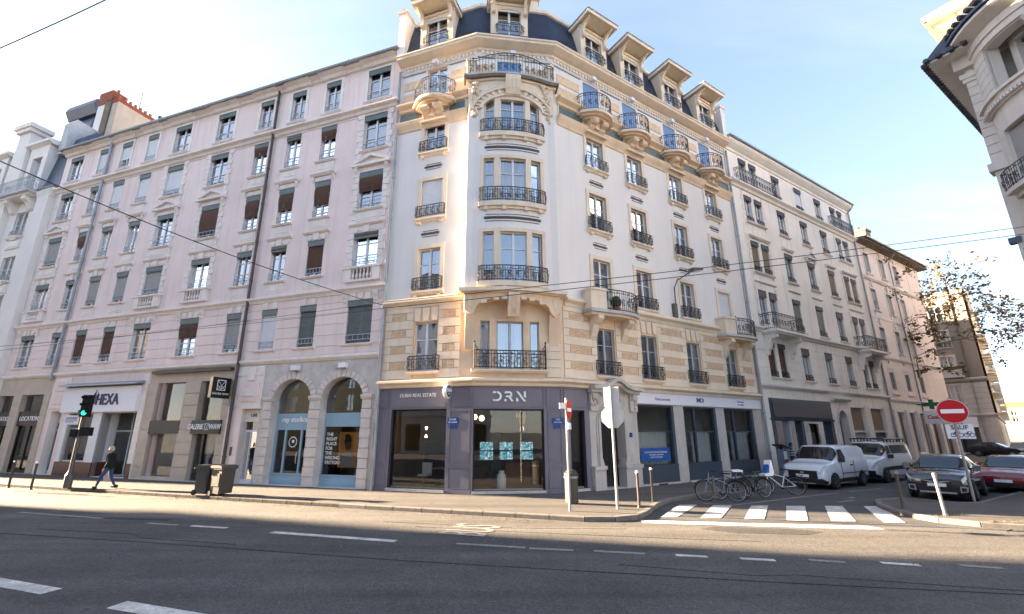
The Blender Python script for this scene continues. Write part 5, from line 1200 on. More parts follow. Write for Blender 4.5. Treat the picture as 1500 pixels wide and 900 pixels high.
for i, c in enumerate(PC):
    for r, (a, b) in PZ.items():
        window(PR, c, a, 1.0, b-a, 'frame_g', 2, (.5,), 'pane', None, (.97, 'dblind' if r == 1 else 'gblind', .09) if (i+r) % 3 or r == 1 else (.5, 'gblind', .09), (.2, 'val_d', -.02, False), 'bars', (1.4, .16, .12, T))
        PR.put('surround', surround_mesh(1.0, b-a, .16, T, .04), c, 0, a)
        if r > 1:
            PR.put('keystone', cached('pk', lambda: MB().prism([(-.14, 0), (.14, 0), (.22, .45), (-.22, .45)], -.1, 0, T).box(-.5, .5, -.05, 0, .3, .42, T).mesh('keystone')), c, 0, b+.1)
            PR.put('apron', cached('pap', lambda: MB().box(-.5, .5, -.06, 0, -.45, 0, T).prism([(-.15, -.45), (.15, -.45), (.1, -.8), (-.1, -.8)], -.08, 0, T).mesh('apron')), c, 0, a-.15)
for a, b in PZ.values(): PR.put('blind_niche', MB().box(-.45, .45, -.012, .004, 0, b-a, T).box(-.36, .36, -.022, -.01, .08, b-a-.08, K).mesh('blind_niche'), 45.0, 0, a)
ops = [(34.4, 36.0, .3, 4.0), (36.9, 38.4, .3, 4.0), (39.2, 40.6, .3, 4.0), (41.5, 43.4, .3, 3.6), (44.2, 46.6, .3, 3.6)]
PR.put('street_wall', wall(X0, X1, 0, 4.9, ops, 'cream', T, .4, back=1.2))
for j, (a, b, c, d) in enumerate(ops):
    PR.put('shop_window', MB().box(a, b, .2, .3, c, d, 'dgrey' if j < 3 else 'black').box(a+.15, b-.15, .16, .2, 1.0, d-.15, 'tblind' if j < 3 else 'plinth').box((a+b)/2-.04, (a+b)/2+.04, .12, .2, c, d, 'frame_g').mesh('shop_window'))
for a, b in ((33.6, 34.3), (36.1, 36.8), (38.5, 39.1), (40.7, 41.4), (43.5, 44.1), (46.7, 47.7)): PR.put('pilaster', MB().box(a, b, -.12, 0, .1, 4.2, T).mesh('pilaster'))
PR.put('chimney', MB().box(41.5, 42.7, 1.5, 3.0, 19.6, 23.6, 'sooty').box(41.4, 42.8, 1.4, 3.1, 23.4, 23.6, 'sooty').box(41.7, 42.1, 1.8, 2.2, 23.6, 24, 'terracotta').mesh('chimney') if 'sooty' in M else MB().box(41.5, 42.7, 1.5, 3.0, 18.8, 22.2, 'rust_stone').box(41.4, 42.8, 1.4, 3.1, 22.2, 22.4, 'rust_stone').lathe([(.2, 0), (.16, .45)], 'terracotta', (41.9, 2.2, 22.4), 8).mesh('chimney'))
PR.put('downpipe', MB().tube([(40.0, -.8, 18.6), (40.0, -.15, 17.8), (40.0, -.12, .2)], .06, 'zinc', 6).mesh('downpipe'))
PR.put('roof_aerial', MB().tube([(34.2, 1, 18.8), (34.2, 1, 21.6)], .03, 'pole', 5).mesh('roof_aerial'))

# ================================================================ white corner block at the far left
FB, FF = new_building('white_building', 'white apartment block with fluted pilasters and slate mansard at the far left edge', -38)
X0, X1 = -44.5, -32.45
FZ = [(5.9, 8.0), (9.4, 11.6), (12.6, 14.5), (16.0, 18.0)]
ops = [(c-.75, c+.75, a, b) for c in (-36.0, -41.2) for a, b in FZ]
FF.put('wall', wall(X0, X1, 0, 19.3, ops, 'white', 'white', .35, back=1.4)); hull(FF, X0, X1, 0, 19.3, 'white', 10, 'slate', .3, .3)
for x, w in ((-33.2, 1.3), (-38.6, 1.6), (-44, 1.0)):
    mb = MB().box(x-w/2, x+w/2, -.38, 0, .1, 18.6, 'white').prism([(-.38, 18.6), (-.5, 19.0), (0, 19.0), (0, 18.6)], x-w/2-.05, x+w/2+.05, 'white', 'x')
    FF.put('pilaster', mb.mesh('pilaster'))
for c in (-36.0, -41.2):
    for i, (a, b) in enumerate(FZ):
        window(FF, c, a, 1.5, b-a, 'frame', 2, (.5,), 'pane', 'sides', None, None, (1.6, .5, .1, 'frame_g', False, .14), (1.9, .2, .14, 'white'))
        FF.put('spandrel_panel', MB().box(-.85, .85, -.08, 0, -.9, -.3, 'white').box(-.7, .7, -.11, -.08, -.8, -.4, 'pink_trim').prism([(-.3, -.25), (.3, -.25), (.4, .1), (-.4, .1)], -.16, 0, 'white').mesh('spandrel_panel'), c, 0, a-.0) if i else None
    FF.put('balcony_slab', MB().box(-1.9, 1.9, -.95, 0, 19.0, 19.2, 'dirty_w').box(-1.7, 1.7, -.75, 0, 18.85, 19.0, 'white').mesh('balcony_slab'), c)
    for d in (-1.1, 1.1): FF.put('console', MB().prism([(0, 18.9), (-.7, 18.9), (-.7, 18.6), (-.4, 18.4), (-.2, 18.0), (0, 17.9)], -.25, .25, 'white', 'x').mesh('console'), c+d)
    FF.put('balcony_railing', iron_panel(MB(), [(-1.85, 0), (-1.85, -.9), (1.85, -.9), (1.85, 0)], 19.2, .95, .13, True, True, 'frame_g').mesh('balcony_railing'), c)
    FF.put('dormer', MB().box(-1.15, -.6, -.1, .9, 19.2, 23.4, 'white').box(.6, 1.15, -.1, .9, 19.2, 23.4, 'white').box(-.6, .6, -.1, .9, 22.5, 23.4, 'white').prism([(.9, 23.4), (-.1, 23.4), (-.4, 23.55), (-.4, 23.75), (.9, 23.9)], -1.5, 1.5, 'white', 'x').box(-.6, .6, .5, .6, 19.2, 22.5, 'dark').mesh('dormer'), c)
    window(FF, c, 19.25, 1.2, 3.2, 'frame', 2, (.5,), 'pane', 'sides', None, None, None, None, .05)
FF.put('mansard', MB().prism([(.1, 19.3), (.7, 24.0), (1.3, 24.8), (8, 26.2), (8, 19.3)], X0, X1, 'slate', 'x').mesh('mansard'))
moulding(FF, X0, X1, [(0, 18.95), (.1, 18.97), (.3, 19.15), (.3, 19.27), (0, 19.3)], 'white')
FF.put('parapet_pier', MB().prism([(-39.2, 19.2), (-37.2, 19.2), (-37.5, 25.0), (-38.9, 25.0)], -.3, .7, 'white').box(-39.1, -37.3, -.5, .8, 25.0, 25.3, 'pink_trim').box(-39.3, -37.1, -.6, .9, 25.3, 25.65, 'pink_trim').mesh('parapet_pier'))
FF.put('parapet_pier', MB().prism([(.2, 22.6), (.2, 25.2), (.5, 25.7), (3.8, 25.4), (3.8, 22.6)], -34.4, -33.6, 'dirty_w', 'x').mesh('parapet_pier'))
FF.put('party_wall', MB().prism([(2.6, 22), (2.6, 26.3), (9, 27.2), (9, 22)], -36.4, -33.0, 'dgrey', 'x').mesh('party_wall'))
FF.put('zinc_mansard', MB().prism([(4.2, 22.5), (4.8, 30.6), (5.2, 31.6), (9, 31.6), (9, 22.5)], -45.2, -41.2, 'slate', 'x').prism([(4.9, 31.6), (4.5, 32.4), (4.7, 33.0), (9, 33.0), (9, 31.6)], -45.3, -41.1, 'slate', 'x').mesh('zinc_mansard'))
def chimney(fr, name, x0, x1, y0, y1, z0, z1, body, label=None, pots=5, band=.9):
    c = fr.put('chimney', MB().box(x0, x1, y0, y1, z0, z1-band, body).box(x0-.04, x1+.04, y0-.04, y1+.04, z1-band, z1, 'brickred').mesh('chimney'), 0, 0, 0, 0, label)
    for j in range(pots):
        t = (j+.5)/pots; obj('chimney_pot', MB().lathe([(.13, 0), (.10, .42), (.12, .45), (.09, .46)], 'terracotta', ((x0+x1)/2 if y1-y0 > x1-x0 else x0+(x1-x0)*t, y0+(y1-y0)*t if y1-y0 > x1-x0 else (y0+y1)/2, z1), 8).mesh('chimney_pot'), c)
chimney(F0, 'chimney', -35.2, -33.95, 2.2, 3.2, 22.0, 29.8, 'white', 'white rendered chimney with a red brick head', 1, 1.2)
chimney(F0, 'chimney', -33.9, -33.2, 2.0, 3.0, 22.0, 29.5, 'rust_stone', 'sooty brown chimney', 1, .9)
chimney(F0, 'chimney', -33.15, -32.4, 2.1, 4.9, 22.0, 28.6, 'tan_stone', 'long stained chimney with a row of terracotta pots', 7, .3)
F0.put('roof_aerial', MB().tube([(-33.2, 4.0, 28.6), (-33.2, 4.0, 30.9)], .025, 'pole', 4).tube([(-33.9, 4.0, 30.85), (-32.3, 4.0, 30.6)], .02, 'pole', 4).mesh('roof_aerial'))
F0.put('roof_vent', MB().box(-25.2, -24.6, .8, 1.3, 22.9, 23.6, 'zinc').tube([(-24.9, 1, 23.6), (-24.9, 1, 24.1)], .12, 'pole', 6).mesh('roof_vent'))
F1.put('roof_vent', MB().box(-9.3, -8.7, .8, 1.3, 22.9, 23.3, 'zinc').tube([(-8.8, 1, 23.3), (-8.8, 1, 23.9)], .10, 'pole', 6).mesh('roof_vent'))

# ================================================================ buildings out of frame that shade and reflect: further up and across the avenue
def plain_block(name, label, org, ang, x0, x1, h, depth, k, floors, cols, roofk='zinc', tk='cream_trim'):
    r = thing(name, label, 'building', (org[0], org[1], 0)); fr = Fr(r, 0, 0, ang)
    ops = []; zs = [(5.2+i*(h-5.6)/floors, 5.2+i*(h-5.6)/floors+2.0) for i in range(floors)]
    xs = [x0+(x1-x0)*(j+.5)/cols for j in range(cols)]
    ops = [(c-.55, c+.55, a, b) for c in xs for a, b in zs]+[(c-1.1, c+1.1, .3, 3.4) for c in xs[::2]]
    fr.put('wall', wall(x0, x1, 0, h, ops, k, tk, .25, back=.5)); hull(fr, x0, x1, 0, h, k, depth, roofk, .5, 2.0)
    moulding(fr, x0, x1, [(0, 4.2), (.2, 4.3), (.2, 4.5), (0, 4.6)], tk); moulding(fr, x0, x1, [(0, h-.5), (.4, h-.2), (.4, h-.05), (0, h-.02)], tk)
    for c in xs:
        for a, b in zs: window(fr, c, a, 1.1, b-a, 'frame', 2, (.6,), 'pane')
    return r, fr
for j, (d, hh, k, lab) in enumerate(((58, 27, 'cream', 'cream block further up the avenue on the near side'), (75, 27, 'white', 'white block further up the avenue on the near side'), (92, 26, 'cream', 'cream block at the far bend of the avenue'))):
    q = C1-dLr*d+nL*(10.1+(d-46)*.066)  # unseen blocks added so their shadow covers the near road
    plain_block('apartment_block', lab, (q.x, q.y), ANG_L+pi, 0, 16.5, hh, 14, k, 5, 5)
for j, (xx, hh, k, lab) in enumerate(((-46, 20, 'yellow_r', 'ochre terrace across the avenue behind the camera, left'), (-24, 22, 'cream', 'cream terrace across the avenue directly behind the camera'), (0, 21, 'white', 'white terrace across the avenue behind the camera, right'))):
    q = C1+dLr*(xx+22)+nL*33
    plain_block('apartment_block', lab, (q.x, q.y), ANG_L+pi, 0, 21.5, hh, 12, k, 5, 7)

q = C1-dLr*95+nL*5.1  # unseen block, made this tall to hold the sun off the facades
plain_block('apartment_block', 'tall stone block set forward at the bend of the avenue', (q.x, q.y), ANG_L, 0, 20, 44, 10, 'tan_stone', 11, 6)
q = C1-dLr*175+nL*34  # unseen block added to cover the bright sky gap mirrored in the glass
plain_block('apartment_block', 'ochre block closing the far end of the avenue', (q.x, q.y), ANG_L-pi/2, -46, 14, 21, 14, 'tan_stone', 5, 12)
for j, (u, L_, k, lab) in enumerate(((64, 26, 'white', 'white block on the right of the side street'), (100, 34, 'cream', 'cream block far along the right of the side street'))):
    q = C2+dR*u+nR*11.6
    plain_block('apartment_block', lab, (q.x, q.y), ANG_R+pi, 0, L_, 20, 12, k, 5, 7)

# ================================================================ sunlit block across the end street, with a convenience shop
FCx = C2+dR*62.2
FA = thing('shop_corner_building', 'tall corner block behind the plane tree, with a purple lettered shop', 'building', (FCx.x, FCx.y, 0))
ANG_F = math.atan2(nR.y, nR.x)
FFr = Fr(FA, 0, 0, ANG_F); ANG_FAR = pi/2-rad(47.2); dF = Vector((cos(ANG_FAR), sin(ANG_FAR))); nF = Vector((dF.y, -dF.x)); FSd = Fr(FA, 0, 0, ANG_FAR)
K = 'greige'; M[K] = mat('greige_render', (.27, .225, .185), .9, .08, .6, .15, 20, streak=.25); T = 'grey_stone'
GZs = [(5.6, 7.8), (8.9, 11.2), (12.3, 14.3), (15.4, 17.3)]; GX = [-13.4, -9.9, -6.4, -2.8]
ops = [(c-.62, c+.62, a, b) for c in GX for a, b in GZs]
FFr.put('wall', wall(-16, 0, 4.2, 19.0, ops, K, T, .25, back=1.2)); FSd.put('wall', wall(0, 16, 0, 19.0, [(c-.5, c+.5, a, b) for c in (2, 5.5, 9, 12.5) for a, b in GZs], K, T, .25, back=1.2))
hull(FFr, -16, -3.4, 0, 19.0, K, 14, 'terracotta', .5, 1.2); obj('roof', MB().prism([(0, 0), FSd.at(16)[:2], FFr.at(-6, 13)[:2], FFr.at(-6)[:2]], 18.9, 19.1, 'terracotta', 'z').mesh('roof'), FA)
courses(FFr, -16, 0, [(4.4, 5.0), (5.0, 5.6), (5.6, 6.2), (6.2, 6.8), (6.8, 7.4), (7.4, 8.0)], ops, T, .04)
for z, o in ((8.2, .25), (4.15, .2), (18.5, .45)): 
    FA_ = obj('cornice', MB().sweep([(0, z), (o*.4, z), (o, z+.2), (o, z+.32), (0, z+.4)], [FFr.at(-16)[:2], (0, 0), FSd.at(16)[:2]], T).mesh('cornice'), FA)
for i, c in enumerate(GX):
    for j, (a, b) in enumerate(GZs):
        window(FFr, c, a, 1.24, b-a, 'frame', 2, (.6,), 'pane', 'sides', None, None, (1.5, .6, .2) if j else None, (1.7, .18, .14, T))
        FFr.put('surround', surround_mesh(1.24, b-a, .2, T, .06), c, 0, a)
        if j == 1:
            FFr.put('balcony_slab', MB().box(-1.2, 1.2, -.7, 0, -.25, -.05, T).box(-1.2, 1.2, -.72, -.66, -.05, .65, T).mesh('balcony_slab'), c, 0, a)
            mb = MB()
            for q in range(26): mb.lathe([(.001, -.1), (.13, 0), (.001, .12)], 'plant', (-1.0+2*rr.random(), -.62-.2*rr.random(), .65+.25*rr.random()), 5)
            FFr.put('flower_box', mb.mesh('flower_box'), c, 0, a)
for x in (2, 5.5, 9, 12.5):
    for a, b in GZs: window(FSd, x, a, 1.0, b-a, 'frame', 2, (.6,))
FFr.put('street_wall', wall(-16, 0, 0, 4.2, [(-9.6, -1.6, .2, 3.0)], T, T, .3)); FFr.put('shop_back', MB().box(-9.6, -1.6, .8, .9, .1, 3.1, 'dark').box(-9, -7.5, .5, .7, .2, 1.6, 'plinth').box(-4.5, -3.6, .5, .7, .6, 2.2, 'orange').mesh('shop_back'))
pane_at(FFr, -9.6, -1.6, .2, 3.0, .2); FFr.put('shopfront', MB().box(-9.6, -9.4, .1, .25, .2, 3, 'black').box(-6.4, -6.2, .1, .25, .2, 3, 'black').box(-3.2, -3.0, .1, .25, .2, 3, 'black').mesh('shopfront'))
FFr.put('shop_fascia', MB().box(-9.8, -1.5, -.2, .0, 3.0, 4.1, 'sign_w').mesh('shop_fascia')); FFr.put('lettering', text_mesh('Ma vie en rendo', .85, 'text_p', .02, bold=.01), -5.6, -.22, 3.55)
mb = MB(); e0, e1 = FSd.at(16), FSd.at(16, 9); mb.face([(*e0[:2], 0), (*e1[:2], 0), (*e1[:2], 19), (*e0[:2], 19)], K); obj('party_wall', mb.mesh('party_wall'), FA)
FFr.put('chimney', MB().box(-10.5, -8.6, 2.5, 3.6, 19.0, 21.4, 'terracotta').mesh('chimney')); FFr.put('dormer', MB().box(-13.2, -11.9, .5, 2.5, 19.0, 20.6, 'terracotta').box(-13, -12.1, .45, .5, 19.3, 20.3, 'dark').mesh('dormer'))
for j, (u, L_, h, k, lab) in enumerate(((16.03, 17.9, 18.9, 'yellow_r', 'yellow balcony block beyond the flower balcony block'), (34, 18, 18, 'cream', 'cream block further down the side street'), (53, 30, 16.5, 'yellow_r', 'far yellow block near the foot of the hill'))):
    q = FCx+dF*u
    r, fr = plain_block('apartment_block', lab, (q.x, q.y), ANG_FAR, 0, L_, h, 12, k, 5, 5)
    for i in range(5):
        for z in range(5): fr.put('balcony', cached('byl', lambda: MB().box(-1.3, 1.3, -.9, 0, 0, .14, 'cream_trim').box(-1.3, 1.3, -.9, -.84, .14, .95, 'yellow_r').mesh('balcony')), L_*(i+.5)/5, 0, 5.0+z*(h-5.6)/5)
# right-hand side of the street, far away
for j, (u, L_, h, k, lab) in enumerate(((150, 40, 9, 'yellow_r', 'low brown house closing the far end of the street'),)):
    q = FCx+dF*120-nF*4
    plain_block('house', lab, (q.x, q.y), ANG_F, 0, 16, h, 9, 'rust_stone', 2, 4, 'terracotta')
mb = MB(); n = 60
for ring_, (d, h0) in enumerate(((700, 0), (850, 34), (1100, 70), (1500, 105))):
    for j in range(n+1):
        a = rad(25+60*j/n); hh = h0*(.75+.35*sin(j*.43)+.18*sin(j*1.3+1)); mb.v.append((d*sin(a), d*cos(a), hh))
mb.mi('hills_m')
for r in range(3):
    for j in range(n): mb.f.append((r*(n+1)+j, r*(n+1)+j+1, (r+1)*(n+1)+j+1, (r+1)*(n+1)+j)); mb.m.append(0)
struct('hills', mb.mesh('hills', True))

# ================================================================ round-cornered building at top right
A = Vector((22.0, 18.07))
TB_ = thing('round_corner_building', 'pale stone building with a round tower corner and dark scalloped eaves', 'building', (A.x, A.y, 0))
M['greystone2'] = mat('grey_limestone', (.64, .585, .53), .85, .08, .7, .15, 20, streak=.2); K = 'greystone2'
TF = Fr(TB_, 0, 0, ANG_F)       # avenue-facing wall: +x to the right, +y away from the camera
TS = Fr(TB_, 0, 0, ANG_R+pi)    # side-street wall
mb = MB(); mb.v = []; W_, D2 = 14, 26
P = [(0, 0), (W_, 0), (W_, D2), (0, D2)]
TF.put('wall', MB().prism(P, 0, 19.0, K, 'z').mesh('wall'))
TF.put('eave', MB().prism([(-.98, -1.0), (.6, -1.0), (.6, D2+1), (-.98, D2+1)], 19.62, 19.72, K, 'z').prism([(-.3, -.3), (W_, -.3), (W_, D2), (-.3, D2)], 19.0, 19.62, K, 'z').mesh('eave'))
mb = MB()
for j in range(90):          # scalloped eave tiles along the street side
    y = -1.05+27*j/90; mb.lathe([(.11, -.2), (.13, 0), (.11, .12)], 'tile_d', (-1.02, y+.2, 19.72), 6, 'x')
for j in range(4): mb.lathe([(.11, -.2), (.13, 0), (.11, .12)], 'tile_d', (-.95+.45*j, -1.08, 19.72), 6, 'y')
mb.prism([(-1.05, -1.05), (.6, -1.05), (.6, D2+1), (-1.05, D2+1)], 19.75, 19.9, 'slate', 'z')
TF.put('eave_tiles', mb.mesh('eave_tiles'))
TF.put('roof', MB().prism([(-1.02, 19.86), (4, 24.3), (9, 24.3), (14, 19.86)], -1.0, D2, 'slate').mesh('roof'))
z = 14.0; j = 0
while z < 18.3:
    TF.put('quoin', cached(('tq', j % 2), lambda: MB().box(-.06, .62 if j % 2 else .5, -.07, .5, .012, .43, K).mesh('quoin')), 0, 0, z); z += .445; j += 1
TF.put('capital', MB().box(-.14, .72, -.14, .5, 18.3, 18.5, K).box(-.2, .78, -.2, .5, 18.5, 18.75, K).mesh('capital')); TF.put('impost', MB().box(-.2, .75, -.2, .5, 13.6, 13.98, K).mesh('impost'))
TF.put('pilaster', MB().box(-.05, .55, -.06, .3, 0, 13.6, K).mesh('pilaster'))
TF.put('cornice_block', MB().box(-.28, .1, -.15, .2, 10.2, 10.45, 'slate').mesh('cornice_block'))
# tower: built flat, then wrapped round the cylinder
TCx, TCy, TR = 3.7, 1.0, 3.5
def wrap(me, r=TR):
    for v in me.vertices:
        x, y, z = v.co; a = x/TR; rr_ = r-y; v.co = (TCx+rr_*sin(a), TCy-rr_*cos(a), z)
    me.update(); return me
XA, XB = -5.6, 5.6; st = .35
lo_ops = [(c-.85, c+.85, z0, z1) for c in (-2.9, 0, 2.9) for z0, z1 in ((5, 7.4), (8.9, 11.2), (12.3, 15.0))]
TF.put('tower_wall', wrap(wall(XA, XB, 0, 16.2, lo_ops, K, K, .4, None, .7, st)))
def ringm(z0, z1, o, k, name, o0=-.05, xa=XA, xb=XB):
    mb = MB(); n = 40
    for j in range(n):
        a, b = xa+(xb-xa)*j/n, xa+(xb-xa)*(j+1)/n; mb.box(a, b, -o, -o0, z0, z1, k, '')
    return TF.put(name, wrap(mb.mesh(name)))
ringm(16.2, 16.42, .22, K, 'string_course'); ringm(16.42, 16.55, .34, K, 'string_course'); ringm(16.0, 16.2, .12, K, 'string_course'); ringm(18.95, 19.25, .1, K, 'frieze_ring'); ringm(19.25, 19.6, .18, K, 'frieze_ring')
mb = MB()
for j in range(64): x = XA+10*(j+.5)/64; mb.box(x-.05, x+.05, -.27, -.1, 16.06, 16.2, K)
TF.put('dentil_course', wrap(mb.mesh('dentil_course')))
lg = [(c-.75, c+.75, 16.9, 18.9) for c in (-2.35, -.55, 1.25, 3.05)]
TF.put('loggia_wall', wrap(wall(XA, XB, 16.5, 19.6, [(-3.3, 3.9, 16.6, 18.9)], K, K, .5, None, None, st)))
TF.put('loggia_back', wrap(wall(-3.3, 3.9, 16.5, 19.2, [(c-.55, c+.55, 16.9, 18.9) for c in (-2.3, -.3, 1.7)], K, K, .15, lambda x: -.85, 1.3, st)))
for c in (-2.3, -.3, 1.7):
    a = c/TR; TF.put('window', frame_mesh(1.1, 2.0, 'frame_g', 2, (.5,)), TCx+(TR-.85)*sin(a), TCy-(TR-.85)*cos(a), 16.9, a)
    TF.put('pane', pane_mesh(1.1, 2.0), TCx+(TR-.85)*sin(a), TCy-(TR-.85)*cos(a), 16.9, a)
def column(x):
    a = x/TR; mb = MB().lathe([(.24, 0), (.24, .12), (.19, .18), (.17, 2.1), (.22, 2.2), (.28, 2.3), (.28, 2.5)], K, (0, 0, 0), 14)
    for j in range(10): an = 2*pi*j/10; mb.tube([(.185*cos(an), .185*sin(an), .2), (.17*cos(an), .17*sin(an), 2.1)], .022, K, 4)
    TF.put('column', mb.mesh('column'), TCx+(TR-.18)*sin(a), TCy-(TR-.18)*cos(a), 16.6)
for x in (-1.35, .75, 2.7): column(x)
z = 16.6; j = 0
while z < 19.0:
    mb = MB()
    for q in range(6): a = -4.6+1.3*q/6; mb.box(a, a+1.3/6, -.07, .1, z+.012, z+.36, K)
    TF.put('pier_block', wrap(mb.mesh('pier_block'))); z += .375
n = 40     # round eave: soffit, scalloped tiles and roof cone
c3 = (TCx, TCy, 0)
TF.put('round_eave', MB().lathe([(TR-.2, 19.5), (4.2, 19.8), (4.3, 19.85), (4.3, 19.97), (TR-.2, 20.1)], K, c3, 48).mesh('round_eave'))
mb = MB()
for j in range(72):
    a = 2*pi*j/72; i0 = len(mb.v); mb.lathe([(.11, -.28), (.14, 0), (.11, .1)], 'tile_d', (0, 0, 0), 6, 'y')
    mb.v[i0:] = [(TCx+4.34*sin(a)+x*cos(a)-y*sin(a)*-1, TCy-4.34*cos(a)+x*sin(a)-y*cos(a), z+20.40) for x, y, z in mb.v[i0:]]
mb.lathe([(4.4, 20.05), (4.4, 20.16), (3.0, 20.9), (.01, 21.6)], 'slate', c3, 40)
TF.put('eave_tiles', mb.mesh('eave_tiles'))
TF.put('attic_drum', MB().lathe([(2.5, 20.6), (2.5, 24.2), (3.3, 24.6), (3.3, 24.8), (.01, 26.5)], 'white', c3, 32).mesh('attic_drum'))
for c, z0 in ((-2.9, 12.3), (0, 12.3), (2.9, 12.3), (-2.9, 8.9), (0, 8.9)):
    a = c/TR; f = TF.put('window', frame_mesh(1.7, 2.6 if z0 > 12 else 2.3, 'frame_g', 2, (.6,)), TCx+(TR-.2)*sin(a), TCy-(TR-.2)*cos(a), z0, a)
    obj('blind', blind_mesh(1.7, 2.6 if z0 > 12 else 2.3, .8, 'gblind', .08), f); obj('pane', pane_mesh(1.7, 2.6 if z0 > 12 else 2.3), f)
    mb = MB(); pth = [(TCx+(TR+.45)*sin(a+t*.3), TCy-(TR+.45)*cos(a+t*.3)) for t in (-1, -.5, 0, .5, 1)]
    pth = [(TCx+TR*sin(a-.32), TCy-TR*cos(a-.32))]+pth+[(TCx+TR*sin(a+.32), TCy-TR*cos(a+.32))]
    TF.put('balcony_railing', iron_panel(MB(), pth, z0, .8, .13, True).mesh('balcony_railing'))
    TF.put('balcony_slab', MB().prism(pth, z0-.2, z0-.02, K, 'z').prism([(x*.93+TCx*.07, y*.93+TCy*.07) for x, y in pth], z0-.4, z0-.2, K, 'z').mesh('balcony_slab'))
# the dormer with a timber eave that catches the sun
dm = TF.put('dormer', MB().box(.1, 2.6, 2.4, 5.2, 20.0, 23.9, 'white').mesh('dormer'))
mb = MB()
for j in range(9): mb.box(-1.0+.001, 2.8, 1.9+.42*j, 1.9+.42*j+.40, 23.96, 24.04, 'eave_wood')
mb.box(-1.1, 2.9, 1.8, 6.0, 24.04, 24.2, 'ochre_l'); mb.box(-1.16, -1.0, 1.75, 6.0, 23.9, 24.22, 'ochre_l'); mb.box(-1.1, 2.9, 1.76, 1.9, 23.9, 24.22, 'ochre_l')
for y in (2.5, 4.9): mb.prism([(.1, 22.8), (-.05, 22.9), (-.3, 23.5), (-.95, 23.85), (-.95, 23.96), (.1, 23.96)], y, y+.16, 'ochre_l')
obj('dormer_eave', mb.mesh('dormer_eave'), dm)

# ================================================================ ground, roads, pavements
def asphalt(name, col, col2, scale=.5, grain=90., spots=.75):
    m = mat(name, col, .88, .2, scale, .35, grain, spec=.25, col2=col2); n = m.node_tree.nodes; l = m.node_tree.links
    b = n['Principled BSDF']; src = b.inputs['Base Color'].links[0].from_socket
    g = n.new('ShaderNodeNewGeometry')
    v = n.new('ShaderNodeTexVoronoi'); v.inputs['Scale'].default_value = 38; l.new(g.outputs['Position'], v.inputs['Vector'])
    x = n.new('ShaderNodeMixRGB'); x.blend_type = 'MULTIPLY'; x.inputs[0].default_value = spots; l.new(src, x.inputs[1])
    r = n.new('ShaderNodeMapRange'); r.inputs[1].default_value = .0; r.inputs[2].default_value = 1.; r.inputs[3].default_value = .4; r.inputs[4].default_value = 1.55; l.new(v.outputs['Color'], r.inputs[0]); l.new(r.outputs[0], x.inputs[2])
    # long wheel-track streaks along the avenue
    mp = n.new('ShaderNodeMapping'); mp.inputs['Rotation'].default_value = (0, 0, -ANG_L); mp.inputs['Scale'].default_value = (.03, .9, 1); l.new(g.outputs['Position'], mp.inputs[0])
    t = n.new('ShaderNodeTexNoise'); t.inputs['Scale'].default_value = 1.4; t.inputs['Detail'].default_value = 5; l.new(mp.outputs[0], t.inputs['Vector'])
    r3 = n.new('ShaderNodeMapRange'); r3.inputs[1].default_value = .3; r3.inputs[2].default_value = .7; r3.inputs[3].default_value = .72; r3.inputs[4].default_value = 1.25; l.new(t.outputs['Fac'], r3.inputs[0])
    y = n.new('ShaderNodeMixRGB'); y.blend_type = 'MULTIPLY'; y.inputs[0].default_value = .8; l.new(x.outputs[0], y.inputs[1]); l.new(r3.outputs[0], y.inputs[2])
    l.new(y.outputs[0], b.inputs['Base Color']); return m
M['road'] = asphalt('road_asphalt', (.118, .112, .108), (.070, .067, .068), .45)
M['lane'] = asphalt('bus_lane_asphalt', (.142, .128, .114), (.108, .098, .09), .8)
M['pave'] = asphalt('pavement_asphalt', (.132, .118, .108), (.102, .092, .085), .7, 120, .3)
M['kerb'] = mat('granite_kerb', (.185, .165, .145), .85, .25, 6, .3, 30)
M['kerb_worn'] = mat('worn_granite_kerb', (.12, .10, .085), .9, .45, 9, .5, 12)
M['mark'] = asphalt('road_paint', (.74, .71, .66), (.36, .34, .32), 2.6, 70, .45)
M['mark_w'] = mat('worn_road_paint', (.34, .33, .31), .85, .5, 14, .1, 40, col2=(.13, .125, .12))
M['iron_cover'] = mat('cast_iron_cover', (.06, .055, .05), .6, .3, 20, .5, 60, metal=.4)
M['patch'] = asphalt('repair_patch', (.075, .07, .067), (.055, .052, .05), 1.2)
def Lp(u, o): q = C1-dLr*u+nL*o; return (q.x, q.y)
def Rp(u, o): q = C2+dR*u+nR*o; return (q.x, q.y)
ground = struct('ground', MB().prism([(-2500, -2500), (2500, -2500), (2500, 2500), (-2500, 2500)], -.5, -.012, 'road', 'z').mesh('ground'))
road = struct('road', MB().prism([Lp(200, -2), Lp(-9, -2), Rp(200, 1), Rp(200, 11), Rp(2, 11), (60, -40), (-80, -40), Lp(200, 36)], -.012, 0, 'road', 'z').mesh('road'))
def sheet(name, pts, k, z=.004, t=.004): return obj(name, MB().prism(pts, z-t, z, k, 'z').mesh(name), road)
sheet('bus_lane', [Lp(80, 7.4), (-17.12, 16.6), (-6.24, 13.5), (-2.03, 12.4), (2.52, 11.25), (5.18, 10.5), (9.95, 9.62), (16, 8.6), (30, 6.4), (30, 9.5), (16, 11.4), (13.0, 12.4), (12.0, 13.0), (10.0, 13.2), (5, 14.0), (2.36, 13.8), Lp(0, 3.4), Lp(80, 3.4)], 'lane')
sheet('repair_patch', [(5.1, 12.9), (5.6, 13.2), (7.5, 12.9), (8.0, 12.5), (7.4, 12.2), (5.8, 12.4)], 'patch', .008); sheet('repair_patch', [(-13.0, 14.9), (-9.4, 14.3), (-9.5, 14.1), (-13.0, 14.6)], 'patch', .008)
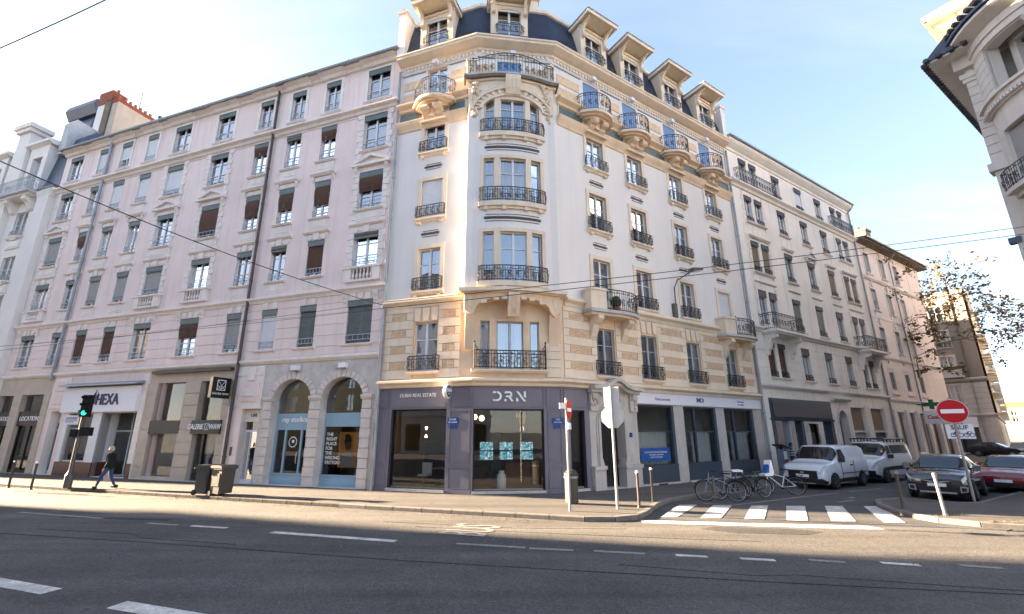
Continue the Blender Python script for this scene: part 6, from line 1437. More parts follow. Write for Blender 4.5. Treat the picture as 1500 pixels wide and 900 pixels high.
for nm, pts in (('tar_seam', [(-16, 13.2), (-8, 11.4), (-2, 9.9), (4.5, 8.55), (10, 7.6)]), ('tar_seam', [(-2.3, 13.2), (1.0, 12.4), (4.5, 11.7), (5.9, 11.5)]), ('tar_seam', [(-3.3, 13.9), (.3, 13.0), (3.2, 12.9)]), ('crack', [(-9, 7.2), (-6.2, 6.6), (-4.8, 6.7), (-2, 6.1), (.5, 6.2), (3, 5.6)]), ('crack', [(2.2, 9.6), (4.4, 8.9), (5.1, 8.95), (8.2, 8.1)]), ('crack', [(-12, 12.9), (-9, 12.3), (-8.6, 11.9), (-5.9, 11.2)])):
    P = [Vector(p) for p in pts]; q = [p+Vector((0, .016 if nm == 'tar_seam' else .008)) for p in P]+[p-Vector((0.004, .016 if nm == 'tar_seam' else .008)) for p in P[::-1]]; sheet(nm, [tuple(v) for v in q], 'patch', .009)
def dash(a, b, w=.12, k='mark', z=.008, name='lane_dash'):
    a, b = Vector(a), Vector(b); d = (b-a).normalized(); n = Vector((-d.y, d.x))*w/2; return sheet(name, [tuple(a-n), tuple(b-n), tuple(b+n), tuple(a+n)], k, z)
sheet('lane_dash', [(-8.9, 8.89), (-7.01, 8.22), (-7.1, 7.95), (-9.0, 8.62)], 'mark', .008); sheet('lane_dash', [(-5.53, 7.66), (-3.6, 7.0), (-3.7, 6.74), (-5.6, 7.37)], 'mark', .008)
dash((-5.75, 12.5), (-2.45, 11.53), .2)
for a, b, k in (((-1.04, 11.28), (.5, 10.9), 'mark_w'), ((.57, 10.84), (1.5, 10.67), 'mark_w'), ((1.92, 10.61), (2.92, 10.39), 'mark_w'), ((3.51, 10.28), (4.1, 10.15), 'mark'), ((4.69, 10.02), (5.3, 9.89), 'mark'), ((5.98, 9.92), (6.56, 9.75), 'mark_w'), ((7.22, 9.72), (7.81, 9.54), 'mark'), ((8.55, 9.54), (9.16, 9.34), 'mark_w'), ((-9.75, 13.68), (-8.71, 13.39), 'mark_w'), ((-8.28, 13.3), (-7.18, 13.03), 'mark'), ((-15.06, 15.46), (-11.57, 14.4), 'mark_w')):
    dash(a, b, .15, k, .010)
for q in ([(4.64, 14.62), (5.14, 14.62), (6.69, 16.99), (6.1, 16.99)], [(5.75, 14.45), (6.35, 14.45), (7.81, 16.84), (7.16, 16.84)], [(6.94, 14.29), (7.52, 14.29), (9.05, 16.84), (8.47, 16.84)], [(8.03, 14.08), (8.64, 14.08), (10.24, 16.74), (9.61, 16.74)], [(9.23, 13.98), (9.88, 13.93), (11.51, 16.74), (10.91, 16.74)], [(10.52, 13.73), (11.1, 13.73), (12.77, 16.69), (12.19, 16.69)]):
    sheet('crossing_bar', q, 'mark', .010)
sheet('give_way_band', [(3.91, 14.12), (3.88, 13.66), (9.83, 12.76), (9.7, 13.26)], 'mark', .012)
for a, b in (((7.06, 17.31), (7.99, 16.95)), ((7.99, 16.95), (11.37, 18.88)), ((11.37, 18.88), (13.8, 20.2)), ((14.6, 20.6), (17, 21.9))): dash(a, b, .1, 'mark_w', .010, 'bay_line')
for a, b in (((12.0, 17.6), (12.9, 18.1)), ((13.1, 18.6), (13.5, 18.9)), ((17.9, 17.6), (21.5, 20.3))): dash(a, b, .12, 'mark_w', .010, 'bay_line')
bt = text_mesh('BUS', 1.0, 'mark_w', .002, bold=.01); bt = bt.copy(); bt.transform(Matrix.Rotation(-pi/2, 4, 'X'))
o = obj('bus_lettering', bt, road, (-.75, 12.75, .013), ANG_L+pi/2); o.scale = (.82, 1.75, 1)
# pavement on the left and along the side street
KP = [Lp(60, 3.55), Lp(20, 3.56), Lp(2.2, 3.56), (2.3, 13.92), (3.15, 13.92), (3.9, 14.28), (4.4, 15.0), (5.2, 16.55), (6.1, 17.75), (7.0, 18.45), Rp(6.2, 2.65), Rp(48, 2.65)]
pavL = struct('pavement', MB().prism(KP+[Rp(48, -4), (C2.x-1, C2.y+1.5), (C1.x, C1.y+1.5), Lp(60, -3)], -.1, GZ, 'pave', 'z').mesh('pavement'))
KR = [Rp(64, 9.4), Rp(10.2, 9.35), Rp(9.6, 9.0), Rp(9.6, 7.5), (13.2, 17.45), (12.55, 16.55), (12.1, 15.5), (11.95, 14.5), (12.05, 13.75), (12.6, 13.15), (13.6, 12.7), (20, 10.9), (40, 5.2)]
pavR = struct('pavement', MB().prism(KR+[(60, 20), (70, 50)], -.1, GZ, 'pave', 'z').mesh('pavement'))
pavE = struct('pavement', MB().prism([tuple(FCx-nR*30-dR*1.5), tuple(FCx+nR*1.5-dR*1.5), tuple(FCx+nR*1.8), tuple(FCx+dF*130+nF*1.8), tuple(FCx+dF*130-nF*40)], -.1, GZ, 'pave', 'z').mesh('pavement'))
def kerbs(parent, path, smax, worn=None, side=1):
    P = [Vector(p) for p in path]
    for a, b in zip(P, P[1:]):
        L_ = (b-a).length; d = (b-a).normalized(); n = max(1, round(L_/smax)); ang = math.atan2(d.y, d.x); w = L_/n
        for j in range(n):
            c = a+d*(w*(j+.5)); k = 'kerb_worn' if worn and worn(c) else 'kerb'
            me = cached(('kerb', round(w, 2), k, side), lambda: MB().prism([(-.02*side, -.1), (-.02*side, .105), (0, .128), (.15*side, .128), (.15*side, -.1)], -w/2+.014, w/2-.014, k, 'x').mesh('kerb_stone'))
            obj('kerb_stone', me, parent, (c.x, c.y, 0), ang)
kerbs(pavL, [Lp(30, 3.57)]+KP[2:-1]+[Rp(40, 2.65)], 1.05, lambda c: c.x < -5, 1)
kerbs(pavR, [Rp(25, 9.35)]+KR[1:-1]+[(30, 8.05)], 1.0, None, 1)
# scattered fallen leaves in the gutter and a few weeds
mb = MB(); rl = random.Random(3)
def leafq(x, y, z, s):
    a = rl.random()*6.3; u = (cos(a)*s, sin(a)*s); v = (-sin(a)*s*.6, cos(a)*s*.6); t = rl.random()*.02
    mb.face([(x-u[0], y-u[1], z), (x+v[0], y+v[1], z+t), (x+u[0], y+u[1], z+.01), (x-v[0], y-v[1], z+t*.5)], rl.choice(['leaf_b', 'leaf_y', 'leaf_b']))
for j in range(700):
    u = rl.uniform(-4, 26); q = Lp(u, 3.62+abs(rl.gauss(0, .22))); leafq(q[0], q[1], .012, rl.uniform(.015, .045))
for j in range(260):
    u = rl.uniform(-3, 24); q = Lp(u, rl.uniform(.1, 3.4)); leafq(q[0], q[1], GZ+.006, rl.uniform(.02, .05))
for j in range(300):
    q = Vector((12.9, 12.98)).lerp(Vector((20, 10.95)), rl.random()**1.5); leafq(q.x+rl.gauss(0, .12), q.y+rl.gauss(0, .12)+.2, GZ+.02, rl.uniform(.02, .05))
for j in range(160): leafq(rl.uniform(-10, 12), rl.uniform(9, 14), .014, rl.uniform(.015, .035))
lv = struct('fallen_leaves', mb.mesh('fallen_leaves'), kind='stuff')
mb = MB()
for j in range(140):
    if j < 90: q = Vector((13.4, 12.83)).lerp(Vector((18, 11.5)), rl.random()); x, y = q.x+rl.gauss(0, .05), q.y+.1+rl.gauss(0, .05); k = 'leaf_b' if j % 3 else 'leaf_g'
    else: x, y, k = 12.7+rl.gauss(0, .2), 14.15+rl.gauss(0, .06), 'leaf_g'
    h = rl.uniform(.05, .2); dx_, dy_ = rl.gauss(0, .04), rl.gauss(0, .04); mb.face([(x-.006, y, GZ), (x+.006, y, GZ), (x+dx_, y+dy_, GZ+h)], k)
struct('weeds', mb.mesh('weeds'), kind='stuff')

# ================================================================ street furniture
def bollard(name, label, x, y, h, k, cap='sign_w', tilt=0, group='bollards at the kerb corners'):
    t = thing(name, label, 'bollard', (x, y, GZ), 0, group); t.rotation_euler = (0, tilt, 0)
    obj('post', MB().lathe([(.075, 0), (.06, .03), (.045, .06), (.042, h-.12), (.052, h-.11), (.052, h-.07)], k, (0, 0, 0), 12).mesh('post', False), t)
    obj('cap', MB().lathe([(.05, h-.07), (.055, h-.02), (.035, h), (.001, h+.005)], cap, (0, 0, 0), 12).mesh('cap'), t)
bollard('bollard', 'thin dark bollard nearest the left edge of the pavement', -21.1, 20.9, 1.1, 'bollard', 'steel')
bollard('bollard', 'thin dark bollard just left of the traffic light pole', -19.5, 20.25, 1.1, 'bollard')
bollard('bollard', 'brown bollard with a white cap at the kerb left of the zebra crossing', 4.32, 15.6, 1.1, 'bollard')
bollard('bollard', 'brown bollard with a pale cap behind its twin by the portal', 5.17, 16.91, 1.1, 'bollard')
bollard('bollard', 'dark bollard in the shade in front of the grey car', 12.43, 15.35, 1.1, 'bollard', 'steel')
bollard('bollard', 'sunlit steel bollard on the right pavement corner, leaning slightly', 12.68, 14.22, 1.15, 'steel', 'steel', rad(-3))
bollard('bollard', 'short grey bollard among the parked bicycles', 7.65, 17.7, .75, 'pole', 'pole')
# traffic light
t = thing('traffic_light', 'traffic light showing green on a grey pole by the left kerb', 'traffic light', (-18.65, 20.95, GZ), rad(12))
obj('pole', MB().lathe([(.16, 0), (.15, .5), (.10, .6), (.075, .7), (.065, 3.9)], 'pole', (0, 0, 0), 12).mesh('pole'), t)
hd = obj('signal_head', MB().box(-.16, .16, -.12, .12, 2.95, 3.9, 'black').mesh('signal_head'), t, (.14, -.16, 0))
M['green_lit'] = mat('green_signal_lens', (.02, .5, .35), .3, 0, emit=(.03, .9, .62), estr=.12); M['lens_off'] = mat('unlit_lens', (.03, .012, .01), .3, 0)
for z, k in ((3.73, 'lens_off'), (3.43, 'lens_off'), (3.12, 'green_lit')):
    obj('lens', MB().lathe([(.10, -.135), (.10, -.12), (.001, -.12)], k, (0, 0, z), 14, 'y').lathe([(.001, -.13), (.10, -.13)], k, (0, 0, z), 14, 'y').mesh('lens'), hd)
    obj('visor', MB().prism([(-.12, z), (-.13, z+.1), (0, z+.14), (.13, z+.1), (.12, z), (.11, z), (.115, z+.09), (0, z+.125), (-.115, z+.09), (-.11, z)], -.30, -.12, 'black').mesh('visor'), hd)
obj('sign_plate', MB().box(-.68, -.12, -.05, -.03, 2.62, 3.02, 'sign_w').box(-.62, -.2, -.054, -.05, 2.88, 2.92, 'pole').box(-.62, -.2, -.054, -.05, 2.8, 2.83, 'pole').box(-.62, -.3, -.054, -.05, 2.72, 2.75, 'pole').mesh('sign_plate'), t)
obj('pedestrian_signal', MB().box(-.3, -.08, -.12, .1, 2.1, 2.42, 'black').box(.06, .46, -.14, .1, 2.14, 2.5, 'black').box(-.34, -.3, -.05, .05, 2.16, 2.36, 'sign_w').mesh('pedestrian_signal'), t)
# wheeled bins
def wheelie(label, x, y, k, lk, rz):
    t = thing('wheelie_bin', label, 'wheelie bin', (x, y, GZ), rz, 'wheelie bins on the pavement')
    obj('tub', MB().prism([(-.24, .12), (.24, .08), (.30, .98), (-.30, .98)], -.28, .28, k).box(-.33, .33, -.32, .32, .94, .99, k).box(-.22, .22, -.30, -.27, .35, .8, k).mesh('tub'), t)
    obj('lid', MB().prism([(-.34, 0), (.34, 0), (.34, .05), (.22, .10), (-.22, .10), (-.36, .05)], -.34, .34, lk).mesh('lid'), t, (0, 0, .99))
    for sy in (-1, 1): obj('wheel', MB().lathe([(.1, -.03), (.1, .03)], 'rubber', (-.27, sy*.27, .1), 14, 'y').mesh('wheel'), t)
    obj('handle', MB().tube([(-.34, -.26, .95), (-.42, -.26, .97), (-.42, .26, .97), (-.34, .26, .95)], .02, k, 6).mesh('handle'), t)
wheelie('dark grey wheelie bin, left one of the pair on the pavement', -11.35, 18.75, 'bin', 'bin', ANG_L+.12); wheelie('taupe grey wheelie bin, right one of the pair on the pavement', -10.62, 18.5, 'bin_t', 'bin_t', ANG_L-.1)
# litter bin, signs
t = thing('litter_bin', 'grey round litter bin standing behind the edge-on no entry sign', 'litter bin', (2.32, 16.45, GZ))
obj('drum', MB().lathe([(.2, 0), (.22, .05), (.22, .85), (.23, .9)], 'bin_t', (0, 0, 0), 16).mesh('drum', False), t)
obj('lid', MB().lathe([(.24, .9), (.24, .96), (.14, 1.06), (.001, 1.08)], 'bin', (0, 0, 0), 16).mesh('lid', False), t); obj('bag_ring', MB().lathe([(.245, .80), (.245, .86), (.23, .87)], 'steel', (0, 0, 0), 16).mesh('bag_ring'), t)
def disc_sign(par, z, r, rz, k_face, label=None, name='sign_face', ex=.0):
    o = obj(name, MB().lathe([(.001, -.02), (r, -.02), (r, .0), (.001, .0)], 'steel', (0, 0, 0), 28, 'y').lathe([(.001, -.024), (r-.012, -.024), (r-.012, -.02), (.001, -.02)], k_face, (0, 0, 0), 28, 'y').mesh(name), par, (0, 0, z), rz, label)
    return o
t = thing('no_entry_sign', 'no entry sign seen nearly edge-on on a steel post in the middle of the pavement', 'road sign', (2.04, 14.95, GZ))
obj('post', MB().lathe([(.04, 0), (.04, 3.35)], 'steel', (0, 0, 0), 10).mesh('post'), t)
rz_ = rad(66); ds = disc_sign(t, 2.98, .32, rz_, 'sign_red'); ds.location = (.06*cos(rz_)+.045*sin(rz_), .06*sin(rz_)-.045*cos(rz_), 2.98)
obj('bar', MB().box(-.24, .24, -.03, -.024, -.055, .055, 'text_w').mesh('bar'), ds)
obj('plate', MB().box(-.17, .17, -.06, -.04, 2.38, 2.58, 'sign_w').mesh('plate'), t, (.03, 0, 0), rz_); obj('bracket', MB().box(-.22, -.04, -.03, .03, 3.02, 3.2, 'sign_w').mesh('bracket'), t)
t = thing('stop_sign', 'tall steel signpost carrying the blank sunlit backs of an octagonal and a square sign', 'road sign', (3.57, 15.33, GZ))
obj('post', MB().lathe([(.045, 0), (.045, 3.75)], 'steel', (0, 0, 0), 10).mesh('post'), t)
M['alu'] = mat('bare_aluminium', (.80, .78, .74), .3, .06, 4, metal=.25)
SA = rad(26)      # the backs face the low sun
o8 = obj('octagonal_plate', MB().prism([(.385*cos(pi/8+j*pi/4), .385*sin(pi/8+j*pi/4)) for j in range(8)], .05, .07, 'alu').mesh('octagonal_plate'), t, (0, 0, 2.78), -SA)
obj('rail', MB().box(-.3, .3, .03, .05, .12, .16, 'alu').box(-.3, .3, .03, .05, -.16, -.12, 'alu').mesh('rail'), o8)
s4 = obj('square_plate', MB().box(-.25, .25, .05, .07, -.32, .32, 'alu').mesh('square_plate'), t, (0, 0, 3.42), -SA); obj('rail', MB().box(-.22, .22, .03, .05, -.2, -.16, 'alu').box(-.22, .22, .03, .05, .16, .2, 'alu').mesh('rail'), s4)
t = thing('no_entry_sign', 'red no entry sign with a white SAUF cycle plate, before the grey car', 'road sign', (16.2, 16.92, GZ))
obj('post', MB().lathe([(.04, 0), (.04, 3.5)], 'steel', (0, 0, 0), 10).mesh('post'), t)
rz_ = -rad(43); ds = disc_sign(t, 3.02, .43, rz_, 'text_w'); ds.location = (-.05*sin(-rz_), -.05, 3.02)
obj('red_field', MB().lathe([(.001, -.028), (.405, -.028), (.405, -.024), (.001, -.024)], 'sign_red', (0, 0, 0), 28, 'y').mesh('red_field'), ds); obj('bar', MB().box(-.31, .31, -.034, -.028, -.07, .07, 'text_w').mesh('bar'), ds)
pl_ = obj('plate', MB().box(-.36, .36, -.07, -.05, -.25, .25, 'sign_w').mesh('plate'), t, (.12, 0, 2.32), rz_)
obj('lettering', text_mesh('SAUF', .2, 'text_k', .004, bold=.004), pl_, (0, -.075, .13))
mb = MB()
for x in (-.2, .0, .14, .29): mb.ring((x, -.076, -.12), .065, .012, 'text_n', 10)
mb.tube([(-.2, -.076, -.12), (-.12, -.076, .0), (-.02, -.076, -.01), (-.08, -.076, -.12), (-.16, -.076, -.02)], .012, 'text_n', 4).tube([(.14, -.076, -.12), (.2, -.076, .0), (.28, -.076, -.01), (.24, -.076, -.12), (.16, -.076, -.02)], .012, 'text_n', 4)
obj('cycle_symbols', mb.mesh('cycle_symbols'), pl_)
# street lamps on the facades
def wall_lamp(label, fr, org, x, z, arm, side):
    q = fr.at(x, -.05); t = thing('street_lamp', label, 'street lamp', (q[0]+org[0], q[1]+org[1], z), fr.a)
    pts = [(0, 0, 0), (0, -.12, .2), (0, -.14, 1.1), (.08*side, -.3, 1.5), (arm*side, -.9, 1.95)]
    obj('bracket', MB().box(-.13, .13, -.12, .05, -.5, .25, 'pole').mesh('bracket'), t); obj('arm', MB().tube(pts, .035, 'pole', 7).mesh('arm'), t)
    obj('lamp_head', MB().prism([(arm*side-.1*side, 1.9), (arm*side+.75*side, 2.1), (arm*side+.75*side, 2.22), (arm*side-.1*side, 2.08)], -1.06, -.74, 'pole').prism([(arm*side, 1.91), (arm*side+.7*side, 2.08), (arm*side+.7*side, 2.06), (arm*side, 1.88)], -1.02, -.78, 'sign_w').mesh('lamp_head'), t)
wall_lamp('grey street lamp on a bent arm fixed to the white facade above the side street', MR, (C1.x, C1.y), 7.75, 8.7, .6, 1)
q = PR.at(41.1, 0); wall_lamp('slim street lamp on an arm fixed to the salmon pink block', PR, (PB.location.x, PB.location.y), 41.1, 7.6, 1.2, 1)
t = thing('street_lamp', 'slender free standing street lamp at the far end of the side street', 'street lamp', (*Rp(46, 8.6), GZ)); obj('post', MB().lathe([(.1, 0), (.06, 8.0)], 'pole', (0, 0, 0), 8).mesh('post'), t); obj('lamp_head', MB().box(-.25, .5, -.12, .12, 8, 8.18, 'pole').mesh('lamp_head'), t)
# shop signs on the salmon block
q = PR.at(39.3, 0); t = thing('shop_sign', 'white shop sign with coloured lettering under a green cross on the salmon block', 'sign', (q[0]+PB.location.x, q[1]+PB.location.y, 0), ANG_R)
obj('panel', MB().box(-.06, .06, -1.9, -.3, 3.1, 4.2, 'sign_w').mesh('panel'), t); obj('lettering', text_mesh('Casino', .42, 'sign_red', .01, bold=.01), t, (-.065, -1.1, 3.65), -pi/2)
M['green_s'] = mat('green_cross', (.01, .16, .08), .4, 0); obj('green_cross', MB().box(-.06, .06, -1.5, -.4, 4.55, 4.85, 'green_s').box(-.07, .07, -1.1, -.8, 4.3, 5.1, 'green_s').mesh('green_cross'), t); obj('bracket', MB().tube([(0, 0, 3.9), (0, -.35, 3.9)], .04, 'pole').tube([(0, 0, 4.7), (0, -.5, 4.7)], .04, 'pole').mesh('bracket'), t)
# parking ticket machine by the cream block
t = thing('ticket_machine', 'grey blue parking ticket machine with a dark tilted solar cap and a red patch', 'ticket machine', (*Rp(13.4, 1.5), GZ), ANG_R)
obj('cabinet', MB().box(-.2, .2, -.16, .16, 0, 1.45, 'car_blue').box(-.14, .14, -.18, -.16, .95, 1.35, 'sign_w').box(-.14, .1, -.18, -.16, .6, .85, 'sign_red').mesh('cabinet'), t); obj('solar_cap', MB().prism([(-.36, 1.62), (.4, 1.46), (.4, 1.52), (-.36, 1.70)], -.25, .25, 'black').box(-.05, .05, -.05, .05, 1.4, 1.6, 'black').mesh('solar_cap'), t)

# ================================================================ overhead cables
def cable(label, a, b, r=.012, sag=.15, group='overhead tram and lamp cables'):
    a, b = Vector(a), Vector(b); n = 14; pts = [a.lerp(b, j/n)-Vector((0, 0, sag*4*(j/n)*(1-j/n))) for j in range(n+1)]
    t = thing('overhead_cable', label, 'cable', a, 0, group, MB().tube([p-a for p in pts], r, 'wire', 5).mesh('overhead_cable')); return t
def ray3(px, py, d):      # a point d metres ahead of the camera, used to lay out the spans in metres
    X, Y = px-736, 450-py; f = 671.; c, s_ = cos(PITCH), sin(PITCH); v = Vector((X, f*c-Y*s_, Y*c+f*s_)); return Vector((0, 0, CAMH))+v*(d/v.y)

# ================================================================ vehicles
def loft_fn(ST):
    """ST: stations (x, zbot, zbelt, ztop, wbelt, wtop); returns S(x-index, ring t in 0..7) on the left half (y>=0)"""
    def ring(s):
        x, zb, zl, zt, w, wt = s; up = zt-zl
        return [(x, 0, zb), (x, w*.88, zb), (x, w*.985, zb+.12), (x, w, zb+(zl-zb)*.55), (x, w*.985, zl-.02), (x, w*.965 if up > .2 else w*.93, zl+min(.02, up*.3)), (x, wt+.03 if up > .2 else w*.8, zt-min(.10, up*.5)), (x, wt*.86 if up > .2 else w*.6, zt-.012), (x, 0, zt)]
    R_ = [ring(s) for s in ST]
    def Sf(i, t):
        i = max(0, min(len(R_)-1.0001, i)); a = int(i); f = i-a; t = max(0, min(7.9999, t)); b = int(t); g = t-b
        p = lambda r, q: Vector(R_[r][q])
        return (p(a, b)*(1-f)+p(a+1, b)*f)*(1-g)+(p(a, b+1)*(1-f)+p(a+1, b+1)*f)*g
    return R_, Sf
def dense(ST, f=4):
    out = []
    for i in range(len(ST)-1):
        p0, p1, p2, p3 = ST[max(0, i-1)], ST[i], ST[i+1], ST[min(len(ST)-1, i+2)]
        for q in range(f):
            t = q/f; u = []
            for a, b, c, d in zip(p0, p1, p2, p3):
                m1, m2 = (c-a)*.32, (d-b)*.32; v = (2*t**3-3*t*t+1)*b+(t**3-2*t*t+t)*m1+(-2*t**3+3*t*t)*c+(t**3-t*t)*m2; u.append(v)
            out.append(tuple(u))
    return out+[tuple(ST[-1])]
def car_body(ST, k):
    R_, Sd = loft_fn(dense(ST)); Sf = lambda i, t: Sd(i*4, t); mb = MB(); n = len(R_); q = mb.mi(k); m = 17
    for r in R_:
        full = r+[(x, -y, z) for x, y, z in r[-2:0:-1]]; mb.v += full
    m = len(R_[0])*2-2
    for i in range(n-1):
        for j in range(m): b = (j+1) % m; mb.f.append((i*m+j, (i+1)*m+j, (i+1)*m+b, i*m+b)); mb.m.append(q)
    mb.f.append(tuple(range(m))); mb.f.append(tuple((n-1)*m+j for j in range(m))[::-1]); mb.m += [q, q]
    return mb, Sf
def patch(Sf, pts, k, side, off=.012, name='window', nn=5):
    """a skin piece lying just proud of the body; pts = corner params (i,t) a,b,c,d"""
    mb = MB(); a, b, c, d = pts; G = []
    for u in range(nn+1):
        row = []
        for v in range(nn+1):
            U, V = u/nn, v/nn
            i = (a[0]*(1-U)+b[0]*U)*(1-V)+(d[0]*(1-U)+c[0]*U)*V; t = (a[1]*(1-U)+b[1]*U)*(1-V)+(d[1]*(1-U)+c[1]*U)*V
            p = Sf(i, t); du = Sf(i+.02, t)-Sf(i-.02, t); dv = Sf(i, t+.02)-Sf(i, t-.02); n_ = du.cross(dv)
            if n_.length < 1e-9: n_ = Vector((0, 1, .2))
            n_.normalize()
            if n_.y < -.001 or (abs(n_.y) < .05 and n_.z < 0 and t > 4): n_ = -n_
            p = p+n_*off; row.append((p.x, p.y*side, p.z))
        G.append(row)
    for u in range(nn):
        for v in range(nn): mb.face([G[u][v], G[u+1][v], G[u+1][v+1], G[u][v+1]], k)
    return mb
def wheel(par, x, y, r, side, w=.2, spokes=5):
    o = obj('wheel', cached(('tyre', r, w), lambda: MB().lathe([(r*.62, -w/2), (r*.92, -w/2), (r, -w*.3), (r, w*.3), (r*.92, w/2), (r*.62, w/2)], 'rubber', (0, 0, 0), 24, 'y').mesh('tyre')), par, (x, y, r), pi if side < 0 else 0)
    def rim():
        mb = MB().lathe([(r*.64, w/2-.05), (r*.64, w/2+.004), (r*.58, w/2+.006), (r*.56, w/2-.05)], 'rim', (0, 0, 0), 24, 'y').lathe([(.001, w/2-.06), (r*.6, w/2-.06)], 'black', (0, 0, 0), 20, 'y').lathe([(.001, w/2+.01), (.06, w/2+.004), (.06, w/2-.05)], 'rim', (0, 0, 0), 10, 'y')
        for j in range(spokes):
            a = 2*pi*j/spokes; u = (cos(a), sin(a)); v = (-sin(a), cos(a))
            i0 = len(mb.v); mb.prism([(u[0]*.04+v[0]*.035, u[1]*.04+v[1]*.035), (u[0]*r*.6+v[0]*.045, u[1]*r*.6+v[1]*.045), (u[0]*r*.6-v[0]*.045, u[1]*r*.6-v[1]*.045), (u[0]*.04-v[0]*.035, u[1]*.04-v[1]*.035)], w/2-.03, w/2, 'rim')
        return mb.mesh('rim')
    obj('rim', cached(('rim', r, w, spokes), rim), o); return o
def vehicle(name, label, cat, pos, ang, ST, paint, wheels, r, glass_, lower='car_black', group=None, roofglass=None):
    t = thing(name, label, cat, pos, ang, group)
    mb, Sf = car_body(ST, paint); me = mb.mesh('body', True); b = obj('body', me, t)
    bpy_mod = b.modifiers.new('edge', 'EDGE_SPLIT'); bpy_mod.split_angle = rad(38)
    W = max(s[4] for s in ST)
    for x in wheels:
        for sd_ in (-1, 1):
            wheel(t, x, sd_*(W-.065), r, sd_)
            obj('wheel_arch', MB().prism([(x+(r+.07)*cos(pi*j/12), r+(r+.07)*sin(pi*j/12)) for j in range(13)]+[(x-(r+.07), .16), (x+(r+.07), .16)], sd_*(W-.06), sd_*(W+.012), 'car_black').mesh('wheel_arch'), t)
    for sd_ in (-1, 1):
        obj('headlight', patch(Sf, [(.02, 3.45), (1.9, 4.1), (1.9, 4.9), (.02, 4.8)], 'lamp_glass', sd_, .02, 'headlight').mesh('headlight'), t)
        obj('bumper', patch(Sf, [(0, .9), (1.75, .9), (1.75, 2.1), (0, 2.45)], 'car_black', sd_, .016, 'bumper').mesh('bumper'), t)
    for nm, pts, k, sides in glass_:
        for sd_ in sides: obj(nm, patch(Sf, pts, k, sd_, .014, nm).mesh(nm), t)
    return t, Sf, W
def fill_front(t, items):
    for nm, x, y0, y1, z0, z1, k in items: obj(nm, MB().box(min(x), max(x), y0, y1, z0, z1, k).mesh(nm), t)
def mirror_pair(t, x, W, z, k):
    for sd_ in (-1, 1): obj('wing_mirror', MB().prism([(x-.06, z), (x+.1, z+.02), (x+.1, z+.2), (x-.03, z+.18)], sd_*(W+.02), sd_*(W+.24), k).box(x+.02, x+.06, min(sd_*(W-.1), sd_*(W+.05)), max(sd_*(W-.1), sd_*(W+.05)), z+.05, z+.1, 'car_black').mesh('wing_mirror'), t)
DRV = ANG_R      # vehicles face down the street towards the avenue: local -x is forward
# small white van
ST = [(0.0, .30, .78, .82, .72, .6), (.10, .22, .92, .97, .84, .7), (.35, .2, 1.0, 1.06, .90, .75), (.95, .2, 1.10, 1.17, .92, .78), (1.65, .2, 1.16, 1.78, .925, .72), (2.0, .2, 1.17, 1.83, .925, .74), (3.2, .2, 1.18, 1.84, .925, .76), (4.2, .22, 1.18, 1.80, .92, .75), (4.42, .3, 1.15, 1.72, .88, .72)]
p = Rp(10.6, 3.72)
t, Sf, W = vehicle('small_van', 'small white panel van with a black grille parked behind the bicycles', 'van', (*p, 0), DRV, ST, 'car_white', (.85, 3.55), .32,
    [('windscreen', [(3.14, 8), (3.95, 8), (3.95, 5.6), (3.14, 5.6)], 'car_glass', (1,)), ('windscreen', [(3.14, 8), (3.95, 8), (3.95, 5.6), (3.14, 5.6)], 'car_glass', (-1,)), ('side_window', [(3.75, 5.2), (5.25, 5.2), (5.1, 5.85), (4.2, 5.85)], 'car_glass', (1, -1)), ('side_trim', [(5.5, 5.25), (6.9, 5.25), (6.85, 5.8), (5.5, 5.8)], 'car_white', (1, -1)), ('sill_trim', [(2.2, 1.7), (7, 1.7), (7, 2.3), (2.2, 2.3)], 'car_black', (1, -1))])
fill_front(t, [('grille', (-.03, .06), -.60, .60, .46, .78, 'car_black'), ('bumper', (-.06, .2), -.80, .80, .24, .45, 'car_black'), ('number_plate', (-.075, -.03), -.26, .26, .50, .62, 'sign_w'), ('emblem', (-.05, -.02), -.07, .07, .66, .73, 'rim'), ('skid_strip', (-.08, .0), -.5, .5, .24, .28, 'rim')])
mirror_pair(t, 1.45, .9, 1.12, 'car_black'); obj('door_handle', MB().box(2.5, 2.72, -.96, -.92, .95, 1.0, 'car_black').mesh('door_handle'), t); obj('aerial', MB().tube([(1.8, 0, 1.8), (2.1, 0, 2.0)], .012, 'car_black', 4).mesh('aerial'), t)
mb = MB()
for x in (1.62, 2.86): mb.box(x, x+.014, -.938, -.925, .35, 1.16, 'car_black')
mb.box(1.62, 4.1, -.938, -.926, .62, .66, 'car_black'); obj('door_gap', mb.mesh('door_gap'), t)
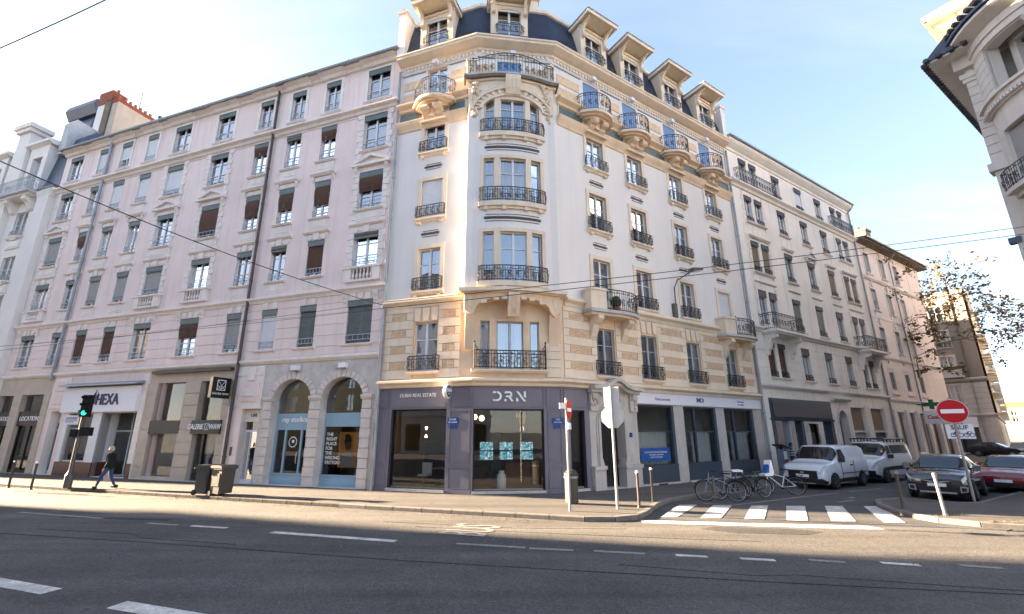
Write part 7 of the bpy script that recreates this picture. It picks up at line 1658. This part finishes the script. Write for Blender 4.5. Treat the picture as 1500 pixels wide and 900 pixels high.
# larger white van with roof rack
ST = [(0.0, .30, .80, .86, .76, .6), (.12, .22, .98, 1.04, .90, .7), (.5, .2, 1.10, 1.16, .94, .78), (1.0, .2, 1.18, 1.26, .95, .8), (1.75, .2, 1.22, 1.88, .955, .74), (2.2, .2, 1.22, 1.95, .955, .76), (3.6, .2, 1.22, 1.96, .955, .78), (4.5, .22, 1.22, 1.93, .95, .77), (4.8, .3, 1.2, 1.84, .90, .74)]
p = Rp(15.7, 3.78)
t, Sf, W = vehicle('roof_rack_van', 'larger white van with side windows and a black roof rack parked behind the small van', 'van', (*p, 0), DRV, ST, 'car_white', (.95, 3.9), .34,
    [('windscreen', [(3.1, 8), (3.95, 8), (3.95, 5.6), (3.1, 5.6)], 'car_glass', (1, -1)), ('side_window', [(3.7, 5.2), (4.85, 5.2), (4.8, 5.85), (4.15, 5.85)], 'car_glass', (1, -1)), ('side_window', [(5.0, 5.2), (6.7, 5.2), (6.65, 5.85), (5.0, 5.85)], 'car_glass', (1, -1)), ('side_moulding', [(2.4, 2.6), (7, 2.6), (7, 3.0), (2.4, 3.0)], 'car_black', (1, -1))])
fill_front(t, [('grille', (-.03, .06), -.5, .5, .62, .8, 'car_black'), ('bumper', (-.06, .3), -.84, .84, .26, .6, 'car_black'), ('number_plate', (-.08, -.03), -.26, .26, .42, .53, 'sign_w')])
mirror_pair(t, 1.5, .93, 1.15, 'car_black')
mb = MB()
for y in (-.74, .74): mb.tube([(1.9, y, 2.08), (4.6, y, 2.06)], .035, 'car_black', 5)
for j in range(7): x = 2.0+.42*j; mb.tube([(x, -.74, 2.08), (x, .74, 2.08)], .03, 'car_black', 5); mb.box(x-.03, x+.03, -.76, -.72, 1.9, 2.08, 'car_black'); mb.box(x-.03, x+.03, .72, .76, 1.9, 2.08, 'car_black')
obj('roof_rack', mb.mesh('roof_rack'), t)
# dark grey crossover
ST = [(0.0, .36, .72, .78, .70, .5), (.10, .24, .86, .93, .82, .62), (.4, .22, .93, 1.0, .88, .7), (1.05, .22, 1.0, 1.06, .90, .74), (1.85, .22, 1.03, 1.50, .905, .60), (2.3, .22, 1.04, 1.56, .905, .62), (3.1, .22, 1.05, 1.55, .905, .62), (3.75, .25, 1.06, 1.38, .89, .58), (4.1, .4, 1.0, 1.1, .82, .56)]
p = Rp(10.75, 8.25)
t, Sf, W = vehicle('crossover_car', 'dark grey crossover car with chrome trim parked facing the camera', 'car', (*p, 0), DRV+.13, ST, 'car_grey', (.82, 3.4), .34,
    [('windscreen', [(3.1, 8), (3.97, 8), (3.97, 5.5), (3.1, 5.5)], 'car_glass', (1, -1)), ('side_window', [(3.55, 5.15), (5.2, 5.15), (5.1, 5.9), (4.1, 5.9)], 'car_glass', (1, -1)), ('side_window', [(5.3, 5.15), (6.9, 5.15), (6.5, 5.85), (5.25, 5.9)], 'car_glass', (1, -1)), ('sill_trim', [(1.6, 1.6), (7, 1.6), (7, 2.4), (1.6, 2.4)], 'car_black', (1, -1))])
fill_front(t, [('grille', (-.03, .05), -.42, .42, .60, .73, 'car_black'), ('air_intake', (-.035, .1), -.56, .56, .30, .48, 'car_black'), ('skid_plate', (-.06, .06), -.50, .50, .27, .33, 'rim'), ('number_plate', (-.055, -.02), -.26, .26, .50, .61, 'sign_w')])
obj('emblem', MB().prism([(-.08, .665), (0, .74), (.08, .665), (0, .59)], -.05, -.02, 'rim', 'x').prism([(.1, .68), (.42, .72), (.40, .70), (.08, .62)], -.045, -.02, 'rim', 'x').prism([(-.1, .68), (-.42, .72), (-.40, .70), (-.08, .62)], -.045, -.02, 'rim', 'x').mesh('emblem'), t)
for s_ in (-1, 1):
    obj('fog_light', MB().prism([(s_*.60, .32), (s_*.80, .36), (s_*.82, .52), (s_*.62, .54)], -.03, .12, 'rim', 'x').prism([(s_*.64, .36), (s_*.77, .39), (s_*.78, .49), (s_*.65, .50)], -.04, .1, 'car_black', 'x').mesh('fog_light'), t)
    obj('roof_bar', MB().tube([(2.1, s_*.6, 1.58), (3.4, s_*.6, 1.56)], .02, 'rim', 5).mesh('roof_bar'), t)
mirror_pair(t, 1.5, .88, 1.02, 'car_grey')
# red hatchback
ST2 = [(0.0, .34, .62, .68, .68, .5), (.12, .22, .76, .83, .80, .6), (.5, .2, .84, .90, .86, .7), (1.1, .2, .91, .96, .88, .72), (1.95, .2, .95, 1.38, .885, .58), (2.4, .2, .96, 1.45, .885, .6), (3.1, .2, .97, 1.42, .885, .6), (3.7, .24, .98, 1.25, .87, .56), (4.0, .36, .92, 1.0, .80, .54)]
GL = [('windscreen', [(3.08, 8), (3.97, 8), (3.97, 5.5), (3.08, 5.5)], 'car_glass', (1, -1)), ('side_window', [(3.5, 5.15), (5.15, 5.15), (5.05, 5.9), (4.05, 5.9)], 'car_glass', (1, -1)), ('side_window', [(5.25, 5.15), (6.8, 5.15), (6.4, 5.85), (5.2, 5.9)], 'car_glass', (1, -1))]
def hatch(label, u, off, paint, dang=0, name='hatchback_car'):
    p = Rp(u, off); t, Sf, W = vehicle(name, label, 'car', (*p, 0), DRV+dang, ST2, paint, (.8, 3.3), .31, GL)
    fill_front(t, [('air_intake', (-.03, .1), -.55, .55, .26, .42, 'car_black'), ('number_plate', (-.045, -.01), -.26, .26, .44, .55, 'sign_w'), ('emblem', (-.03, .02), -.06, .06, .60, .68, 'rim')])
    mirror_pair(t, 1.55, .86, .93, paint); obj('door_handle', MB().box(2.6, 2.8, .875, .91, .8, .84, paint).mesh('door_handle'), t)
hatch('red hatchback parked just behind the grey crossover', 15.6, 9.0, 'car_red', .06)
hatch('pale blue hatchback parked behind the red car', 20.2, 8.8, 'car_blue', -.06)
hatch('black car half hidden at the far shop corner', 57, 2.5, 'car_black', pi/2)
ST = [(0.0, .35, .9, .95, .8, .6), (.15, .25, 1.05, 1.12, .95, .7), (.6, .25, 1.15, 1.22, .98, .8), (1.2, .25, 1.3, 1.36, 1.0, .85), (1.9, .25, 1.35, 2.3, 1.0, .85), (2.3, .25, 1.36, 2.45, 1.0, .86), (5.0, .25, 1.36, 2.48, 1.0, .86), (5.4, .3, 1.36, 2.4, .96, .84)]
p = Rp(25.5, 8.9); t, Sf, W = vehicle('tall_van', 'tall white van at the back of the parked row on the right', 'van', (*p, 0), DRV, ST, 'car_white', (1.0, 4.2), .34, [('windscreen', [(3.1, 8), (3.93, 8), (3.93, 5.5), (3.1, 5.5)], 'car_glass', (1, -1)), ('side_window', [(3.7, 5.15), (4.9, 5.15), (4.85, 5.85), (4.1, 5.85)], 'car_glass', (1, -1))])
fill_front(t, [('grille', (-.03, .06), -.5, .5, .6, .85, 'car_black'), ('bumper', (-.05, .3), -.85, .85, .3, .55, 'car_black')]); mirror_pair(t, 1.6, .96, 1.25, 'car_black')

# ================================================================ bicycles
def bicycle(label, x, y, rz, k, lean=.0, extras=None, steer=0.):
    t = thing('bicycle', label, 'bicycle', (x, y, 0), rz, 'bicycles parked beside the zebra crossing'); t.rotation_euler = (lean, 0, rz); R0 = .34
    def wh():
        mb = MB(); n = 24
        ring = [(R0*cos(2*pi*j/n), 0, R0*sin(2*pi*j/n)) for j in range(n+1)]; mb.tube(ring, .02, 'rubber', 6, False); mb.tube([(p[0]*.93, 0, p[2]*.93) for p in ring], .012, 'rim', 4, False)
        for j in range(14): a = 2*pi*j/14; mb.tube([(.03*cos(a), .02*(-1)**j, .03*sin(a)), (R0*.92*cos(a), 0, R0*.92*sin(a))], .0022, 'steel', 3, False)
        mb.tube([(0, -.05, 0), (0, .05, 0)], .02, 'steel', 6); return mb.mesh('wheel')
    for wx in (-.53, .53): o = obj('wheel', cached('bikewheel', wh), t, (wx, 0, R0), steer if wx > 0 else 0)
    BB = (-.05, 0, .28); SE = (-.2, 0, .80); HT = (.36, 0, .86); HB = (.40, 0, .70); AX = (-.53, 0, R0); FX = (.53, 0, R0)
    obj('frame', MB().tube([BB, SE], .018, k, 7).tube([HB, BB], .022, k, 7).tube([(.37, 0, .80), (-.16, 0, .66)], .018, k, 7).tube([HT, HB], .024, k, 7).tube([(BB[0], -.04, BB[2]), (AX[0], -.05, AX[2])], .011, k, 5).tube([(BB[0], .04, BB[2]), (AX[0], .05, AX[2])], .011, k, 5).tube([(-.16, 0, .66), (AX[0], -.05, AX[2])], .010, k, 5).tube([(-.16, 0, .66), (AX[0], .05, AX[2])], .010, k, 5).mesh('frame'), t)
    obj('fork', MB().tube([HB, (.44, .05, .62), (FX[0], .05, FX[2])], .013, k, 5).tube([HB, (.44, -.05, .62), (FX[0], -.05, FX[2])], .013, k, 5).mesh('fork'), t)
    obj('handlebar', MB().tube([HT, (.33, 0, .98)], .014, 'steel', 6).tube([(.18, -.3, 1.02), (.30, -.22, 1.0), (.35, 0, .98), (.30, .22, 1.0), (.18, .3, 1.02)], .013, 'black', 6).mesh('handlebar'), t)
    obj('saddle', MB().tube([SE, (-.23, 0, .92)], .013, 'steel', 6).prism([(-.38, -.08), (-.38, .08), (-.24, .07), (-.06, .018), (-.06, -.018), (-.24, -.07)], .92, .97, 'black', 'z').mesh('saddle'), t)
    obj('crank', MB().lathe([(.10, -.035), (.10, -.03)], 'black', BB, 16, 'y').tube([(BB[0], -.06, BB[2]), (BB[0]+.1, -.06, BB[2]-.13)], .011, 'steel', 5).tube([(BB[0], .06, BB[2]), (BB[0]-.1, .06, BB[2]+.13)], .011, 'steel', 5).box(BB[0]+.05, BB[0]+.15, -.14, -.06, BB[2]-.15, BB[2]-.12, 'black').box(BB[0]-.15, BB[0]-.05, .06, .14, BB[2]+.12, BB[2]+.15, 'black').mesh('crank'), t)
    def guard(wx, a0, a1): return [(wx+(R0+.04)*cos(a0+(a1-a0)*j/9), 0, R0+(R0+.04)*sin(a0+(a1-a0)*j/9)) for j in range(10)]
    obj('mudguard', MB().tube(guard(-.53, rad(20), rad(190)), .018, 'black', 4, False).tube(guard(.53, rad(10), rad(120)), .018, 'black', 4, False).mesh('mudguard'), t)
    obj('rack', MB().box(-.85, -.4, -.07, .07, .74, .76, 'black').tube([(-.8, .06, .74), AX], .008, 'black', 4).tube([(-.8, -.06, .74), AX], .008, 'black', 4).mesh('rack'), t)
    if extras == 'seat': obj('child_seat', MB().prism([(-.92, .78), (-.56, .78), (-.54, .86), (-.78, .9), (-.88, 1.32), (-.96, 1.36), (-1.0, .9)], -.15, .15, 'text_w').prism([(-.86, .92), (-.64, .9), (-.7, .98), (-.82, 1.2)], -.12, .12, 'banner_blue').mesh('child_seat'), t)
    if extras == 'cover': obj('saddle_cover', MB().prism([(-.42, -.12), (-.42, .12), (-.2, .1), (-.02, .04), (-.02, -.04), (-.2, -.1)], .96, 1.03, 'text_w', 'z').mesh('saddle_cover'), t)
    if extras == 'basket': obj('basket', MB().prism([(.38, .78), (.66, .78), (.70, 1.0), (.36, 1.0)], -.16, .16, 'black').mesh('basket'), t)
    return t
q = Rp(3.9, 3.75); bicycle('dark bicycle with a pale blue frame, nearest the zebra crossing', 7.95, 17.85, rad(168), 'car_blue', .08)
bicycle('black bicycle with a white saddle cover in the middle of the row', 8.7, 18.55, rad(195), 'black', -.06, 'cover')
bicycle('black bicycle carrying a white and blue child seat', 9.55, 18.65, rad(196), 'black', .05, 'seat'); bicycle('white step-through bicycle parked beside the van', 11.25, 19.75, rad(160), 'car_white', .10, None, .3)

# ================================================================ people
def skin_mesh(name, joints, edges, k, sub=2, root=0):
    """one continuous body grown round a skeleton: joints = [(pos, radius)]"""
    me = bpy.data.meshes.new(name); me.from_pydata([j[0] for j in joints], edges, []); o = bpy.data.objects.new(name, me); COL.objects.link(o)
    sk = o.modifiers.new('skin', 'SKIN'); sk.use_smooth_shade = True
    for i, v in enumerate(me.skin_vertices[0].data): r = joints[i][1]; v.radius = r if isinstance(r, tuple) else (r, r); v.use_root = (i == root)
    sb_ = o.modifiers.new('sub', 'SUBSURF'); sb_.levels = sb_.render_levels = sub
    dg = bpy.context.evaluated_depsgraph_get(); dg.update(); res = bpy.data.meshes.new_from_object(o.evaluated_get(dg)); bpy.data.objects.remove(o); bpy.data.meshes.remove(me)
    res.name = name; res.materials.clear()
    for kk in (k if isinstance(k, list) else [k]): res.materials.append(M[kk])
    return res
def head_mesh(k, hair, long=False):
    mb = MB(); q = mb.mi(k); h = mb.mi(hair); N, T_ = 20, 16
    for i in range(N+1):
        ph = pi*i/N; z = cos(ph)
        for j in range(T_):
            th = 2*pi*j/T_; r = sin(ph); x, y = r*cos(th), r*sin(th)      # -y is the face
            sx, sy, sz = .076, .098, .122
            if z < -.1: f = 1+.30*(z+.1); x *= f; y = y*f-.10*(-z-.1)*(1 if y < 0 else 1.0)
            X, Y, Z = x*sx, y*sy, z*sz
            if y < -.8 and abs(z+.12) < .28 and abs(x) < .3: Y -= .022*(1-abs(x)/.3)*(1-abs(z+.12)/.28)
            if y < -.75 and .02 < z < .22 and .25 < abs(x) < .6: Y += .008
            mb.v.append((X, Y, Z))
    for i in range(N):
        for j in range(T_):
            b = (j+1) % T_; f = (i*T_+j, i*T_+b, (i+1)*T_+b, (i+1)*T_+j); mb.f.append(f)
            mb.m.append(q)
    head = mb.mesh('head', True)
    hb = MB(); qq = hb.mi(hair); rows = []
    for i in range(13):
        ph = pi*.72*i/12
        for j in range(T_):
            th = 2*pi*j/T_; r = sin(ph); front = max(0, -sin(th)); lim = ph if front < .35 else min(ph, pi*(.42-.10*front)); z = cos(lim); r = sin(lim); w = 1.10+.05*sin(j*2.3+i)
            x, y = r*cos(th), r*sin(th); hb.v.append((x*.083*w, y*.104*w+.006, z*.130*(1.06 if i < 9 else 1.02)))
    for i in range(12):
        for j in range(T_): b = (j+1) % T_; hb.f.append((i*T_+j, i*T_+b, (i+1)*T_+b, (i+1)*T_+j)); hb.m.append(qq)
    fb = MB()
    for s_ in (-1, 1):
        fb.lathe([(.001, -.012), (.011, 0), (.001, .012)], 'text_k', (s_*.032, -.088, .012), 8, 'y'); fb.lathe([(.001, -.018), (.02, -.01), (.024, .012), (.001, .02)], k, (s_*.08, .0, -.01), 8, 'x'); fb.box(s_*.032-.018, s_*.032+.018, -.094, -.086, .034, .04, hair)
    fb.box(-.024, .024, -.094, -.086, -.064, -.055, 'plinth')
    return head, hb.mesh('hair', True), fb.mesh('face')
def hand_mesh(k, s=1):
    mb = MB().prism([(-.035, 0), (.035, 0), (.04, -.05), (.036, -.09), (-.034, -.09), (-.036, -.04)], -.014, .014, k)
    for i, (x, l) in enumerate(((-.027, .062), (-.009, .074), (.010, .07), (.028, .054))):
        mb.tube([(x, 0, -.085), (x, -.008, -.085-l*.45), (x, -.028, -.085-l*.8), (x, -.044, -.085-l*.9)], [.0095, .009, .008, .006], k, 6)
    mb.tube([(s*.034, 0, -.025), (s*.058, -.012, -.055), (s*.056, -.024, -.085)], [.012, .0105, .008], k, 6)
    return mb.mesh('hand', False)
def person(label, x, y, rz, J, legs, torso, hairk, skink, shoe='shoe', extra=None):
    t = thing('person', label, 'person', (x, y, GZ), rz); me = skin_mesh('body', J['j'], J['e'], torso); b = obj('body', me, t)
    return t
# woman in a black coat, mid-stride towards the left (local -y is the way she walks)
hip, chest, neck = (0, .0, .90), (0, -.03, 1.28), (0, -.045, 1.43)
T1 = thing('person', 'woman in a black coat and blue jeans with short pale hair, striding left', 'person', (-16.7, 20.6, GZ), ANG_L-pi/2+.55)
legsj = [((0, 0, .90), (.15, .12)), ((.09, -.02, .84), (.105, .105)), ((.095, -.20, .50), .068), ((.095, -.32, .12), .045), ((-.09, .02, .84), (.105, .105)), ((-.095, .05, .48), .068), ((-.095, .26, .13), .045)]
obj('body', skin_mesh('body', legsj+[((0, -.02, 1.15), (.15, .10)), ((0, -.04, 1.36), (.13, .09)), ((0, -.05, 1.47), (.055, .055))], [(0, 1), (1, 2), (2, 3), (0, 4), (4, 5), (5, 6), (0, 7), (7, 8), (8, 9)], 'denim'), T1)
obj('coat', skin_mesh('coat', [((0, 0, .74), (.20, .16)), ((0, -.01, .95), (.195, .155)), ((0, -.03, 1.2), (.185, .135)), ((0, -.045, 1.37), (.17, .115)), ((0, -.05, 1.47), (.075, .075)), ((.20, -.03, 1.36), .072), ((.25, .05, 1.10), .06), ((.24, -.06, .86), .05), ((-.20, -.03, 1.36), .072), ((-.255, -.02, 1.1), .06), ((-.26, -.10, .84), .05)], [(0, 1), (1, 2), (2, 3), (3, 4), (3, 5), (5, 6), (6, 7), (3, 8), (8, 9), (9, 10)], 'coat', 2), T1)
h_, hr, fc = head_mesh('skin', 'hair'); hd = obj('head', h_, T1, (0, -.075, 1.60)); obj('hair', hr, hd); obj('face', fc, hd)
for s_, pos in ((1, (.235, -.09, .83)), (-1, (-.262, -.13, .81))): obj('hand', hand_mesh('skin', s_), T1, pos)
for s_, (xx, yy, tz, rx) in ((1, (.095, -.36, 0, .25)), (-1, (-.095, .30, .03, -.35))):
    o = obj('shoe', cached('shoe', lambda: MB().prism([(-.05, .07), (.05, .07), (.05, -.05), (.042, -.17), (0, -.2), (-.042, -.17), (-.05, -.05)], 0, .05, 'shoe', 'z').prism([(-.046, .07), (.046, .07), (.046, -.06), (-.046, -.06)], .05, .12, 'shoe', 'z').mesh('shoe')), T1, (xx, yy, tz)); o.rotation_euler = (rx*.3, 0, 0)
t = thing('shopping_bag', 'pale pink carrier bag hanging from the walking woman\'s hand', 'bag', (T1.location.x, T1.location.y, GZ), T1.rotation_euler.z)
obj('bag', MB().prism([(-.16, 0), (.16, 0), (.15, .36), (-.15, .36)], -.05, .05, 'bag_pink').mesh('bag'), t, (-.275, -.13, .30), 1.2); obj('handle', MB().tube([(-.265, -.2, .66), (-.265, -.15, .72), (-.265, -.10, .66)], .008, 'bag_pink', 4).mesh('handle'), t)
# person in a striped top, half hidden behind the small van
M['striped'] = mat('striped_jersey', (.5, .5, .55), .9, .1, 5); m = M['striped']; n = m.node_tree.nodes; l = m.node_tree.links
wv = n.new('ShaderNodeTexWave'); wv.bands_direction = 'Z'; wv.inputs['Scale'].default_value = 2.6; g_ = n.new('ShaderNodeNewGeometry'); l.new(g_.outputs['Position'], wv.inputs['Vector']); cr = n.new('ShaderNodeValToRGB'); cr.color_ramp.interpolation = 'CONSTANT'; cr.color_ramp.elements[0].color = (.02, .02, .035, 1); cr.color_ramp.elements[1].position = .5; cr.color_ramp.elements[1].color = (.5, .5, .55, 1); l.new(wv.outputs['Fac'], cr.inputs[0]); l.new(cr.outputs[0], n['Principled BSDF'].inputs['Base Color'])
q = Rp(13.9, 1.75); T2 = thing('person', 'person in a black and white striped top standing behind the small white van', 'person', (*q, GZ), ANG_R+.6)
obj('body', skin_mesh('body', [((0, 0, .92), (.15, .12)), ((.09, 0, .86), .10), ((.1, 0, .48), .068), ((.1, .01, .08), .045), ((-.09, 0, .86), .10), ((-.1, 0, .48), .068), ((-.1, .01, .08), .045), ((0, 0, 1.2), (.15, .1)), ((0, 0, 1.4), (.14, .09)), ((0, 0, 1.52), .055)], [(0, 1), (1, 2), (2, 3), (0, 4), (4, 5), (5, 6), (0, 7), (7, 8), (8, 9)], 'denim'), T2)
obj('jersey', skin_mesh('jersey', [((0, 0, .9), (.17, .135)), ((0, 0, 1.2), (.175, .125)), ((0, 0, 1.41), (.16, .105)), ((0, 0, 1.5), (.07, .07)), ((.2, 0, 1.4), .07), ((.26, .02, 1.13), .055), ((.25, -.12, .92), .045), ((-.2, 0, 1.4), .07), ((-.26, .02, 1.13), .055), ((-.25, -.12, .92), .045)], [(0, 1), (1, 2), (2, 3), (2, 4), (4, 5), (5, 6), (2, 7), (7, 8), (8, 9)], 'striped', 2), T2)
h2, hr2, fc2 = head_mesh('skin', 'hair_d'); hd = obj('head', h2, T2, (0, -.02, 1.65)); obj('hair', hr2, hd); obj('face', fc2, hd)
for s_ in (1, -1): obj('hand', hand_mesh('skin', s_), T2, (s_*.25, -.14, .89)); obj('shoe', CACHE['shoe'], T2, (s_*.1, 0, 0))

# ================================================================ trees
def tree(name, label, x, y, h, spread, nleaf, seed, leaves=('leaf_y', 'leaf_g', 'leaf_b'), ls=.14, fork=4.0, depth=4, lean=(0, 0), bare_top=0.):
    rt = random.Random(seed); t = thing(name, label, 'tree', (x, y, 0)); mb = MB(); tips = []
    def branch(p, d, L_, r, lv):
        pts = [p]; rr_ = [r]; n = 4
        for j in range(n):
            d = (d+Vector((rt.gauss(0, .13), rt.gauss(0, .13), rt.gauss(.04, .08)))).normalized(); p = p+d*(L_/n); pts.append(p); rr_.append(max(.018, r*(1-.45*(j+1)/n)))
            if lv <= 2: tips.append((p.copy(), lv))
        mb.tube(pts, rr_, 'bark', 7 if lv >= 3 else 4, lv <= 1)
        if lv > 0:
            k = 3 if lv > 2 else rt.choice((2, 3, 3))
            for j in range(k):
                a = 2*pi*(j+rt.random()*.6)/k; ax = d.orthogonal().normalized(); ax.rotate(Matrix.Rotation(a, 3, d)); nd = (d*rt.uniform(.55, .8)+ax*rt.uniform(.5, .85)*spread).normalized()
                branch(pts[-1] if j else pts[rt.choice((3, 4))], nd, L_*rt.uniform(.62, .82), r*.55, lv-1)
    branch(Vector((0, 0, 0)), Vector((lean[0], lean[1], 1)).normalized(), fork, .28, depth)
    obj('trunk', mb.mesh('trunk', False), t)
    lb = MB(); zt = max(p.z for p, _ in tips); zb = min(p.z for p, _ in tips)
    for j in range(nleaf):
        p, lv = rt.choice(tips); f = (p.z-zb)/(zt-zb)
        if rt.random() < bare_top*f: continue
        c = p+Vector((rt.gauss(0, .2), rt.gauss(0, .2), rt.gauss(-.04, .2))); s = ls*rt.uniform(.6, 1.3); u = Vector((rt.gauss(0, 1), rt.gauss(0, 1), rt.gauss(0, .6))).normalized()*s; v = u.orthogonal().normalized()*s*.7; v.rotate(Matrix.Rotation(rt.random()*6.3, 3, u.normalized()))
        lb.face([c-u, c+v*.8-u*.1, c+u, c-v*.8-u*.1], rt.choice(leaves))
    obj('crown', lb.mesh('crown'), t); return t
q = Rp(52.2, -3.2); tree('plane_tree', 'tall plane tree with thinning brown and green leaves at the crossing street', *q, 20, .9, 10000, 11, ('leaf_y', 'leaf_g', 'leaf_b', 'leaf_y'), .17, 7.2, 6, (.10, -.09), .6)
q = Rp(66, 12); tree('street_tree', 'dark rounded street tree far down the side street on the right', *Rp(118, 6.5), 9, .9, 2500, 5, ('leaf_g', 'leaf_b', 'leaf_g'), .3, 3.0, 4)

# cables: anchored on the facades and on masts out of frame
cable('black span cable sloping from upper left down to the pink facade', ray3(-60, 210, 9), ray3(560, 447, 17.5), .014, .25)
cable('short black cable cutting the top left corner of the sky', ray3(-40, 88, 10), ray3(200, -22, 9), .014, .05)
cable('upper overhead wire crossing the corner facade', ray3(560, 443, 13), ray3(1560, 324, 13.0), .011, .12)
cable('lower overhead wire crossing the corner facade', ray3(560, 452, 12.6), ray3(1560, 335, 12.6), .011, .10)
cable('thin overhead wire along the pink facades on the left', ray3(-60, 520, 13), ray3(562, 443, 13), .006, .06)
cable('second thin overhead wire along the pink facades', ray3(-60, 512, 13), ray3(562, 452, 12.6), .006, .08)
cable('distant wire over the side street', ray3(1440, 548, 45), ray3(1560, 556, 45), .02, .1)
